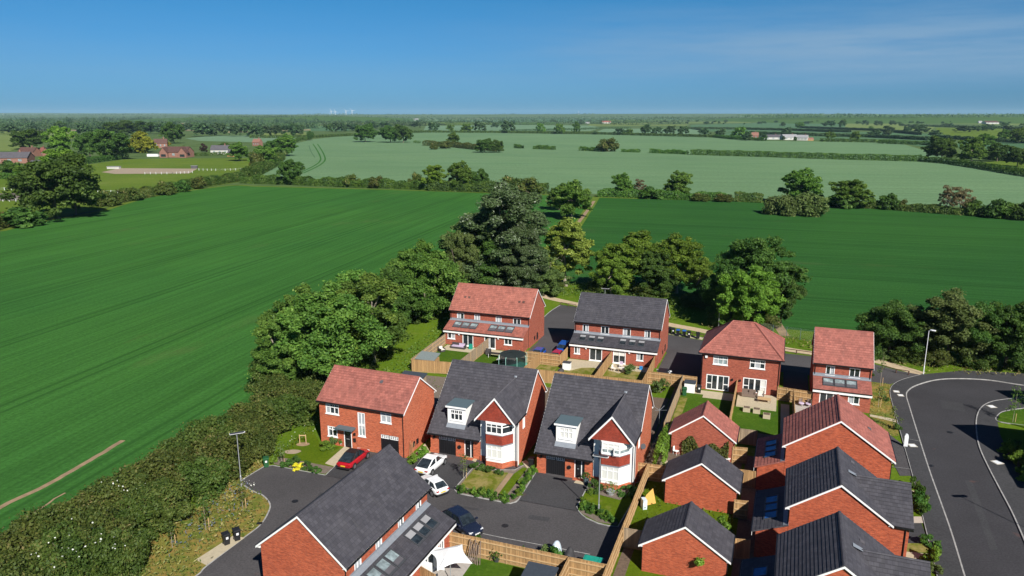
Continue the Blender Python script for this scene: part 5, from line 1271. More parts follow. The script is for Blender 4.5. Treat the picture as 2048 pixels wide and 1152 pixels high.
# white parasol
p = W(-22.05, 48.2); t = thing('garden_parasol', 'big white cantilever parasol over the patio', 'parasol', p, R(20))
k = MB(); cs = [(2.0*math.cos(math.pi/4+i*math.pi/2), 2.0*math.sin(math.pi/4+i*math.pi/2)) for i in range(4)]; ps = []
for i in range(4):
    a, b = cs[i], cs[(i+1) % 4]
    for j in range(8): f = j/8; s = 1-.20*math.sin(math.pi*f); ps.append(((a[0]*(1-f)+b[0]*f)*s, (a[1]*(1-f)+b[1]*f)*s, 2.12+.16*math.sin(math.pi*f)))
rings = [[(x*q_, y*q_, z+(2.95-z)*(1-q_)**1.25) for x, y, z in ps] for q_ in (1, .75, .5, .25, .02)]
k.loft(rings, caps=False); k.build('canopy', 'canvas_white', t, smooth=False)
k = MB()
for c in cs: k.tube((0, 0, 2.85), (c[0]*.98, c[1]*.98, 2.10), .02, n=5)
k.build('rib', 'galvanised', t)
k = MB(); k.tube((0, 0, 0), (0, 0, 2.93), .035, n=8); k.build('pole', 'galvanised', t); k = MB(); k.box(-.45, .45, -.45, .45, 0, .1); k.build('base', 'dark_grey', t)
# storage and wrapped things at the court end
t = tbox('storage_box', 'green plastic storage box with sloped lid at the court end', 'storage box', W(-12.55, 53.0), TH, (('body', 'plastic_green', ((0, 1.5, 0, .95, 0, .85),)), ('lid', 'plastic_green', ((-.05, 1.55, -.05, 1.0, .86, .98), (.05, .25, 0, .95, .985, 1.02), (1.2, 1.4, 0, .95, .985, 1.02)))))
def wrapped(label, p, rz, prof, m_, seed):
    rng = random.Random(seed); t = thing('covered_bike', label, 'cover', p, rz); rings = []
    for x, w_, h_ in prof: rings.append([(x+rng.uniform(-.05, .05), y*w_*rng.uniform(.9, 1.1), z*h_*rng.uniform(.94, 1.05)) for y, z in ((-1, 0), (-.95, .45), (-.6, .85), (0, 1), (.6, .85), (.95, .45), (1, 0))])
    k = MB(); k.loft(rings, closed=True); o = k.build('cover', m_, t, smooth=True); md = o.modifiers.new('soft', 'SUBSURF'); md.levels = 1; md.render_levels = 2
wrapped('silver tarpaulin over a tall garden item behind the fence', W(-15.1, 54.0), R(75), ((-.9, .3, .7), (-.5, .5, 1.15), (0, .55, 1.1), (.4, .5, 1.5), (.8, .42, 1.45), (1.1, .25, .9)), 'tarp_silver', 4)
wrapped('black cover over a barbecue beside the green storage box', W(-13.85, 53.7), R(70), ((-.6, .3, .8), (-.35, .5, 1.2), (0, .55, 1.25), (.3, .45, 1.6), (.6, .3, 1.4)), 'tarp_dark', 9)
# seating
def sofa(label, p, rz, w, m_, cush):
    tbox('garden_sofa', label, 'sofa', p, rz, (('base', m_, ((0, w, 0, .8, .08, .38),)), ('backrest', m_, ((0, w, .7, .85, .38, .85),)), ('armrest', m_, ((0, .14, 0, .7, .38, .62),)), ('armrest', m_, ((w-.14, w, 0, .7, .38, .62),)), ('cushion', cush, tuple((.16+i*(w-.32)/2, .14+(i+1)*(w-.32)/2, .02, .68, .381, .5) for i in range(2))), ('back_cushion', cush, ((w*.52, w-.18, .52, .69, .5, .84),))), 'garden seats')
sofa('dark wicker sofa with lilac cushions on the left patio', W(-47.0, 103.9), TH, 2.4, 'wicker_dark', 'cushion_lilac')
def armchair(label, p, rz, m_, cush): tbox('garden_chair', label, 'chair', p, rz, (('base', m_, ((-.4, .4, -.38, .4, .06, .36),)), ('backrest', m_, ((-.42, .42, .36, .48, .36, .82),)), ('armrest', m_, ((-.45, -.33, -.36, .36, .36, .6),)), ('armrest', m_, ((.33, .45, -.36, .36, .36, .6),)), ('cushion', cush, ((-.32, .32, -.36, .34, .361, .46),)), ('back_cushion', cush, ((-.3, .3, .26, .35, .461, .84),))), 'garden seats')
armchair('dark wicker armchair with cream cushions by the left fence', W(-47.6, 101.9), TH+R(60), 'wicker_dark', 'cushion_cream')
armchair('dark wicker armchair beside the dividing fence on the middle patio', W(-40.3, 103.2), TH+R(20), 'wicker_dark', 'wicker_dark')
def dining(label, p, rz, w, d, m_, leg): 
    t = tbox('garden_table', label, 'table', p, rz, (('tabletop', m_, ((-w/2, w/2, -d/2, d/2, .68, .73),)),))
    for sx in (-1, 1):
        for sy in (-1, 1): k = MB(); k.tube((sx*(w/2-.06), sy*(d/2-.06), 0), (sx*(w/2-.06), sy*(d/2-.06), .68), .03, n=6); k.build('leg', leg, t)
    return t
dining('low black garden table on the trampoline lawn', W(-38.8, 102.0), TH, 1.9, .8, 'black_metal', 'white_paint')
dining('small garden table with cloth on the right patio of the charcoal semi', W(-19.3, 102.0), TH, .9, .7, 'cushion_cream', 'post_wood')
dining('brown wicker table on the raised patio', W(.2, 96.4), TH, 1.6, .9, 'rail_wood', 'wicker_brown')
def stackchair(label, p, rz, m_, c_='cushion_cream'):
    t = tbox('garden_chair', label, 'chair', p, rz, (('seat', c_, ((-.25, .25, -.25, .25, .42, .48),)), ('backrest', m_, ((-.25, .25, .23, .28, .48, .95),))), 'garden seats')
    for sx in (-1, 1):
        for sy in (-1, 1): k = MB(); k.tube((sx*.22, sy*.22, 0), (sx*.22, sy*.22, .42), .02, n=5); k.build('leg', m_, t)
stackchair('pale garden chair left of the small cloth table', W(-20.5, 102.2), TH+R(70), 'cushion_cream'); stackchair('dark garden chair right of the small cloth table', W(-18.2, 102.8), TH-R(60), 'wicker_dark'); stackchair('pink-backed chair by the glass doors of the charcoal semi', W(-19.8, 103.9), TH, 'cushion_lilac')
sofa('brown wicker bench against the doors of the raised patio', W(-2.6, 97.3)+Vector((0, 0, .28)), TH, 1.7, 'wicker_brown', 'wicker_brown')
armchair('brown wicker chair with cream seat on the raised patio', W(-.3, 97.7)+Vector((0, 0, .28)), TH, 'wicker_brown', 'cushion_cream')
def round_chair(label, p, rz):
    t = thing('garden_chair', label, 'chair', p, rz, 'garden seats')
    k = MB(); k.lathe([(.34, .34), (.36, .42), (.32, .46)], 14); k.build('seat', 'cushion_lilac', t)
    k = MB(); k.loft([[(.36*math.cos(a), .34*math.sin(a), z) for a in [R(20)+i*R(140)/8 for i in range(9)]] + [(.31*math.cos(a), .29*math.sin(a), z) for a in [R(160)-i*R(140)/8 for i in range(9)]] for z in (.46, .9)]); k.build('backrest', 'wicker_brown', t)
    for i in range(4): a = R(45+90*i); k = MB(); k.tube((.3*math.cos(a), .3*math.sin(a), 0), (.26*math.cos(a), .26*math.sin(a), .36), .02, n=5); k.build('leg', 'black_metal', t)
p1, p2 = at(1602, 812), at(1616, 813)
round_chair('round-backed garden chair with pink seat, left of the pair by the fence', p1, R(30)); round_chair('round-backed garden chair with pink seat, right of the pair by the fence', p2, R(-70))
for i, (x, y, lb) in enumerate(((1493, 822.5, 'pale timber cube planter below the raised patio, left'), (1513, 825.5, 'pale timber cube planter below the raised patio, centre'), (1533, 836, 'pale timber cube planter on the lush lawn'))):
    tbox('timber_planter', lb, 'planter', at(x, y), TH, (('box', 'slab_paving', ((-.42, .42, -.4, .4, 0, .55),)), ('soil', 'soil', ((-.36, .36, -.34, .34, .551, .56),))), 'timber planters')
# white chest by the dark alley
tbox('garden_chest', 'white garden chest with dark felt lid beside the alley fence', 'chest', W(-9.9, 97.0), TH, (('body', 'white_render', ((0, 1.35, 0, 1.1, 0, 1.35),)), ('lid', 'felt_dark', ((-.08, 1.43, -.1, 1.18, 1.36, 1.46),))))
tbox('garden_cabinet', 'grey plastic garden cabinet on the patio of the charcoal semi', 'cabinet', W(-27.6, 100.2), TH, (('body', 'lamp_white', ((0, 1.1, 0, .8, 0, 1.05),)), ('lid', 'dark_grey', ((-.04, 1.14, -.04, .84, 1.06, 1.14),))))
wrapped('black covered barbecue at the grey cabinet', W(-27.4, 98.6), R(10), ((-.5, .3, .5), (-.2, .42, .8), (.2, .42, .82), (.5, .28, .6)), 'tarp_dark', 5)
tbox('recycling_crate', 'small blue crate against the wall of the charcoal semi', 'crate', W(-17.1, 103.9), TH, (('body', 'plastic_blue', ((0, .4, 0, .4, 0, .45),)), ('lid', 'plastic_blue', ((-.03, .43, -.03, .43, .451, .5),))))
tbox('compost_bin', 'dark green compost bin beside the lilac sofa', 'compost bin', W(-44.1, 104.4), TH, (('body', 'plastic_green', ((0, .5, 0, .5, 0, .75),)), ('lid', 'plastic_green', ((.05, .45, .05, .45, .751, .83),))))
p = at(1297, 1013); t = thing('yellow_board', 'yellow triangular board leaning in the grass beside the long fence', 'board', (p.x, p.y, .03), R(10))
k = MB(); k.prism([(-.75, .0), (.75, .2), (.62, 1.45), (-.1, .95)], -.02, .02, M=lambda x, z, y: (x, y+z*.45, z)); k.build('panel', 'board_yellow', t)
k = MB(); k.box(-.75, -.35, -.55, .1, 0, .95); k.build('grey_cover', 'tarp_silver', t)
p = at(1324, 900); t = thing('egg_chair', 'pale hanging egg chair by the climbing hedge', 'chair', (p.x, p.y, .05), R(-20), 'garden seats')
for s in (0, 1, 2, 3, 4):
    a = R(-80+40*s); k = MB(); k.path([(.55*math.cos(b)*math.sin(a), .55*math.cos(b)*abs(math.cos(a))*.8, 1.15+.75*math.sin(b)) for b in [R(-85+17*i) for i in range(11)]], [.02]*11, 4); k.build('hoop', 'cushion_cream', t)
k = MB(); k.lathe([(.1, .42), (.45, .55), (.5, .72), (.3, .7)], 12); k.build('cushion', 'cushion_lilac', t); k = MB(); k.lathe([(.5, 0), (.5, .05), (.06, .08), (.06, .45)], 12); k.build('base', 'white_paint', t)
stackchair('white chair beside the hanging egg chair', at(1352, 909), R(40), 'white_paint', 'white_paint')
stackchair('white chair right of the climbing plants', at(1455, 925), R(-30), 'white_paint', 'white_paint')
p = W(-8.2, 54.3); q = GA3.root
hb_ = thing('hanging_basket', 'hanging basket of leaves on the nearest garage gable', 'hanging basket', (GA3.root.location.x, GA3.root.location.y, 0), R(70.3)); 
k = MB(); k.path([(.09, 2.3, 2.5), (-.3, 2.3, 2.5), (-.3, 2.3, 2.2)], [.015]*3, 5); k.build('bracket', 'black_metal', hb_); k = MB(); k.lathe([(.02, 1.8), (.2, 1.95), (.24, 2.08)], 10, (-.3, 2.3, 0)); k.build('basket', 'terracotta', hb_)
rng_ = np.random.default_rng(5); C_, N_, T_ = blobs(rng_, [np.array([-.3, 2.3, 2.12])], [np.array([.34, .34, .22])], 160, .1); link('plants', leaf_mesh('basket_leaves', C_, N_, T_, .1, 'leaf_bright', rng_, T_), hb_)
# rotary dryer by the right bay house, pots, swing frame, stake guards
p = at(1318, 848); t = thing('rotary_dryer', 'folded rotary clothes dryer in the alley by the right bay house', 'clothes dryer', p); k = MB(); k.tube((0, 0, 0), (0, 0, 2.0), .03, n=6); k.build('pole', 'galvanised', t)
for i in range(4): a = R(45+90*i); k = MB(); k.tube((0, 0, 1.75), (1.0*math.cos(a), 1.0*math.sin(a), 2.05), .02, n=5); k.build('arm', 'galvanised', t)
def pot(label, p, r0, h_, leaf, m_='terracotta', seed=1):
    t = thing('potted_plant', label, 'potted plant', p); k = MB(); k.lathe([(r0*.7, 0), (r0, h_), (r0*1.08, h_+.03), (r0*.9, h_+.03)], 12); k.build('pot', m_, t)
    g = np.random.default_rng(seed); c, n_, tt = blobs(g, [np.array([0, 0, h_+r0*.9])], [np.array([r0*1.5, r0*1.5, r0*1.3])], 170, .1); link('plants', leaf_mesh('pot_leaves', c, n_, tt, .1, leaf, g, tt), t)
pot('broad pot of shrubby leaves below the right bay window', at(1221, 990), .42, .45, 'leaf_olive', 'galvanised', 2); pot('tall teal pot plant by the porch of the right bay house', at(1172, 967), .3, .5, 'leaf_dark', 'grp_green_grey', 3)
pot('white pot plant by the door of the left red-roofed house', at(684, 891), .22, .35, 'leaf_dark', 'white_paint', 4); pot('small pot plant on the court-side planting bed', at(921, 1100), .28, .4, 'leaf_bright', 'terracotta', 6); pot('dark pot plant by the court fence in the parasol garden', at(993, 1122), .34, .4, 'leaf_dark', 'dark_grey', 7)
t = thing('ladder', 'wooden lengths leaning on the gable of the left red-roofed house', 'timber', at(819, 914), TH)
for i in range(4): k = MB(); k.tube((i*.18, -.1*i, 0), (i*.16-.02, .35, 1.7-.2*(i % 2)), .025, n=4); k.build('plank', 'post_wood', t)
t = thing('timber_stack', 'weathered timber lengths leaning on the court fence', 'timber', W(-21.7, 51.55), TH)
for i in range(7): k = MB(); k.tube((i*.17, -.55-.05*(i % 3), 0), (i*.15-.1, .2, 1.75-.2*(i % 3)), .045, n=4); k.build('plank', 'wicker_brown', t)
tbox('garden_bench_set', 'dark patio chairs folded under the white parasol', 'chair', W(-22.9, 46.9), R(30), (('seat', 'dark_grey', ((-.5, .5, -.3, .3, .4, .46),)), ('backrest', 'dark_grey', ((-.5, .5, .28, .34, .46, .95),)), ('leg', 'galvanised', ((-.48, -.42, -.28, .3, 0, .4),)), ('leg', 'galvanised', ((.42, .48, -.28, .3, 0, .4),))))
armchair('white-cushioned armchair at the bottom edge on the lawn', W(-19.9, 46.6), R(190), 'dark_grey', 'white_paint'); armchair('dark armchair with pale cushion right of another at the bottom edge', W(-18.5, 46.7), R(170), 'dark_grey', 'cushion_cream')
tbox('paddling_pool', 'bright blue plastic pool leaning by the slate-blue shed', 'paddling pool', W(-16.6, 47.8), R(60), (('wall', 'plastic_blue', ((-.1, .1, -.9, .9, 0, 1.2),)), ('rim', 'plastic_blue', ((-.14, .14, -.95, .95, 1.201, 1.28),))))
def tree_guard(label, p, h_=1.1):
    t = thing('tree_stake', label, 'tree stakes', p)
    for sx in (-.35, .35): k = MB(); k.tube((sx, 0, 0), (sx, 0, h_), .05, n=6); k.build('stake', 'rail_wood', t)
    k = MB(); k.box(-.38, .38, -.03, .03, h_-.15, h_-.05); k.build('crossbar', 'rail_wood', t)
tree_guard('timber stakes around a missing sapling on the left lawn', at(606, 887.5))
p = at(585, 904); sheet('soil_patch', [(p.x+.9*math.cos(a)*(1+.1*math.sin(3*a)), p.y+.55*math.sin(a)) for a in [R(i*20) for i in range(18)]], .036, 'sand')
p = at(606, 889); sheet('soil_patch', [(p.x+.75*math.cos(a), p.y+.5*math.sin(a)) for a in [R(i*20) for i in range(18)]], .036, 'dirt')
# ------------------------------------------------------------------ trees near the houses
make_tree('ash_a', 11, 12, 12, .5, 95, 630, 0.17, 'leaf_ash', 'bark_pale', 'ash', 14)
make_tree('ash_b', 12, 10, 12, .5, 80, 630, 0.17, 'leaf_ash', 'bark_pale', 'ash', 12)
make_tree('oak_dark', 13, 11, 13, .5, 90, 609, 0.18, 'leaf_dark', 'bark', 'round', 10)
make_tree('maple', 14, 10, 12, 1.6, 85, 609, 0.17, 'leaf_bright', 'bark_pale', 'round', 10)
make_tree('lime', 15, 8, 11, 1.6, 64, 525, 0.17, 'leaf_lime', 'bark_pale', 'round', 10, bare=.15)
make_tree('silver', 16, 12, 18, .5, 125, 630, 0.18, 'leaf_silver', 'bark', 'ash', 10)
make_tree('olive_tree', 17, 10, 13, .5, 85, 546, 0.18, 'leaf_olive', 'bark', 'round', 10)
make_tree('field_oak', 21, 14, 13, .9, 90, 255, 0.32, 'leaf_dark', 'bark', 'spread', 10)
make_tree('field_ash', 22, 11, 13, 1.2, 70, 221, 0.32, 'leaf_ash', 'bark_pale', 'ash', 12, bare=.1)
make_tree('field_bright', 23, 11, 12, .7, 70, 238, 0.32, 'leaf_bright', 'bark', 'round', 8)
make_tree('field_sparse', 24, 9, 11, 2.0, 46, 119, 0.25, 'leaf_brown', 'bark_pale', 'ash', 22, bare=.25)
make_tree('gold_conifer', 25, 14, 12, .2, 90, 120, .5, 'leaf_gold', 'bark', 'cone', 4)
make_tree('copper_tree', 26, 6, 7, .4, 40, 80, .4, 'leaf_copper', 'bark', 'round', 4)
for i, (lf, kd) in enumerate((('leaf_far', 'round'), ('leaf_far', 'spread'), ('leaf_dark', 'ash'), ('leaf_ash', 'round'), ('leaf_far', 'ash'), ('leaf_dark', 'spread'))):
    make_tree('far_%d' % i, 40+i, 12, 11, .4, 34, 46, .8, lf, 'bark', kd, 4, tr=.035)
make_bush('haw_a', 51, 7.5, 4.6, 60, 510, 0.150, 'leaf_haw'); make_bush('haw_b', 52, 7, 4.2, 56, 510, 0.150, 'leaf_hawg'); make_bush('haw_c', 53, 6.5, 4.4, 54, 493, 0.150, 'leaf_haw')
make_bush('shrub', 54, 1.6, 1.1, 12, 130, .09, 'leaf_hedge'); make_bush('shrub_dark', 55, 1.5, 1.0, 12, 130, .09, 'leaf_dark'); make_bush('shrub_lime', 56, 1.3, .9, 12, 120, .09, 'leaf_bright'); make_bush('shrub_yellow', 57, 1.0, .7, 10, 120, .07, 'flower_yellow')
make_bush('field_bush', 58, 8, 5, 30, 130, .38, 'leaf_haw'); make_bush('field_bush_d', 59, 8, 5, 30, 130, .38, 'leaf_dark'); make_bush('field_bush_o', 60, 7, 6, 30, 150, .36, 'leaf_olive')

gT = 'trees between the houses and the field'
ptree('ash_a', 655, 760, 566, 235, 'broad pale-stemmed ash tree behind the left red-roofed house', gT)
ptree('ash_b', 745, 728, 548, 180, 'leafy ash tree left of the garden fences, crown touching the field', gT)
ptree('ash_b', 560, 770, 640, 130, 'lower ash tree at the hedge end, left of the red-roofed house', gT)
ptree('maple', 690, 752, 640, 110, 'bright green undergrowth tree directly behind the red roof', gT)
ptree('ash_a', 850, 640, 480, 165, 'tall ash tree beside the orange-roofed semi', gT)
ptree('oak_dark', 888, 612, 520, 100, 'dark tree close behind the orange-roofed semi', gT)
ptree('olive_tree', 945, 575, 425, 140, 'brownish olive tree just left of the tall silvery tree', gT)
ptree('silver', 1012, 588, 370, 185, 'tallest tree, dark with silvery leaf undersides, behind the orange roof', gT)
ptree('lime', 1132, 572, 438, 112, 'yellow-green lime tree right of the tall silvery tree', gT)
ptree('maple', 1262, 582, 462, 130, 'rounded green tree, left of the pair behind the charcoal semi', gT)
ptree('maple', 1352, 586, 466, 105, 'rounded green tree, right of the pair behind the charcoal semi', gT)
ptree('oak_dark', 1512, 640, 464, 168, 'big dark tree at the field edge behind the hipped roof', gT)
ptree('maple', 1487, 662, 528, 122, 'bright yellow-green tree in front of the big dark tree', gT)
ptree('oak_dark', 1425, 612, 560, 60, 'small dark tree in the shade between the pair and the big dark tree', gT)
for k_, x, yb, yt, wp, lb in (('ash_a', 610, 730, 572, 170, 'ash tree at the field side of the broad pale-stemmed ash'), ('ash_b', 720, 700, 540, 150, 'ash tree between the broad ash and the leafy ash, crown top against the field'), ('oak_dark', 790, 660, 530, 110, 'dark tree between the leafy ash and the tall ash'), ('ash_b', 830, 640, 498, 130, 'ash tree on the field side of the tall ash'), ('olive_tree', 915, 600, 455, 100, 'small olive tree on the field side of the brownish one'), ('oak_dark', 975, 590, 470, 120, 'dark tree filling below the tall silvery tree'), ('silver', 1046, 600, 448, 105, 'shorter silvery tree leaning right of the tallest tree'), ('olive_tree', 1085, 592, 510, 90, 'low olive tree between silvery tree and lime'), ('maple', 1222, 590, 492, 80, 'slim green tree at the left side of the pair'), ('oak_dark', 1308, 592, 498, 90, 'dark tree filling between the pair of rounded trees'), ('maple', 1395, 600, 505, 60, 'slim green tree at the right side of the pair'), ('oak_dark', 1560, 648, 520, 80, 'dark tree at the right flank of the big dark tree'), ('oak_dark', 1450, 640, 505, 90, 'dark tree at the left flank of the big dark tree'), ('oak_dark', 1950, 730, 600, 110, 'dark tree between the olive tree and the pale-trunked tree')): ptree(k_, x, yb, yt, wp, lb, gT)
for i_, (x, y, wp, hh) in enumerate(((540, 772, 90, 4.5), (590, 765, 90, 4), (640, 772, 90, 4), (690, 764, 90, 4), (725, 742, 70, 3.0), (760, 716, 60, 2.4), (835, 640, 70, 3.5), (860, 622, 70, 4), (890, 600, 70, 4), (945, 592, 80, 4), (1000, 590, 80, 3.5), (1050, 592, 70, 3), (1095, 578, 70, 2.2), (1200, 582, 70, 2.6), (1300, 590, 80, 2.6), (1400, 612, 80, 3), (1450, 650, 70, 3), (1530, 655, 60, 3), (1740, 712, 60, 3), (1810, 722, 70, 2.6), (1870, 728, 70, 2.6), (1950, 732, 70, 2.6), (2050, 740, 70, 2.6))):
    p = at(x, y); plant(('haw_b', 'haw_a')[i_ % 3 == 2], (p.x, p.y, 0), wp*proj(p)[2]/FPX, hh, 'scrubby bush filling the shade under the trees', 'scrub bushes under the trees', 'bush', 'bush')
gR = 'trees beyond the right-hand road'
ptree('haw_tree' if 'haw_tree' in KIDS else 'oak_dark', 1778, 716, 598, 128, 'dark rounded tree behind the white street lamp, left of its clump', gR)
ptree('olive_tree', 1890, 727, 578, 150, 'dark olive tree in the middle of the clump by the road bend', gR)
ptree('oak_dark', 2008, 735, 597, 132, 'dark tree with a visible pale trunk near the right edge', gR)
ptree('olive_tree', 1835, 712, 612, 110, 'lower olive tree filling the gap behind the white street lamp', gR)
ptree('oak_dark', 2098, 742, 600, 130, 'dark tree cut off by the right edge beyond the bend', gR)
for i, (x, y, w_, yt, k) in enumerate(((1120, 600, 110, 572, 'field_bright'),)): pass
# overgrown hedgerow along the left side
gH = 'hawthorn bushes of the overgrown left hedgerow'
rb = random.Random(4); lab_h = 'hawthorn bush in the overgrown hedgerow left of the court'
HB = [(600, 822, 100), (565, 850, 110), (520, 862, 120), (556, 812, 100), (480, 892, 125), (430, 905, 120), (440, 945, 120), (385, 945, 130), (340, 985, 130), (395, 985, 120), (290, 1010, 140), (320, 1045, 130), (235, 1035, 140), (262, 1080, 140), (180, 1075, 140), (200, 1125, 150), (120, 1110, 150), (130, 1165, 160), (50, 1140, 150), (60, 1200, 170), (-30, 1180, 160), (230, 1150, 120), (510, 905, 90), (-20, 1240, 170)]
for i, (x, y, wp) in enumerate(HB):
    p = at(x, y); d = proj(p)[2]; hh = rb.uniform(3.9, 5.0)*(.9 if i in (22,) else 1)
    plant(('haw_a', 'haw_b', 'haw_c', 'haw_a')[i % 4], (p.x, p.y, 0), wp*d/FPX*1.05, hh, lab_h, gH, 'hawthorn_bush', 'bush')
def blossom(name, px, n, seed, spread=.7, z=(2.4, 4.2)):
    g = np.random.default_rng(seed); C = []
    for x, y in px:
        p = at(x, y, 3.4)
        for _ in range(n): C.append((p.x+g.normal()*spread, p.y+g.normal()*spread, 3.5+g.uniform(-.5, .9)))
    C = np.array(C); Nn = g.normal(size=C.shape)+np.array([.2, -.6, 1]); T = g.uniform(0, 1, len(C))
    tag(link(name, leaf_mesh(name, C, Nn, T, .085, 'flower_white', g, T, .9)), kind='stuff')
blossom('blossom', [(238, 975), (245, 982), (205, 1050), (180, 1090), (160, 1075), (150, 1110), (245, 1095), (90, 1120), (110, 1100), (200, 1100)], 6, 3)
# saplings, shrubs and beds
def sapling(label, px, ytop, leaf, seed, group='young staked saplings', n=150, wd=.55):
    p = at(*px); h_ = height_to(p, ytop); g = np.random.default_rng(seed); t = thing('sapling', label, 'sapling', p, 0, group)
    k = MB(); k.tube((0, 0, 0), (0, 0, h_*.95), .035, .012, n=5); k.build('trunk', 'bark_pale', t)
    k = MB(); k.tube((.3, 0, 0), (.3, 0, 1.2), .035, n=5); k.build('stake', 'rail_wood', t)
    cc = [np.array([g.normal()*wd*.35, g.normal()*wd*.35, h_*z_]) for z_ in np.linspace(.42, 1., 7)]; c, n_, tt = blobs(g, cc, [np.array([wd*.5]*3)]*7, n/7, .1); link('crown', leaf_mesh('sapling_leaves', c, n_, tt, .1, leaf, g, tt), t)
for i, (px, yt, lf, lb) in enumerate((((486, 1020), 965, 'leaf_haw', 'young staked sapling below the left street lamp'), ((345, 1095), 1035, 'leaf_hawg', 'young sapling in the dry verge left of the black bins'), ((412, 1060), 1000, 'leaf_hawg', 'young sapling between hedge and bins in the wild verge'), ((250, 1140), 1078, 'leaf_bright', 'bright young sapling at the bottom of the wild verge'), ((927, 958), 912, 'leaf_olive', 'thin young tree on the drive edge of the left bay house'), ((1760, 772), 700, 'leaf_olive', 'slender young tree beside the narrow red-roofed house'), ((1756, 815), 778, 'leaf_olive', 'small sapling by the stepping path near the bend'), ((1786, 858), 818, 'leaf_olive', 'small leafy sapling right of the red-roofed road house'), ((2025, 846), 783, 'leaf_ash', 'sapling on the small lawn by the right pavement'), ((563, 925), 888, 'leaf_olive', 'thin staked sapling by the green bin'))):
    sapling(lb, px, yt, lf, 70+i, wd=1.0 if i == 8 else .6, n=260 if i in (5, 8) else 170)
def shrub(label, px, wd, h_, k='shrub', group='garden shrubs', z=.0):
    p = at(*px); return plant(k, (p.x, p.y, z), wd, h_, label, group, 'shrub', 'shrub')
def shrub_row(label, a, b, n, wd, h_, k, group, z=.08, jit=.12):
    A, B = at(*a), at(*b)
    for i in range(n):
        p = A.lerp(B, (i+.5)/n); plant(k[i % len(k)], (p.x+random.gauss(0, jit), p.y+random.gauss(0, jit), z), wd*random.uniform(.8, 1.2), h_*random.uniform(.75, 1.25), label, group, 'shrub', 'shrub')
g2 = 'hedging shrubs round the left front lawn'
shrub_row('young hedging shrub along the court edge of the left bay garden', (915, 984), (1018, 1005), 15, .85, .8, ('shrub', 'shrub_lime', 'shrub'), g2)
shrub_row('young hedging shrub along the drive edge of the left bay garden', (1030, 1000), (1066, 944), 12, .85, .8, ('shrub', 'shrub_lime'), 'hedging shrubs between drive and left front lawn')
shrub_row('low hedging shrub round the court corner of the right bay garden', (1160, 1017), (1230, 1046), 13, .95, .85, ('shrub', 'shrub_lime', 'shrub'), 'hedging shrubs round the right front lawn')
for lb, px, wd, h_, k in (('grey-green mounded shrub below the left bay window', (957, 938), 1.7, .85, 'shrub_dark'), ('grey-green mounded shrub right of another below the left bay', (978, 942), 1.5, .8, 'shrub_dark'), ('small round shrub at the corner of the left bay plinth', (1000, 950), 1.0, .8, 'shrub_dark'),
    ('tall leafy shrub by the right bay and street lamp', (1190, 985), 1.6, 1.5, 'shrub_dark'), ('dark mounded shrub at the right end of the bay bed', (1252, 990), 2.2, .9, 'shrub_dark'), ('yellow-green tuft in the right front bed', (1181, 988), .8, .6, 'shrub_lime'), ('bright lime shrub on the drive corner of the right garden', (1165, 1008), .9, .7, 'shrub_lime'),
    ('bright green clipped shrub behind the white modern car', (829, 928), 1.5, 1.1, 'shrub_lime'), ('bright green clipped shrub nearer the house, behind the white car', (846, 912), 1.5, 1.1, 'shrub_lime'), ('yellow-flowered shrub in the bed beside the court', (596, 938), 1.3, .6, 'shrub_yellow'), ('low green shrub below the left ground-floor window', (650, 898), 2.2, .8, 'shrub_lime'), ('red-tinged shrub by the porch of the red-roofed house', (668, 890), 1.0, 1.3, 'shrub_r'),
    ('bright shrub next to the green bin', (549, 928), 1.0, .8, 'shrub_lime'), ('dark twiggy shrub in the court-side bed', (571, 932), 1.4, .9, 'shrub_dark'), ('dark shrub behind the yellow flowers', (585, 928), 1.5, 1.0, 'shrub_dark'), ('dark green shrub right of the yellow flowers', (612, 938), 1.2, .9, 'shrub_dark'), ('low sprawling shrub at the path end of the bed', (632, 944), 1.4, .7, 'shrub_dark'),
    ('green bush against the end of the court fence', (1118, 1131), 1.9, 2.0, 'shrub'), ('climbing rose on the court fence beside the bush', (1052, 1118), .9, 1.3, 'shrub_dark'), ('leafy climber near the timber lengths on the court fence', (952, 1095), .8, 1.5, 'shrub'), ('pale dried climber at the right end of the court fence', (1092, 1120), 1.7, 1.4, 'shrub_r'),
    ('large round shrub between the two nearest garages', (1442, 1063), 1.7, 1.4, 'shrub_lime'), ('pale-flowering shrub by the bottom of the nearest garage', (1292, 1010), 1.3, .8, 'shrub'), ('leggy shrub in the alley beside the right bay house', (1322, 785), 2.1, 2.4, 'shrub_r'), ('leggy shrub on the boundary behind the right bay house', (1260, 748), 1.6, 1.8, 'shrub_r'),
    ('dark shrub on the verge near the top of the stepping path', (1742, 752), 1.0, .8, 'shrub_dark'), ('small round shrub beside the lower sapling on the verge', (1772, 802), .9, .8, 'shrub_dark'), ('low shrub at the kerb left of the service pillar', (1796, 860), 1.1, .9, 'shrub'), ('fresh green shrub above the pale slab on the road edge', (1830, 978), 1.1, 1.5, 'shrub'), ('spreading shrub on the kerb below the gravel bed', (1859, 1095), 1.6, 1.2, 'shrub'), ('tall grassy shrub at the bottom of the road verge', (1868, 1128), 1.7, 1.6, 'shrub_lime'), ('reddish shrub at the bottom edge of the road verge', (1871, 1148), 1.1, 1.0, 'shrub_r')):
    if k == 'shrub_r' and 'shrub_r' not in KIDS: make_bush('shrub_r', 61, 1.5, 1.2, 12, 90, .09, 'leaf_olive')
    shrub(lb, px, wd, h_, k, z=.05)
shrub_row('clipped evergreen shrub lining the road-side of the middle road house', (1836, 996), (1845, 1030), 5, 1.5, 1.6, ('shrub',), 'evergreen shrubs by the road-side wing', z=.03)
shrub_row('leafy shrub in the shade of the right-hand pavement', (2018, 890), (2052, 968), 6, 1.8, 1.4, ('shrub', 'shrub_lime'), 'shrubs along the shaded right pavement', z=.1, jit=.3)
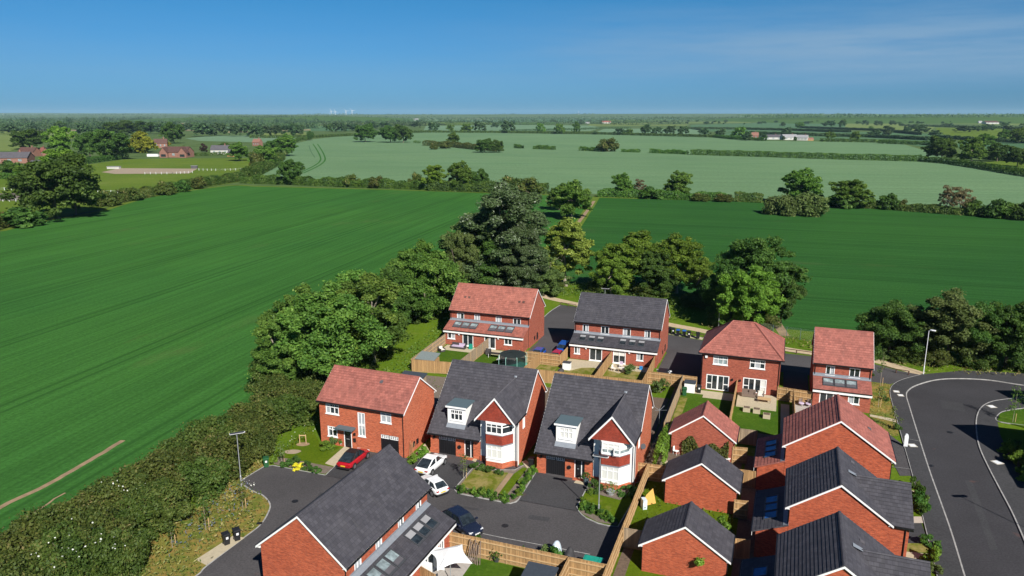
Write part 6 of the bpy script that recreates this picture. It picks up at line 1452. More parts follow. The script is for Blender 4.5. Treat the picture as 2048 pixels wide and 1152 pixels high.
hedge('hedge', [W(-9.6, 72.5), W(-9.7, 80.4)], 1.0, 2.3, 'tall bright narrow hedge between the right bay house and garage garden', 'leaf_bright', .13, 60, seed=8, rag=.15)
g = np.random.default_rng(9); C_, N_, T_ = [], [], []
Mg1 = GA1.left; n_ = 2600; a_ = g.uniform(1.2, 6.0, n_); top_ = 1.75+.5*np.sin(a_*1.3)+.5*np.sin(a_*3.1+1); z_ = g.uniform(0, 1, n_)**.7*top_; d_ = g.uniform(.02, .35, n_)
P_ = np.array([Mg1(x, z, y) for x, z, y in zip(a_, z_, d_)]); t = thing('climbing_plant', 'leafy climber spread over the gable of the red-roofed garage', 'climber', GA1.root.location, GA1.root.rotation_euler.z)
link('leaves', leaf_mesh('climber', P_, g.normal(size=(n_, 3))+np.array([-1, 0, .5]), g.uniform(0, 1, n_), .13, 'leaf_haw', g, g.uniform(0, 1, n_)), t)
for i in range(5): k = MB(); k.path([Mg1(1.6+i, 0, .03), Mg1(1.4+i, .8, .05), Mg1(1.8+i, 1.5, .04)], [.02, .015, .01], 4); k.build('stem', 'bark', t)
plant('shrub', W(-8.3, 73.2), 1.5, .8, 'white-flowering low shrub by the hanging egg chair', 'garden shrubs', 'shrub', 'shrub')
# ground cover
tufts('verge_grass', VERGE, 16, .15, .5, 'grass_dry', 3, ([at(*p) for p in [(392, 1120), (413, 1131), (490, 1077), (467, 1071)]],)); tufts('verge_weeds', VERGE, 9, .14, .5, 'grass_tall', 33, ([at(*p) for p in [(392, 1120), (413, 1131), (490, 1077), (467, 1071)]],)); tufts('verge_flowers', [at(*p) for p in [(480, 960), (515, 985), (500, 1025), (400, 1090), (330, 1130), (350, 1060), (440, 1000)]], 9.0, .12, .6, 'flower_blue', 5); tufts('white_flowers', [at(*p) for p in [(484, 958), (512, 970), (508, 982), (486, 972)]], 14, .09, .5, 'flower_white', 6)
tufts('long_grass', [at(*p) for p in [(760, 745), (830, 690), (890, 640), (905, 600), (925, 640), (850, 715), (820, 745), (800, 770)]], 8, .2, .6, 'grass_tall', 7)
tufts('long_grass', [at(*p) for p in [(1040, 566), (1150, 568), (1330, 590), (1400, 640), (1336, 645), (1240, 624), (1160, 604), (1090, 588)]], 6, .24, .8, 'grass_tall', 8)
tufts('long_grass', [at(*p) for p in [(1400, 645), (1566, 672), (1625, 688), (1850, 722), (2048, 742), (2048, 756), (1845, 745), (1750, 718), (1566, 694), (1407, 658)]], 6, .2, .6, 'grass_dry', 9)
tufts('verge_grass', [at(*p) for p in [(1739.5, 764), (1781, 769.5), (1781, 794), (1792, 835), (1798, 872), (1770, 872), (1739, 830)]], 9, .12, .25, 'grass_dry', 10)
tufts('white_flowers', [at(*p) for p in [(590, 870), (640, 840), (630, 870), (560, 905)]], 6, .08, .6, 'flower_white', 12)
tufts('long_grass', [at(*p) for p in [(545, 928), (560, 900), (600, 868), (636, 838), (640, 850), (600, 885), (570, 915)]], 12, .15, .55, 'grass_tall', 13)
tufts('long_grass', [W(-10, 58), W(-1.5, 58), W(-1.5, 66), W(-10, 70)], 10, .12, .3, 'grass_tall', 14)
tufts('weeds', [W(-40, 86), W(-34, 84), W(-33, 92), (W(-46, 90))], 5, .12, .4, 'grass_tall', 15)

# ------------------------------------------------------------------ the fields beyond
Z1, Z2, Z3 = .0, .06, .12
psheet('barley_field', [(512, 352), (560, 322), (580, 300), (592, 287), (622, 279), (720, 268), (860, 262.5), (1000, 263), (1200, 266), (1430, 273), (1530, 281.5), (1645, 283), (1700, 282), (1800, 286), (1905, 318), (1950, 330), (2000, 341), (2100, 356), (2300, 380), (2300, 450), (2048, 424), (1900, 412), (1650, 403), (1520, 397), (1190, 388), (1100, 383), (800, 372), (600, 361)], Z1, 'barley')
for n_, m_, px, z in (('field', 'paddock', [(-200, 470), (-200, 345), (0, 340), (100, 332), (170, 330), (253, 318), (500, 316), (520, 340), (500, 360), (455, 368), (385, 378), (310, 389), (190, 420), (0, 458)], Z1),
    ('field', 'field_light', [(-200, 300), (-200, 264), (0, 262), (150, 264), (155, 276), (60, 290), (20, 302)], Z2), ('field', 'field_tan', [(-100, 258), (0, 257), (160, 259), (165, 262), (0, 262)], Z2),
    ('field', 'barley_far', [(370, 277), (420, 272), (590, 270), (600, 283), (560, 287), (520, 285), (400, 282)], Z2), ('field', 'field_light', [(515, 272), (525, 266), (612, 264), (615, 270)], Z2), ('field', 'field_tan', [(362, 262), (366, 246), (392, 244), (394, 262)], Z2),
    ('field', 'barley_far', [(267, 243.5), (300, 240), (395, 239.5), (394, 243)], Z3), ('field', 'field_light', [(405, 240), (450, 235.5), (590, 234.5), (602, 238), (580, 241)], Z3), ('field', 'field_mid', [(610, 262), (612, 252), (690, 251), (700, 262)], Z2),
    ('field', 'barley_far', [(846, 262), (852, 252), (1000, 250), (1180, 251), (1205, 256), (1180, 262), (1000, 262)], Z2), ('field', 'field_light', [(852, 247), (860, 243), (985, 243), (975, 248)], Z3), ('field', 'field_tan', [(760, 240), (800, 237.5), (960, 237.5), (950, 240)], Z3),
    ('field', 'field_light', [(1175, 251.5), (1180, 248.5), (1380, 249), (1370, 251.5)], Z3), ('field', 'barley_far', [(1195, 263), (1210, 257), (1400, 258), (1420, 269), (1200, 265)], Z2), ('field', 'field_mid', [(1378, 258), (1382, 250), (1600, 244), (1690, 246), (1700, 262), (1660, 264), (1430, 264)], Z2), ('field', 'barley_far', [(1560, 243.5), (1600, 241), (1690, 240.5), (1690, 244)], Z3),
    ('field', 'field_mid', [(1430, 272), (1432, 265), (1700, 263), (1880, 268), (1905, 290), (1880, 300), (1800, 286), (1700, 281), (1530, 280)], Z2), ('field', 'field_light', [(1690, 255), (1692, 247), (1790, 246), (1870, 254), (1860, 262), (1780, 259)], Z3), ('field', 'paddock', [(1878, 266), (1870, 255), (1960, 256), (2100, 258), (2300, 262), (2300, 284), (2048, 284), (1920, 276)], Z2), ('field', 'field_light', [(1690, 244), (1700, 241), (2048, 243), (2300, 246), (2300, 252), (2048, 251), (1860, 247)], Z3), ('field', 'field_mid', [(1906, 292), (1930, 280), (2048, 286), (2300, 290), (2300, 330), (2048, 320), (1990, 312)], Z2), ('field', 'paddock', [(1950, 326), (2000, 322), (2100, 328), (2300, 335), (2300, 376), (2100, 352), (2000, 338)], Z2),
    ('field', 'field_light', [(-60, 256), (170, 253.5), (175, 257), (-60, 260)], Z3), ('field', 'field_tan', [(440, 263), (620, 258), (622, 261), (450, 266)], Z3), ('field', 'field_light', [(60, 248.5), (330, 245.5), (332, 247.5), (60, 251)], Z3), ('field', 'field_light', [(640, 249), (840, 245.5), (845, 248.5), (640, 252)], Z3), ('field', 'field_light', [(1200, 246.5), (1500, 243), (1502, 245.5), (1200, 249)], Z3), ('field', 'barley_far', [(300, 240.5), (620, 238), (620, 239.5), (300, 242)], Z3), ('field', 'field_light', [(1000, 241.5), (1380, 239), (1380, 240.5), (1000, 243)], Z3),
    ('sand_arena', 'sand', [(203, 344.5), (240, 336.5), (395, 337.5), (378, 347), (230, 348)], Z2), ('sand_arena', 'mulch', [(-60, 402), (-60, 388), (42, 386.5), (44, 401)], Z2)):
    psheet(n_, px, z, m_)
for off in (0, 9):
    ribbon('dirt_track', smooth_line([at(x+off, y) for x, y in [(626, 288), (634, 300), (640, 312), (641, 320), (634, 328), (618, 337), (598, 346)]]), 1.3, Z1+.05, 'crop_left')
ribbon('dirt_track', smooth_line([at(*p) for p in [(618, 291), (622, 303), (630, 315)]]), 1.0, Z1+.05, 'field_mid')
# margins of grass along the hedges
ribbon('verge', smooth_line([at(*p) for p in [(0, 462), (95, 440), (190, 425), (250, 407), (315, 391), (455, 371.5), (530, 373), (800, 380), (1100, 390)]]), 3.0, .01, 'paddock')
ribbon('verge', smooth_line([at(*p) for p in [(505, 356), (556, 322), (577, 300), (588, 287)]]), 5.0, .06, 'field_light')
ribbon('verge', smooth_line([at(*p) for p in [(1190, 394.5), (1530, 404), (1650, 410), (1800, 420), (2048, 437)]]), 3.0, .01, 'paddock')

# hedges (clipped or ragged), described by what they divide
for px, w_, h_, lb, kw in (
    ([(-40, 470), (0, 456), (60, 446)], 4, 4, 'ragged dark hedge at the left edge below the big dark oak', dict(leaf='leaf_haw', size=.35)),
    ([(190, 415), (240, 405), (300, 393)], 4.5, 4.2, 'brownish ragged hedge right of the big dark oak', dict(leaf='leaf_haw', size=.34)),
    ([(310, 390), (350, 383), (390, 376), (440, 368), (490, 360)], 4.5, 4.0, 'thick ragged hedge curving along the top of the left crop field', dict(leaf='leaf_hawg', size=.36)),
    ([(490, 360), (520, 345), (545, 332), (560, 318)], 8, 5, 'bushy hedge climbing beside the pale barley towards the village', dict(leaf='leaf_hawg', size=.45)),
    ([(485, 366), (560, 368), (620, 371), (700, 374), (800, 377), (860, 380)], 4, 3.8, 'dark field hedge left of the hedgerow trees', dict(leaf='leaf_hedge', size=.38)),
    ([(860, 381), (960, 384), (1040, 386), (1095, 388)], 5, 4.2, 'dark field hedge under the three hedgerow trees', dict(leaf='leaf_dark', size=.38)),
    ([(1195, 393), (1240, 394), (1300, 396), (1380, 400), (1455, 402)], 3.5, 3, 'field hedge right of the dirt track', dict(leaf='leaf_hedge', size=.36)),
    ([(1468, 402.5), (1525, 405)], 3.5, 3.2, 'short field hedge before the olive shrubs', dict(leaf='leaf_hawg', size=.36)),
    ([(1648, 409), (1700, 414), (1780, 419), (1880, 427), (1960, 432), (2060, 440)], 3.5, 2.6, 'field hedge running to the right edge', dict(leaf='leaf_hawg', size=.36)),
    ([(1030, 296), (1045, 297)], 4, 3.5, 'short dark hedge remnant in the barley left of the lone bush', dict(size=.6)), ([(1068, 298), (1110, 299.5)], 4, 3.5, 'broken hedge remnant in the barley, middle of the row', dict(size=.6)), ([(1160, 301), (1200, 303)], 4, 3.5, 'hedge remnant reaching the lone bush in the barley', dict(size=.6)), ([(1243, 304), (1280, 305)], 3, 2.6, 'low hedge remnant just right of the lone bush', dict(size=.6)),
    ([(1300, 306), (1345, 307.5), (1375, 309)], 4, 3.3, 'hedge remnant before the long dark barley hedge', dict(size=.6)), ([(1382, 309.5), (1500, 313), (1620, 317), (1720, 320), (1842, 323)], 5, 4.6, 'long dark hedge across the barley field', dict(size=.55, leaf='leaf_dark', rag=.08)),
    ([(1842, 323), (1900, 328), (1960, 337), (2048, 352), (2150, 366)], 5, 4, 'dark hedge curving down to the right edge from the barley hedge', dict(size=.5, leaf='leaf_dark', rag=.12)),
    ([(828, 286), (840, 286.5)], 3, 2.6, 'tiny hedge remnant by the barley tree clump', dict(size=.6)), ([(850, 291), (905, 294), (960, 300), (1000, 303)], 8, 5, 'overgrown hedge island in the middle of the barley', dict(size=.5, leaf='leaf_haw')),
    ([(588, 285), (600, 281), (622, 279)], 4, 3.5, 'thin hedge leading to the single small tree above the barley', dict(size=.6)), ([(500, 276), (620, 276), (720, 271), (850, 265), (1000, 266), (1200, 269), (1430, 275)], 5, 4, 'long straight hedge along the far side of the barley', dict(size=.8, leaf='leaf_dark', rag=.1)),
    ([(1430, 275), (1470, 279), (1530, 282)], 6, 4, 'low hedge before the white farm buildings', dict(size=.8, leaf='leaf_dark')), ([(1640, 283), (1740, 285), (1790, 286)], 5, 4, 'hedge right of the white farm buildings', dict(size=.8, leaf='leaf_dark', rag=.1)), ([(1757, 287), (1850, 290), (1905, 294)], 5, 4.4, 'hedge leading from the farm hedge to the big right-hand tree', dict(size=.8, leaf='leaf_dark', rag=.1)),
    ([(1000, 263.5), (1110, 261), (1210, 258), (1260, 257)], 6, 4, 'far hedge rising behind the row of field trees', dict(size=1., leaf='leaf_far', rag=.1)), ([(1375, 258), (1480, 259), (1600, 262), (1700, 265)], 6, 5, 'far hedge line behind the white farm buildings', dict(size=1., leaf='leaf_far', rag=.1)), ([(1500, 268), (1620, 272), (1740, 275), (1860, 281)], 6, 5, 'far hedge line right of the white farm buildings', dict(size=1., leaf='leaf_far', rag=.1)), ([(1600, 256), (1760, 262), (1840, 270)], 6, 5, 'far hedge below the yellow-green fields on the right', dict(size=1., leaf='leaf_far', rag=.1)), ([(1870, 276), (1960, 282), (2060, 287)], 5, 4.5, 'far hedge between yellow-green and blue-green fields on the right', dict(size=.9, leaf='leaf_far')), ([(1800, 252), (1950, 256), (2080, 259)], 6, 5, 'far hedge along the bright strip below the right-hand wood', dict(size=1.2, leaf='leaf_far')),
    ([(168, 328), (210, 322), (253, 317)], 5, 4.2, 'clipped dark hedge behind the sand arena', dict(size=.5, leaf='leaf_dark', rag=.06)), ([(370, 313), (420, 311), (452, 310)], 4, 2.6, 'dark clipped garden hedge by the gabled bungalow', dict(size=.5, leaf='leaf_dark', rag=.05)), ([(0, 358), (30, 356), (58, 352)], 4, 3, 'hedge behind the paddock rails on the left', dict(size=.5, leaf='leaf_hedge')), ([(1930, 312), (1990, 320), (2060, 326)], 6, 5, 'dark hedge under the dark trees at the right edge', dict(size=.6, leaf='leaf_dark'))):
    d0 = proj(at(*px[len(px)//2]))[2]; dens = 14 if d0 < 450 else 5 if d0 < 900 else 2.2 if d0 < 1800 else .8
    phedge(px, w_, h_, lb, dens=dens, seed=random.randint(1, 99), group='field hedges', **kw)

FT = (
 # kind, x, base y, top y, width px, label
 ('field_oak', 118, 437, 306, 160, 'huge dark oak at the left corner of the crop field'), ('field_oak', 150, 430, 330, 100, 'dark oak half of the left field corner, right beside the huge oak'), ('field_bright', 130, 360, 296, 92, 'bright leafy tree behind the huge left oak'),
 ('field_bush_d', 48, 452, 412, 95, 'dark bush at the left edge below the huge oak'), ('field_bush', 215, 412, 378, 48, 'brownish bush right of the huge oak'), ('field_bush', 262, 402, 372, 50, 'brownish bush before the sand arena'), ('field_bush', 330, 390, 360, 40, 'rounded bush at the left end of the curving hedge'), ('field_bush_d', 362, 384, 358, 36, 'dark rounded bush in the curving hedge'), ('field_bush', 395, 377, 352, 40, 'pale bush in the curving hedge'),
 ('field_oak', 584, 369, 317, 52, 'round dark tree standing alone at the barley corner'),
 ('field_bright', 868, 381, 327, 50, 'left tree of the three in the middle field hedge'), ('field_ash', 920, 382, 319, 56, 'tallest tree of the three in the middle field hedge'), ('field_oak', 958, 381, 337, 40, 'right tree of the three in the middle field hedge'), ('field_bush', 832, 377, 343, 32, 'twiggy bush left of the three hedgerow trees'),
 ('field_bush', 1020, 387, 350, 60, 'wide rounded thicket right of the three hedgerow trees, left half'), ('field_bush', 1062, 388, 352, 55, 'wide rounded thicket right of the three hedgerow trees, right half'), ('field_bush', 705, 374, 346, 34, 'small bush on the field hedge, nearer the alone tree'), ('field_bush', 755, 376, 350, 34, 'small bush on the field hedge, nearer the three trees'),
 ('field_ash', 1142, 437, 357, 88, 'spreading ash tree beside the dirt track'), ('field_oak', 1118, 420, 372, 46, 'low left bough tree tucked under the track ash'),
 ('field_ash', 1243, 393, 343, 44, 'slim tree right of the dirt track'), ('field_sparse', 1277, 394, 355, 26, 'sparse pale tree between two green trees'), ('field_ash', 1357, 396, 339, 54, 'green tree right of the sparse pale tree'), ('field_bush_d', 1305, 397, 371, 50, 'dark bush between the two trees by the track'), ('field_bush', 1400, 402, 385, 40, 'low round bush right of the green tree'), ('field_bush', 1445, 403, 386, 42, 'low round bush before the hedge gap'),
 ('field_ash', 1600, 408, 333, 84, 'large tree rising behind the olive shrubs'), ('field_bush_o', 1545, 428, 387, 44, 'olive shrub at the left of the shrub island'), ('field_bush_o', 1576, 431, 383, 44, 'olive shrub in the middle of the shrub island'), ('field_bush_o', 1622, 431, 379, 66, 'largest olive shrub at the right of the shrub island'),
 ('field_ash', 1700, 414, 356, 86, 'broad tree with a pale leaning stem right of the shrub island'), ('field_bush_d', 1690, 415, 380, 70, 'dark lower bush under the leaning-stem tree'), ('field_bush_d', 1776, 419, 384, 42, 'dark round bush right of the leaning-stem tree'), ('field_bush', 1802, 420, 397, 28, 'small bush next to the dark round bush'),
 ('field_sparse', 1892, 428, 366, 40, 'sparse brown tree, left of two near the right edge'), ('field_sparse', 1918, 429, 370, 44, 'sparse brown tree, right of two near the right edge'), ('field_bush_d', 1948, 431, 397, 42, 'dark bush beside the sparse brown trees'), ('field_bush_d', 1997, 436, 394, 52, 'large dark bush near the right edge'), ('field_bush_d', 2040, 440, 400, 48, 'dark bush cut by the right edge'),
 ('field_oak', 1880, 323, 271, 62, 'big two-lobed tree at the end of the barley hedge'), ('field_ash', 1941, 327, 272, 52, 'pale willow-like tree right of the two-lobed tree'), ('field_ash', 1968, 298, 265, 40, 'grey-green tree behind the willow-like tree'), ('field_oak', 1994, 323, 284, 42, 'dark tree right of the willow-like tree'), ('field_oak', 2032, 333, 292, 46, 'dark tree at the right edge above the curving hedge'), ('field_ash', 2008, 280, 257, 26, 'tree above the dark right-edge trees, left'), ('field_ash', 2036, 287, 254, 38, 'tree above the dark right-edge trees, right'),
 ('field_bush', 1218, 303, 274, 44, 'lone rounded bush in the barley field'),
 ('field_oak', 732, 284, 246, 46, 'left clump tree standing in the barley'), ('field_oak', 780, 285, 250, 44, 'middle clump tree standing in the barley'), ('field_oak', 806, 285, 248, 40, 'right clump tree standing in the barley'), ('field_ash', 907, 288, 263, 26, 'small tree above the hedge island'), ('field_oak', 970, 305, 276, 40, 'dark tree at the right of the hedge island'), ('field_oak', 992, 305, 279, 32, 'last dark tree of the hedge island'), ('field_bush', 867, 299, 285, 18, 'small bush at the left tip of the hedge island'), ('field_bush', 893, 297, 281, 28, 'brown bush in the hedge island'),
 ('gold_conifer', 284, 305, 262, 64, 'golden yellow conifer clump in the village'), ('gold_conifer', 333, 294, 279, 20, 'small yellow conifer beside the gabled bungalow'), ('copper_tree', 408, 304, 287, 17, 'dark copper-red tree in the village'),
 ('field_bright', 126, 312, 250, 62, 'bright green tree left of the village'), ('field_oak', 62, 298, 257, 70, 'dark broad tree behind the left bungalows'), ('field_oak', 182, 316, 262, 56, 'dark tree between the bright tree and the conifers'), ('field_oak', 226, 320, 258, 72, 'large dark tree left of the golden conifers'), ('field_ash', 205, 300, 256, 50, 'pale-topped tree in the village wood'),
 ('field_oak', 348, 287, 243, 44, 'tall dark tree behind the gabled bungalow'), ('field_oak', 290, 268, 241, 50, 'dark tree above the golden conifers'), ('field_oak', 245, 272, 240, 66, 'wide tree behind the village wood'), ('field_bush', 368, 302, 290, 12, 'small round garden tree by the bungalow gable'), ('field_bush_o', 258, 306, 292, 14, 'small blue-green round tree on the paddock edge'),
 ('field_ash', 478, 322, 282, 42, 'tree right of the orange shed'), ('field_ash', 528, 336, 289, 54, 'tree at the village end of the barley hedge'), ('field_ash', 574, 312, 265, 42, 'tall pale tree at the top corner of the barley'), ('field_oak', 548, 312, 277, 38, 'dark tree beside the tall pale barley tree'), ('field_bush', 515, 340, 302, 40, 'twiggy thicket at the village end of the hedge'), ('field_ash', 450, 300, 284, 30, 'low tree before the grey-roofed village house'),
 ('field_oak', 621, 281, 261, 15, 'single small tree at the top of the barley'), ('field_bush_d', 25, 345, 318, 46, 'dark garden bush at the left edge by the bungalows'), ('field_bright', 40, 348, 330, 34, 'light garden bush by the left bungalows'))
for k, x, yb, yt, wp, lb in FT:
    nm = 'bush' if 'bush' in k else 'tree'
    ptree(k, x, yb, yt, wp, lb, 'single trees and bushes among the fields', nm, nm)
FAR = (('far_0', 1494, 281, 262, 22), ('far_1', 1528, 281, 266, 14), ('far_0', 1566, 282, 271, 9), ('far_0', 1590, 283, 272, 9), ('far_1', 867, 264, 243, 26), ('far_3', 901, 264, 246, 16), ('far_3', 934, 265, 245, 28), ('far_1', 958, 264, 240, 26), ('far_1', 1016, 266, 239, 32), ('far_3', 1080, 266, 243, 21), ('far_3', 1118, 268, 244, 24), ('far_2', 1152, 267, 242, 19), ('far_0', 1190, 269, 261, 10), ('far_1', 1240, 270, 255, 24), ('far_3', 1259, 269, 256, 16), ('far_0', 1293, 270, 247, 28), ('far_1', 1315, 269, 252, 22), ('far_0', 1340, 270, 250, 27), ('far_1', 1366, 270, 251, 26), ('far_0', 1409, 272, 255, 25), ('far_1', 1440, 275, 256, 22), ('far_3', 1480, 277, 250, 34), ('far_0', 1518, 277, 262, 20), ('far_0', 1574, 270, 253, 24), ('far_3', 1659, 281, 260, 20), ('far_3', 1711, 281, 260, 24), ('far_0', 1749, 273, 258, 28), ('far_0', 1773, 273, 258, 20), ('far_1', 1777, 266, 250, 22), ('far_1', 1814, 267, 251, 18), ('far_0', 1841, 267, 247, 34), ('far_0', 1868, 274, 259, 26), ('far_0', 1925, 265, 250, 36), ('far_0', 1950, 263, 252, 26), ('far_1', 1976, 262, 250, 22), ('far_1', 2020, 264, 250, 30), ('far_2', 1685, 254, 238, 17), ('far_0', 1658, 254, 240, 30), ('far_1', 1730, 251, 239, 14), ('far_3', 1599, 256, 242, 18), ('far_0', 1565, 254, 243, 12), ('far_1', 1755, 252, 240, 16), ('far_0', 1785, 251, 240, 18), ('far_0', 405, 273, 243, 46), ('far_1', 437, 272, 243, 38), ('far_0', 470, 273, 246, 32), ('far_1', 505, 273, 246, 42), ('far_0', 530, 272, 249, 30), ('far_0', 553, 272, 248, 34), ('far_1', 578, 271, 247, 34), ('far_1', 595, 270, 246, 30), ('far_1', 678, 264, 243, 30), ('far_2', 660, 263, 247, 18), ('far_0', 170, 270, 246, 42), ('far_2', 122, 262, 241, 26), ('far_0', 18, 268, 247, 40), ('far_0', 210, 262, 244, 40), ('far_1', 320, 268, 243, 30), ('far_1', 375, 262, 244, 26), ('far_0', 700, 262, 247, 40), ('far_0', 745, 258, 243, 34), ('far_1', 770, 257, 244, 30), ('far_0', 830, 256, 242, 26), ('far_0', 990, 256, 245, 20))
def where(x):
    for lim, s in ((250, 'above the left bungalows'), (420, 'behind the gabled bungalow'), (620, 'beyond the village'), (850, 'behind the barley tree clump'), (1000, 'left of the tallest far field tree'), (1160, 'in the row of far field trees'), (1390, 'on the far hedge left of the farm'), (1640, 'around the white farm'), (1790, 'right of the white farm'), (1900, 'above the big two-lobed tree')):
        if x < lim: return s
    return 'above the right-edge trees'
for k, x, yb, yt, wp in FAR:
    lb = 'far round hedgerow tree ' + where(x); ptree(k, x, yb, yt, wp, lb, lb, 'tree', 'tree', one=True)
rf = random.Random(12)
for x0, x1, ya, yb_, n in ((-40, 240, 247, 258, 26), (0, 700, 239, 247, 46), (240, 420, 250, 266, 12), (380, 720, 250, 262, 22), (700, 1100, 238, 249, 44), (1100, 1560, 238, 250, 52), (1560, 2080, 238, 249, 34), (1700, 2080, 246, 262, 20)):
    for _ in range(n):
        x = rf.uniform(x0, x1); y = rf.uniform(ya, yb_); d = 36*FPX/(y-232+.1); hpx = min(FPX*rf.uniform(8, 15)/d, 20)
        lb = 'small dark tree in the far countryside ' + where(x)
        ptree('far_%d' % rf.randint(0, 5), x, y, y-hpx, hpx*rf.uniform(1.1, 2.1), lb, lb, 'tree', 'tree', one=True)
# far hedge lines, low hills and woods that read as one mass
FM = ('barley_far', 'field_light', 'field_mid', 'field_green', 'field_tan', 'paddock', 'barley_far', 'field_light')
for i, (ya, yb_) in enumerate(((235.0, 236.3), (236.3, 237.7), (237.7, 239.5), (239.5, 241.9), (241.9, 245), (245, 249), (249, 254), (254, 259.5))):
    x = -90 + rf.uniform(0, 60); j_ = (yb_-ya)*.22; cuts = []
    while x < 2130:
        w_ = rf.uniform(70, 230)*(.75 + .12*i)
        busy = (yb_ > 250 and x+w_ > 610) or (yb_ > 244 and x+w_ > 1365)
        if not busy:
            psheet('field', [(x, ya+rf.uniform(-j_, j_)), (x+w_*.5, ya+rf.uniform(-j_, j_)), (x+w_, ya+rf.uniform(-j_, j_)), (x+w_+rf.uniform(-25, 25), yb_+rf.uniform(-j_, j_)), (x+rf.uniform(-25, 25), yb_+rf.uniform(-j_, j_))], .14+.012*i, rf.choice(FM))
            if rf.random() < .75: cuts.append((x, w_))
        x += w_
    for c0, cw in cuts: pass
    xe = 1365 if yb_ > 244 else 2130
    if yb_ > 250: xe = 610
    phedge([(-90+(xe+90)*t/16, yb_+rf.uniform(-j_, j_)) for t in range(17)], 14, 4.5 + (9-i)*.45, None, name='far_hedgerow', dens=.10 if i > 4 else .06, size=1.9 if i > 4 else 2.8, leaf='leaf_far', seed=i, kind='stuff', rag=1.1, cat=None)
for i, (y, x0, x1, hh) in enumerate(((262, -60, 130, 9), (257, 130, 330, 11), (254, 300, 470, 9), (250, -60, 200, 11), (257, 480, 640, 8), (246, 380, 640, 10), (251, 640, 850, 7), (243, 60, 300, 11))):
    phedge([(x0+(x1-x0)*t/6, y+rf.uniform(-.35, .35)) for t in range(7)], 26, hh, None, name='treeline', dens=.22, size=2.2, leaf='leaf_far', seed=i+20, kind='stuff', rag=1.1, cat=None)
def hill(name, px0, px1, dist, hh, depth, m):
    x0, x1 = (px0-1024)/FPX*dist, (px1-1024)/FPX*dist; n = 40; k = MB(); rings = []
    for j in range(9):
        v = j/8; row = []
        for i in range(n+1):
            f = i/n; e = math.sin(math.pi*f)**.45 if 0 < f < 1 else 0; z = hh*e*math.sin(math.pi*v)**1.3*(1+.14*math.sin(f*9+hh)+.06*math.sin(f*23))
            row.append((x0+(x1-x0)*f, dist-depth+2*depth*v, -.05+z))
        rings.append(row)
    k.loft(rings, closed=False, caps=False); o = k.build(name, m, smooth=True, uv=False); return tag(o, kind='structure')
hill('hills', 1420, 2500, 4300, 34, 1200, 'field_green'); hill('hills', 350, 830, 4600, 26, 1200, 'field_green'); hill('hills', -900, 3000, 9500, 40, 2500, 'far_ground'); hill('hills', -600, 500, 15000, 75, 3000, 'far_ground')
def wood(name, px0, px1, dist, z0, hh, n, size, seed, depth=250, prof=None):
    g = np.random.default_rng(seed); f = g.uniform(0, 1, n); x = ((px0+(px1-px0)*f)-1024)/FPX*dist
    e = .45+.3*np.sin(f*37+seed)+.25*np.sin(f*91+2*seed)+.2*np.sin(f*210); top = hh*np.clip(e, .12, 1.2)
    z = z0+top*g.uniform(.0, 1., n)**.6; y = dist+g.uniform(-depth, depth, n)
    C = np.stack([x, y, z], 1); Nn = g.normal(size=(n, 3))*.6+np.array([0, -.5, .8]); T = .4+.3*np.sin(f*60)+g.normal(size=n)*.2
    return tag(link(name, leaf_mesh(name, C, Nn, T, size, 'leaf_far', g, T)), kind='stuff')
wood('woodland', 1490, 2150, 4000, 24, 17, 9000, 4.5, 3); wood('woodland', 1300, 1640, 4700, 12, 15, 2200, 4.2, 4); wood('woodland', 420, 700, 4500, 20, 13, 2600, 4.2, 5); wood('treeline', -200, 2300, 7200, 8, 17, 3200, 6, 6, 400); wood('treeline', -200, 2300, 9300, 30, 20, 4200, 8, 7, 500); wood('treeline', -200, 700, 5200, 0, 15, 1500, 5, 9, 300)

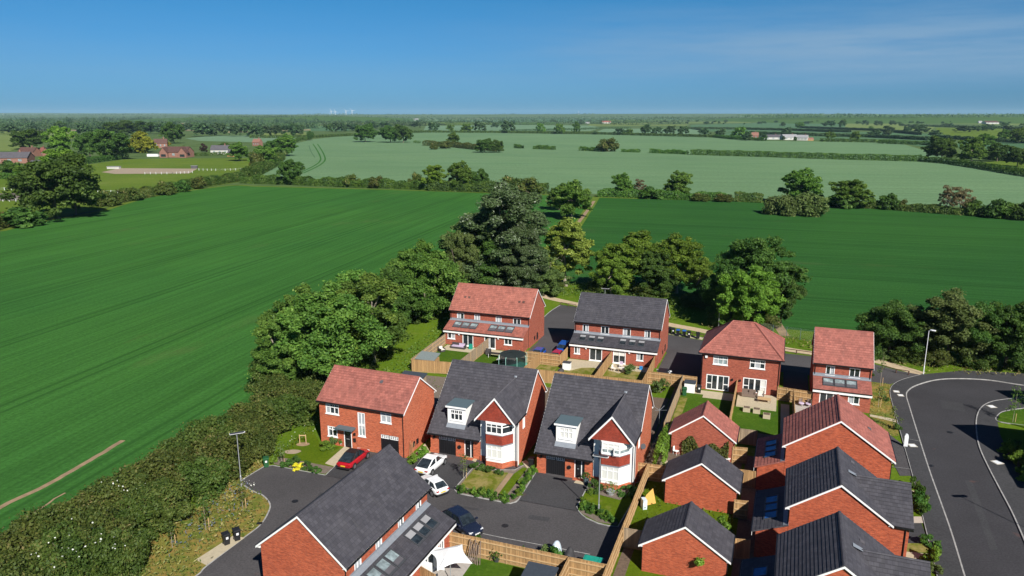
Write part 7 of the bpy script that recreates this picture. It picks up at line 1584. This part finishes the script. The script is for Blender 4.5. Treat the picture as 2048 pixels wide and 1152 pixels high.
# ------------------------------------------------------------------ far buildings
def cottage(label, px, wpx, hpx, rz, roof, wall_, name='farm_house', D=None, gable=None, white=False, group=None, cat='house'):
    p = at(*px); d = proj(p)[2]; w = wpx*d/FPX; h_ = hpx*d/FPX; D = D or w*.6; t = thing(name, label, cat, p, rz, group); he = h_*.52
    k = MB(); k.box(-w/2, w/2, 0, D, 0, he); k.add([(-w/2, 0, he), (-w/2, D, he), (-w/2, D/2, h_*.97), (w/2, 0, he), (w/2, D, he), (w/2, D/2, h_*.97)], ((0, 1, 2), (5, 4, 3))); k.build('wall', wall_, t)
    r = MB(); slope(r, (-w/2-.3, -.4, he-.2), (w/2+.3, -.4, he-.2), (w/2+.3, D/2, h_), (-w/2-.3, D/2, h_), 5, .06, .2); slope(r, (w/2+.3, D+.4, he-.2), (-w/2-.3, D+.4, he-.2), (-w/2-.3, D/2, h_), (w/2+.3, D/2, h_), 5, .06, .2); ro = r.build('roof', roof, t)
    for i in range(3):
        x = -w*.36+i*w*.3; k = MB(); k.box(x, x+w*.1, -.06, -.01, he*.35, he*.75); k.build('window', 'glass_pale', t)
    if gable:
        for gx in gable:
            k = MB(); gw = w*.16; k.box(gx*w-gw, gx*w+gw, -2.4, -.05, 0, he*.9); k.add([(gx*w-gw, -2.4, he*.9), (gx*w+gw, -2.4, he*.9), (gx*w, -2.4, h_*.93)], ((0, 1, 2),)); k.build('gable', wall_, t)
            r = MB(); slope(r, (gx*w-gw-.3, D*.3, he*.86), (gx*w-gw-.3, -2.8, he*.86), (gx*w, -2.8, h_*.97), (gx*w, D*.3, h_*.97), 4, .05, .15); slope(r, (gx*w+gw+.3, -2.8, he*.86), (gx*w+gw+.3, D*.3, he*.86), (gx*w, D*.3, h_*.97), (gx*w, -2.8, h_*.97), 4, .05, .15); r.build('gable_roof', roof, t)
            k = MB(); k.box(gx*w-gw*.6, gx*w+gw*.6, -2.47, -2.41, he*.15, he*.6); k.build('window', 'glass_dark', t)
    else:
        k = MB(); k.box(w*.2, w*.2+.9, D/2-.45, D/2+.45, h_*.85, h_*1.18); k.build('chimney', 'old_brick', ro)
    return t
cottage('brick bungalow with two front gables beyond the paddock', (348, 315), 52, 21, R(-6), 'tile_old', 'old_brick', gable=(-.36, .40))
cottage('tall brick house behind the yellow conifers', (322, 296), 24, 18, R(20), 'tile_old', 'old_brick'); cottage('low village house with dark slate roof', (440, 309), 36, 18, R(5), 'slate_far', 'pale_wall'); cottage('red-roofed house at the top of the barley', (512, 292), 17, 14, R(-20), 'old_brick', 'old_brick')
cottage('orange timber shed at the village edge', (464, 313), 20, 12, R(-10), 'slate_far', 'barn_orange', 'farm_shed', cat='shed')
cottage('long brown-roofed bungalow at the left edge', (20, 327), 64, 22, R(12), 'slate_far', 'old_brick'); cottage('brown hipped bungalow behind the long one', (52, 313), 34, 18, R(-8), 'tile_old', 'old_brick'); cottage('small red-roofed house below the broad dark tree', (82, 312), 18, 17, R(-40), 'tile_red', 'old_brick'); cottage('low grey-roofed outbuilding by the left bungalows', (73, 330), 26, 9, R(0), 'slate_far', 'pale_wall', 'farm_shed', cat='shed')
cottage('red-roofed farmhouse left of the white farm buildings', (1505, 278), 22, 13, R(-15), 'old_brick', 'old_brick'); cottage('long white farm building with grey roof, left one', (1547, 279), 38, 9.5, R(3), 'slate_far', 'pale_wall', 'farm_building', cat='farm building'); cottage('white farm barn with grey roof, middle one', (1582, 280), 30, 11, R(8), 'roof_far_grey', 'pale_wall', 'farm_building', cat='farm building'); cottage('white farm barn with pale gable end, right one', (1604, 281), 20, 11, R(-30), 'roof_far_grey', 'pale_wall', 'farm_building', cat='farm building'); cottage('small orange outbuilding right of the white barns', (1621, 281), 12, 5.5, R(0), 'old_brick', 'barn_orange', 'farm_building', cat='farm building')
cottage('distant red-roofed farm on the centre skyline', (1213, 247), 18, 5, R(0), 'tile_red', 'pale_wall', 'farm_building', cat='farm building'); cottage('distant pale barn above the right-edge trees', (1985, 248), 26, 6, R(0), 'tile_old', 'pale_wall', 'farm_building', cat='farm building'); cottage('tiny white house on the skyline above the barley clump', (832, 241), 9, 4, R(0), 'roof_far_grey', 'pale_wall'); cottage('tiny white house right of the pale far strip', (1175, 247.5), 8, 3.5, R(0), 'roof_far_grey', 'pale_wall'); cottage('tiny white house on the right before the wood', (1961, 247), 7, 5, R(0), 'roof_far_grey', 'pale_wall')
def field_shelter(label, px, wpx, hpx, m_): p = at(*px); d = proj(p)[2]; w = wpx*d/FPX; h_ = hpx*d/FPX; tbox('field_shelter', label, 'shelter', p, 0, (('wall', m_, ((-w/2, w/2, 0, w*.35, 0, h_),)), ('roof', 'roof_far_grey', ((-w/2-.2, w/2+.2, -.3, w*.35+.3, h_, h_+.2),))))
field_shelter('low white shelter at the left end of the sand arena', (226, 338), 24, 4.5, 'pale_wall'); field_shelter('dark jump shelter at the right end of the sand arena', (388, 337), 12, 5, 'slate_far'); field_shelter('white tarpaulin stack left of the gabled bungalow', (305, 313), 22, 5, 'white_render')
def paddock_rail(label, px, n):
    P = [at(*p) for p in px]; t = thing('paddock_fence', label, 'fence', P[0], 0, 'white paddock rails'); O = P[0]
    for a, b in zip(P[:-1], P[1:]):
        for i in range(n+1): q = a.lerp(b, i/n)-O; k = MB(); k.box(q.x-.08, q.x+.08, q.y-.08, q.y+.08, 0, 1.4); k.build('post', 'lamp_white', t)
        for z in (.6, 1.2): k = MB(); k.tube(a-O+Vector((0, 0, z)), b-O+Vector((0, 0, z)), .03, n=3); k.build('rail', 'lamp_white', t)
paddock_rail('white rail fence along the near side of the sand arena', [(290, 348.5), (345, 348.5), (385, 346)], 5); paddock_rail('white rail fence running right from the sand arena', [(398, 341), (440, 342), (492, 340)], 5); paddock_rail('white rail fence in the paddock at the left edge', [(-20, 402.5), (45, 403)], 5); paddock_rail('white rail fence behind the dark arena at the left edge', [(-20, 381), (38, 380)], 4); paddock_rail('pale rail fence behind the brownish hedge', [(196, 387), (300, 384)], 8)
# wind turbines and masts on the skyline
rt_ = random.Random(2)
for x, ytop, lb in ((672, 219, 'leftmost of the faint wind turbines on the centre-left skyline'), (680, 220, 'second faint wind turbine from the left on the centre-left skyline'), (701, 219, 'third faint wind turbine from the left on the centre-left skyline'), (713, 216, 'tallest faint wind turbine on the centre-left skyline'), (1154, 225, 'lone faint wind turbine on the centre skyline'), (33, 230, 'faint wind turbine on the left skyline')):
    dist = 9000; X = (x-1024)/FPX*dist; h_ = height_to((X, dist, 0), ytop+3.2); t = thing('wind_turbine', lb, 'wind turbine', (X, dist, 0), 0, 'wind turbines on the skyline')
    k = MB(); k.tube((0, 0, 0), (0, 0, h_), 2.6, 1.5, n=8); k.build('tower', 'turbine', t); k = MB(); k.box(-3, 3, -6, 4, h_-2, h_+3); k.build('nacelle', 'turbine', t); a0 = rt_.uniform(0, 2)
    for i in range(3): a = a0+i*2.094; k = MB(); k.tube((0, -7, h_), (38*math.cos(a), -7, h_+38*math.sin(a)), 1.5, .5, n=5); k.build('blade', 'turbine', t)

# ------------------------------------------------------------------ light, air, camera
w = bpy.data.worlds.new('World'); scene.world = w; w.use_nodes = True; nt = w.node_tree; bg = nt.nodes['Background']
sky = nt.nodes.new('ShaderNodeTexSky'); sky.sky_type = 'NISHITA'; sky.sun_disc = False; sky.sun_elevation = R(37.5); sky.sun_rotation = R(156.5); sky.altitude = 50; sky.air_density = 1.0; sky.dust_density = .35; sky.ozone_density = 3.0
tc = nt.nodes.new('ShaderNodeTexCoord'); mp = N(nt, 'ShaderNodeMapping'); mp.inputs['Scale'].default_value = (1.2, 1.2, 14); mp.inputs['Rotation'].default_value = (0, R(-5), 0); mp.inputs['Location'].default_value = (.35, 0, .2); nt.links.new(tc.outputs['Generated'], mp.inputs[0])
cf = noise(nt, mp.outputs[0], 2.2, 7, .62)
sp = nt.nodes.new('ShaderNodeSeparateXYZ'); nt.links.new(tc.outputs['Generated'], sp.inputs[0])
side = maprange(nt, sp.outputs['X'], -.12, .38, .12, 1.); lf_ = maprange(nt, sp.outputs['Z'], .025, .055, .0, 1.); lt_ = maprange(nt, sp.outputs['Z'], .085, .145, 1., .0)
lm = N(nt, 'ShaderNodeMath', operation='MULTIPLY'); nt.links.new(lf_, lm.inputs[0]); nt.links.new(lt_, lm.inputs[1]); lift = lm.outputs[0]
mul = N(nt, 'ShaderNodeMath', operation='MULTIPLY'); nt.links.new(maprange(nt, cf, .36, .64, .08, .80), mul.inputs[0]); nt.links.new(side, mul.inputs[1])
mul2 = N(nt, 'ShaderNodeMath', operation='MULTIPLY'); nt.links.new(mul.outputs[0], mul2.inputs[0]); nt.links.new(lift, mul2.inputs[1])
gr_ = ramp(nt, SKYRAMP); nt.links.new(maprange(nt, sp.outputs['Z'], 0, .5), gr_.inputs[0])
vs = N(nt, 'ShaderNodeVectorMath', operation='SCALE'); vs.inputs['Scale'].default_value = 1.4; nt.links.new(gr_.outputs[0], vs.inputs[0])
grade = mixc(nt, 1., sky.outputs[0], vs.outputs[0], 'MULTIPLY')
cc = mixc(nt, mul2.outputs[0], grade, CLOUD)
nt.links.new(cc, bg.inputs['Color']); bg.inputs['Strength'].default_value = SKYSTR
sun = bpy.data.lights.new('sun', 'SUN'); sun.energy = SUNSTR; sun.angle = R(.5); sun.color = (1., .955, .88)
so = bpy.data.objects.new('sun', sun); col.objects.link(so)
sd = Vector((math.sin(R(180-156.5))*math.cos(R(37.5)), -math.cos(R(180-156.5))*math.cos(R(37.5)), math.sin(R(37.5))))
so.rotation_euler = sd.to_track_quat('Z', 'Y').to_euler(); so.location = sd*200
if HAZE:
    k = MB(); k.box(-17500, 17500, -120, 19000, -1.2, 135); hz_ = k.mesh('haze', uv=False)
    hm = bpy.data.materials.new('haze_air'); hm.use_nodes = True; hn = hm.node_tree; hn.nodes.remove(hn.nodes['Principled BSDF']); pv = hn.nodes.new('ShaderNodeVolumePrincipled'); pv.inputs['Density'].default_value = HAZE; pv.inputs['Color'].default_value = (.52, .76, 1., 1); pv.inputs['Anisotropy'].default_value = .0
    hn.links.new(pv.outputs[0], hn.nodes['Material Output'].inputs['Volume']); hz_.materials.append(hm); tag(link('haze', hz_), kind='stuff')
cam = bpy.data.cameras.new('camera'); co = bpy.data.objects.new('camera', cam); col.objects.link(co)
cam.sensor_width = 36; cam.lens = FPX/2048*36; cam.clip_end = 60000; cam.clip_start = .5
co.matrix_world = Matrix.Translation((0, 0, CAMH)) @ Matrix.Rotation(math.pi/2-PITCH, 4, 'X') @ Matrix.Rotation(ROLL, 4, 'Z')
scene.camera = co
scene.view_settings.view_transform = 'Standard'; scene.view_settings.look = 'None'; scene.view_settings.gamma = 1; scene.view_settings.exposure = EXPO
scene.render.engine = 'CYCLES'
scene.cycles.max_bounces = 6; scene.cycles.transparent_max_bounces = 12; scene.cycles.volume_bounces = 1
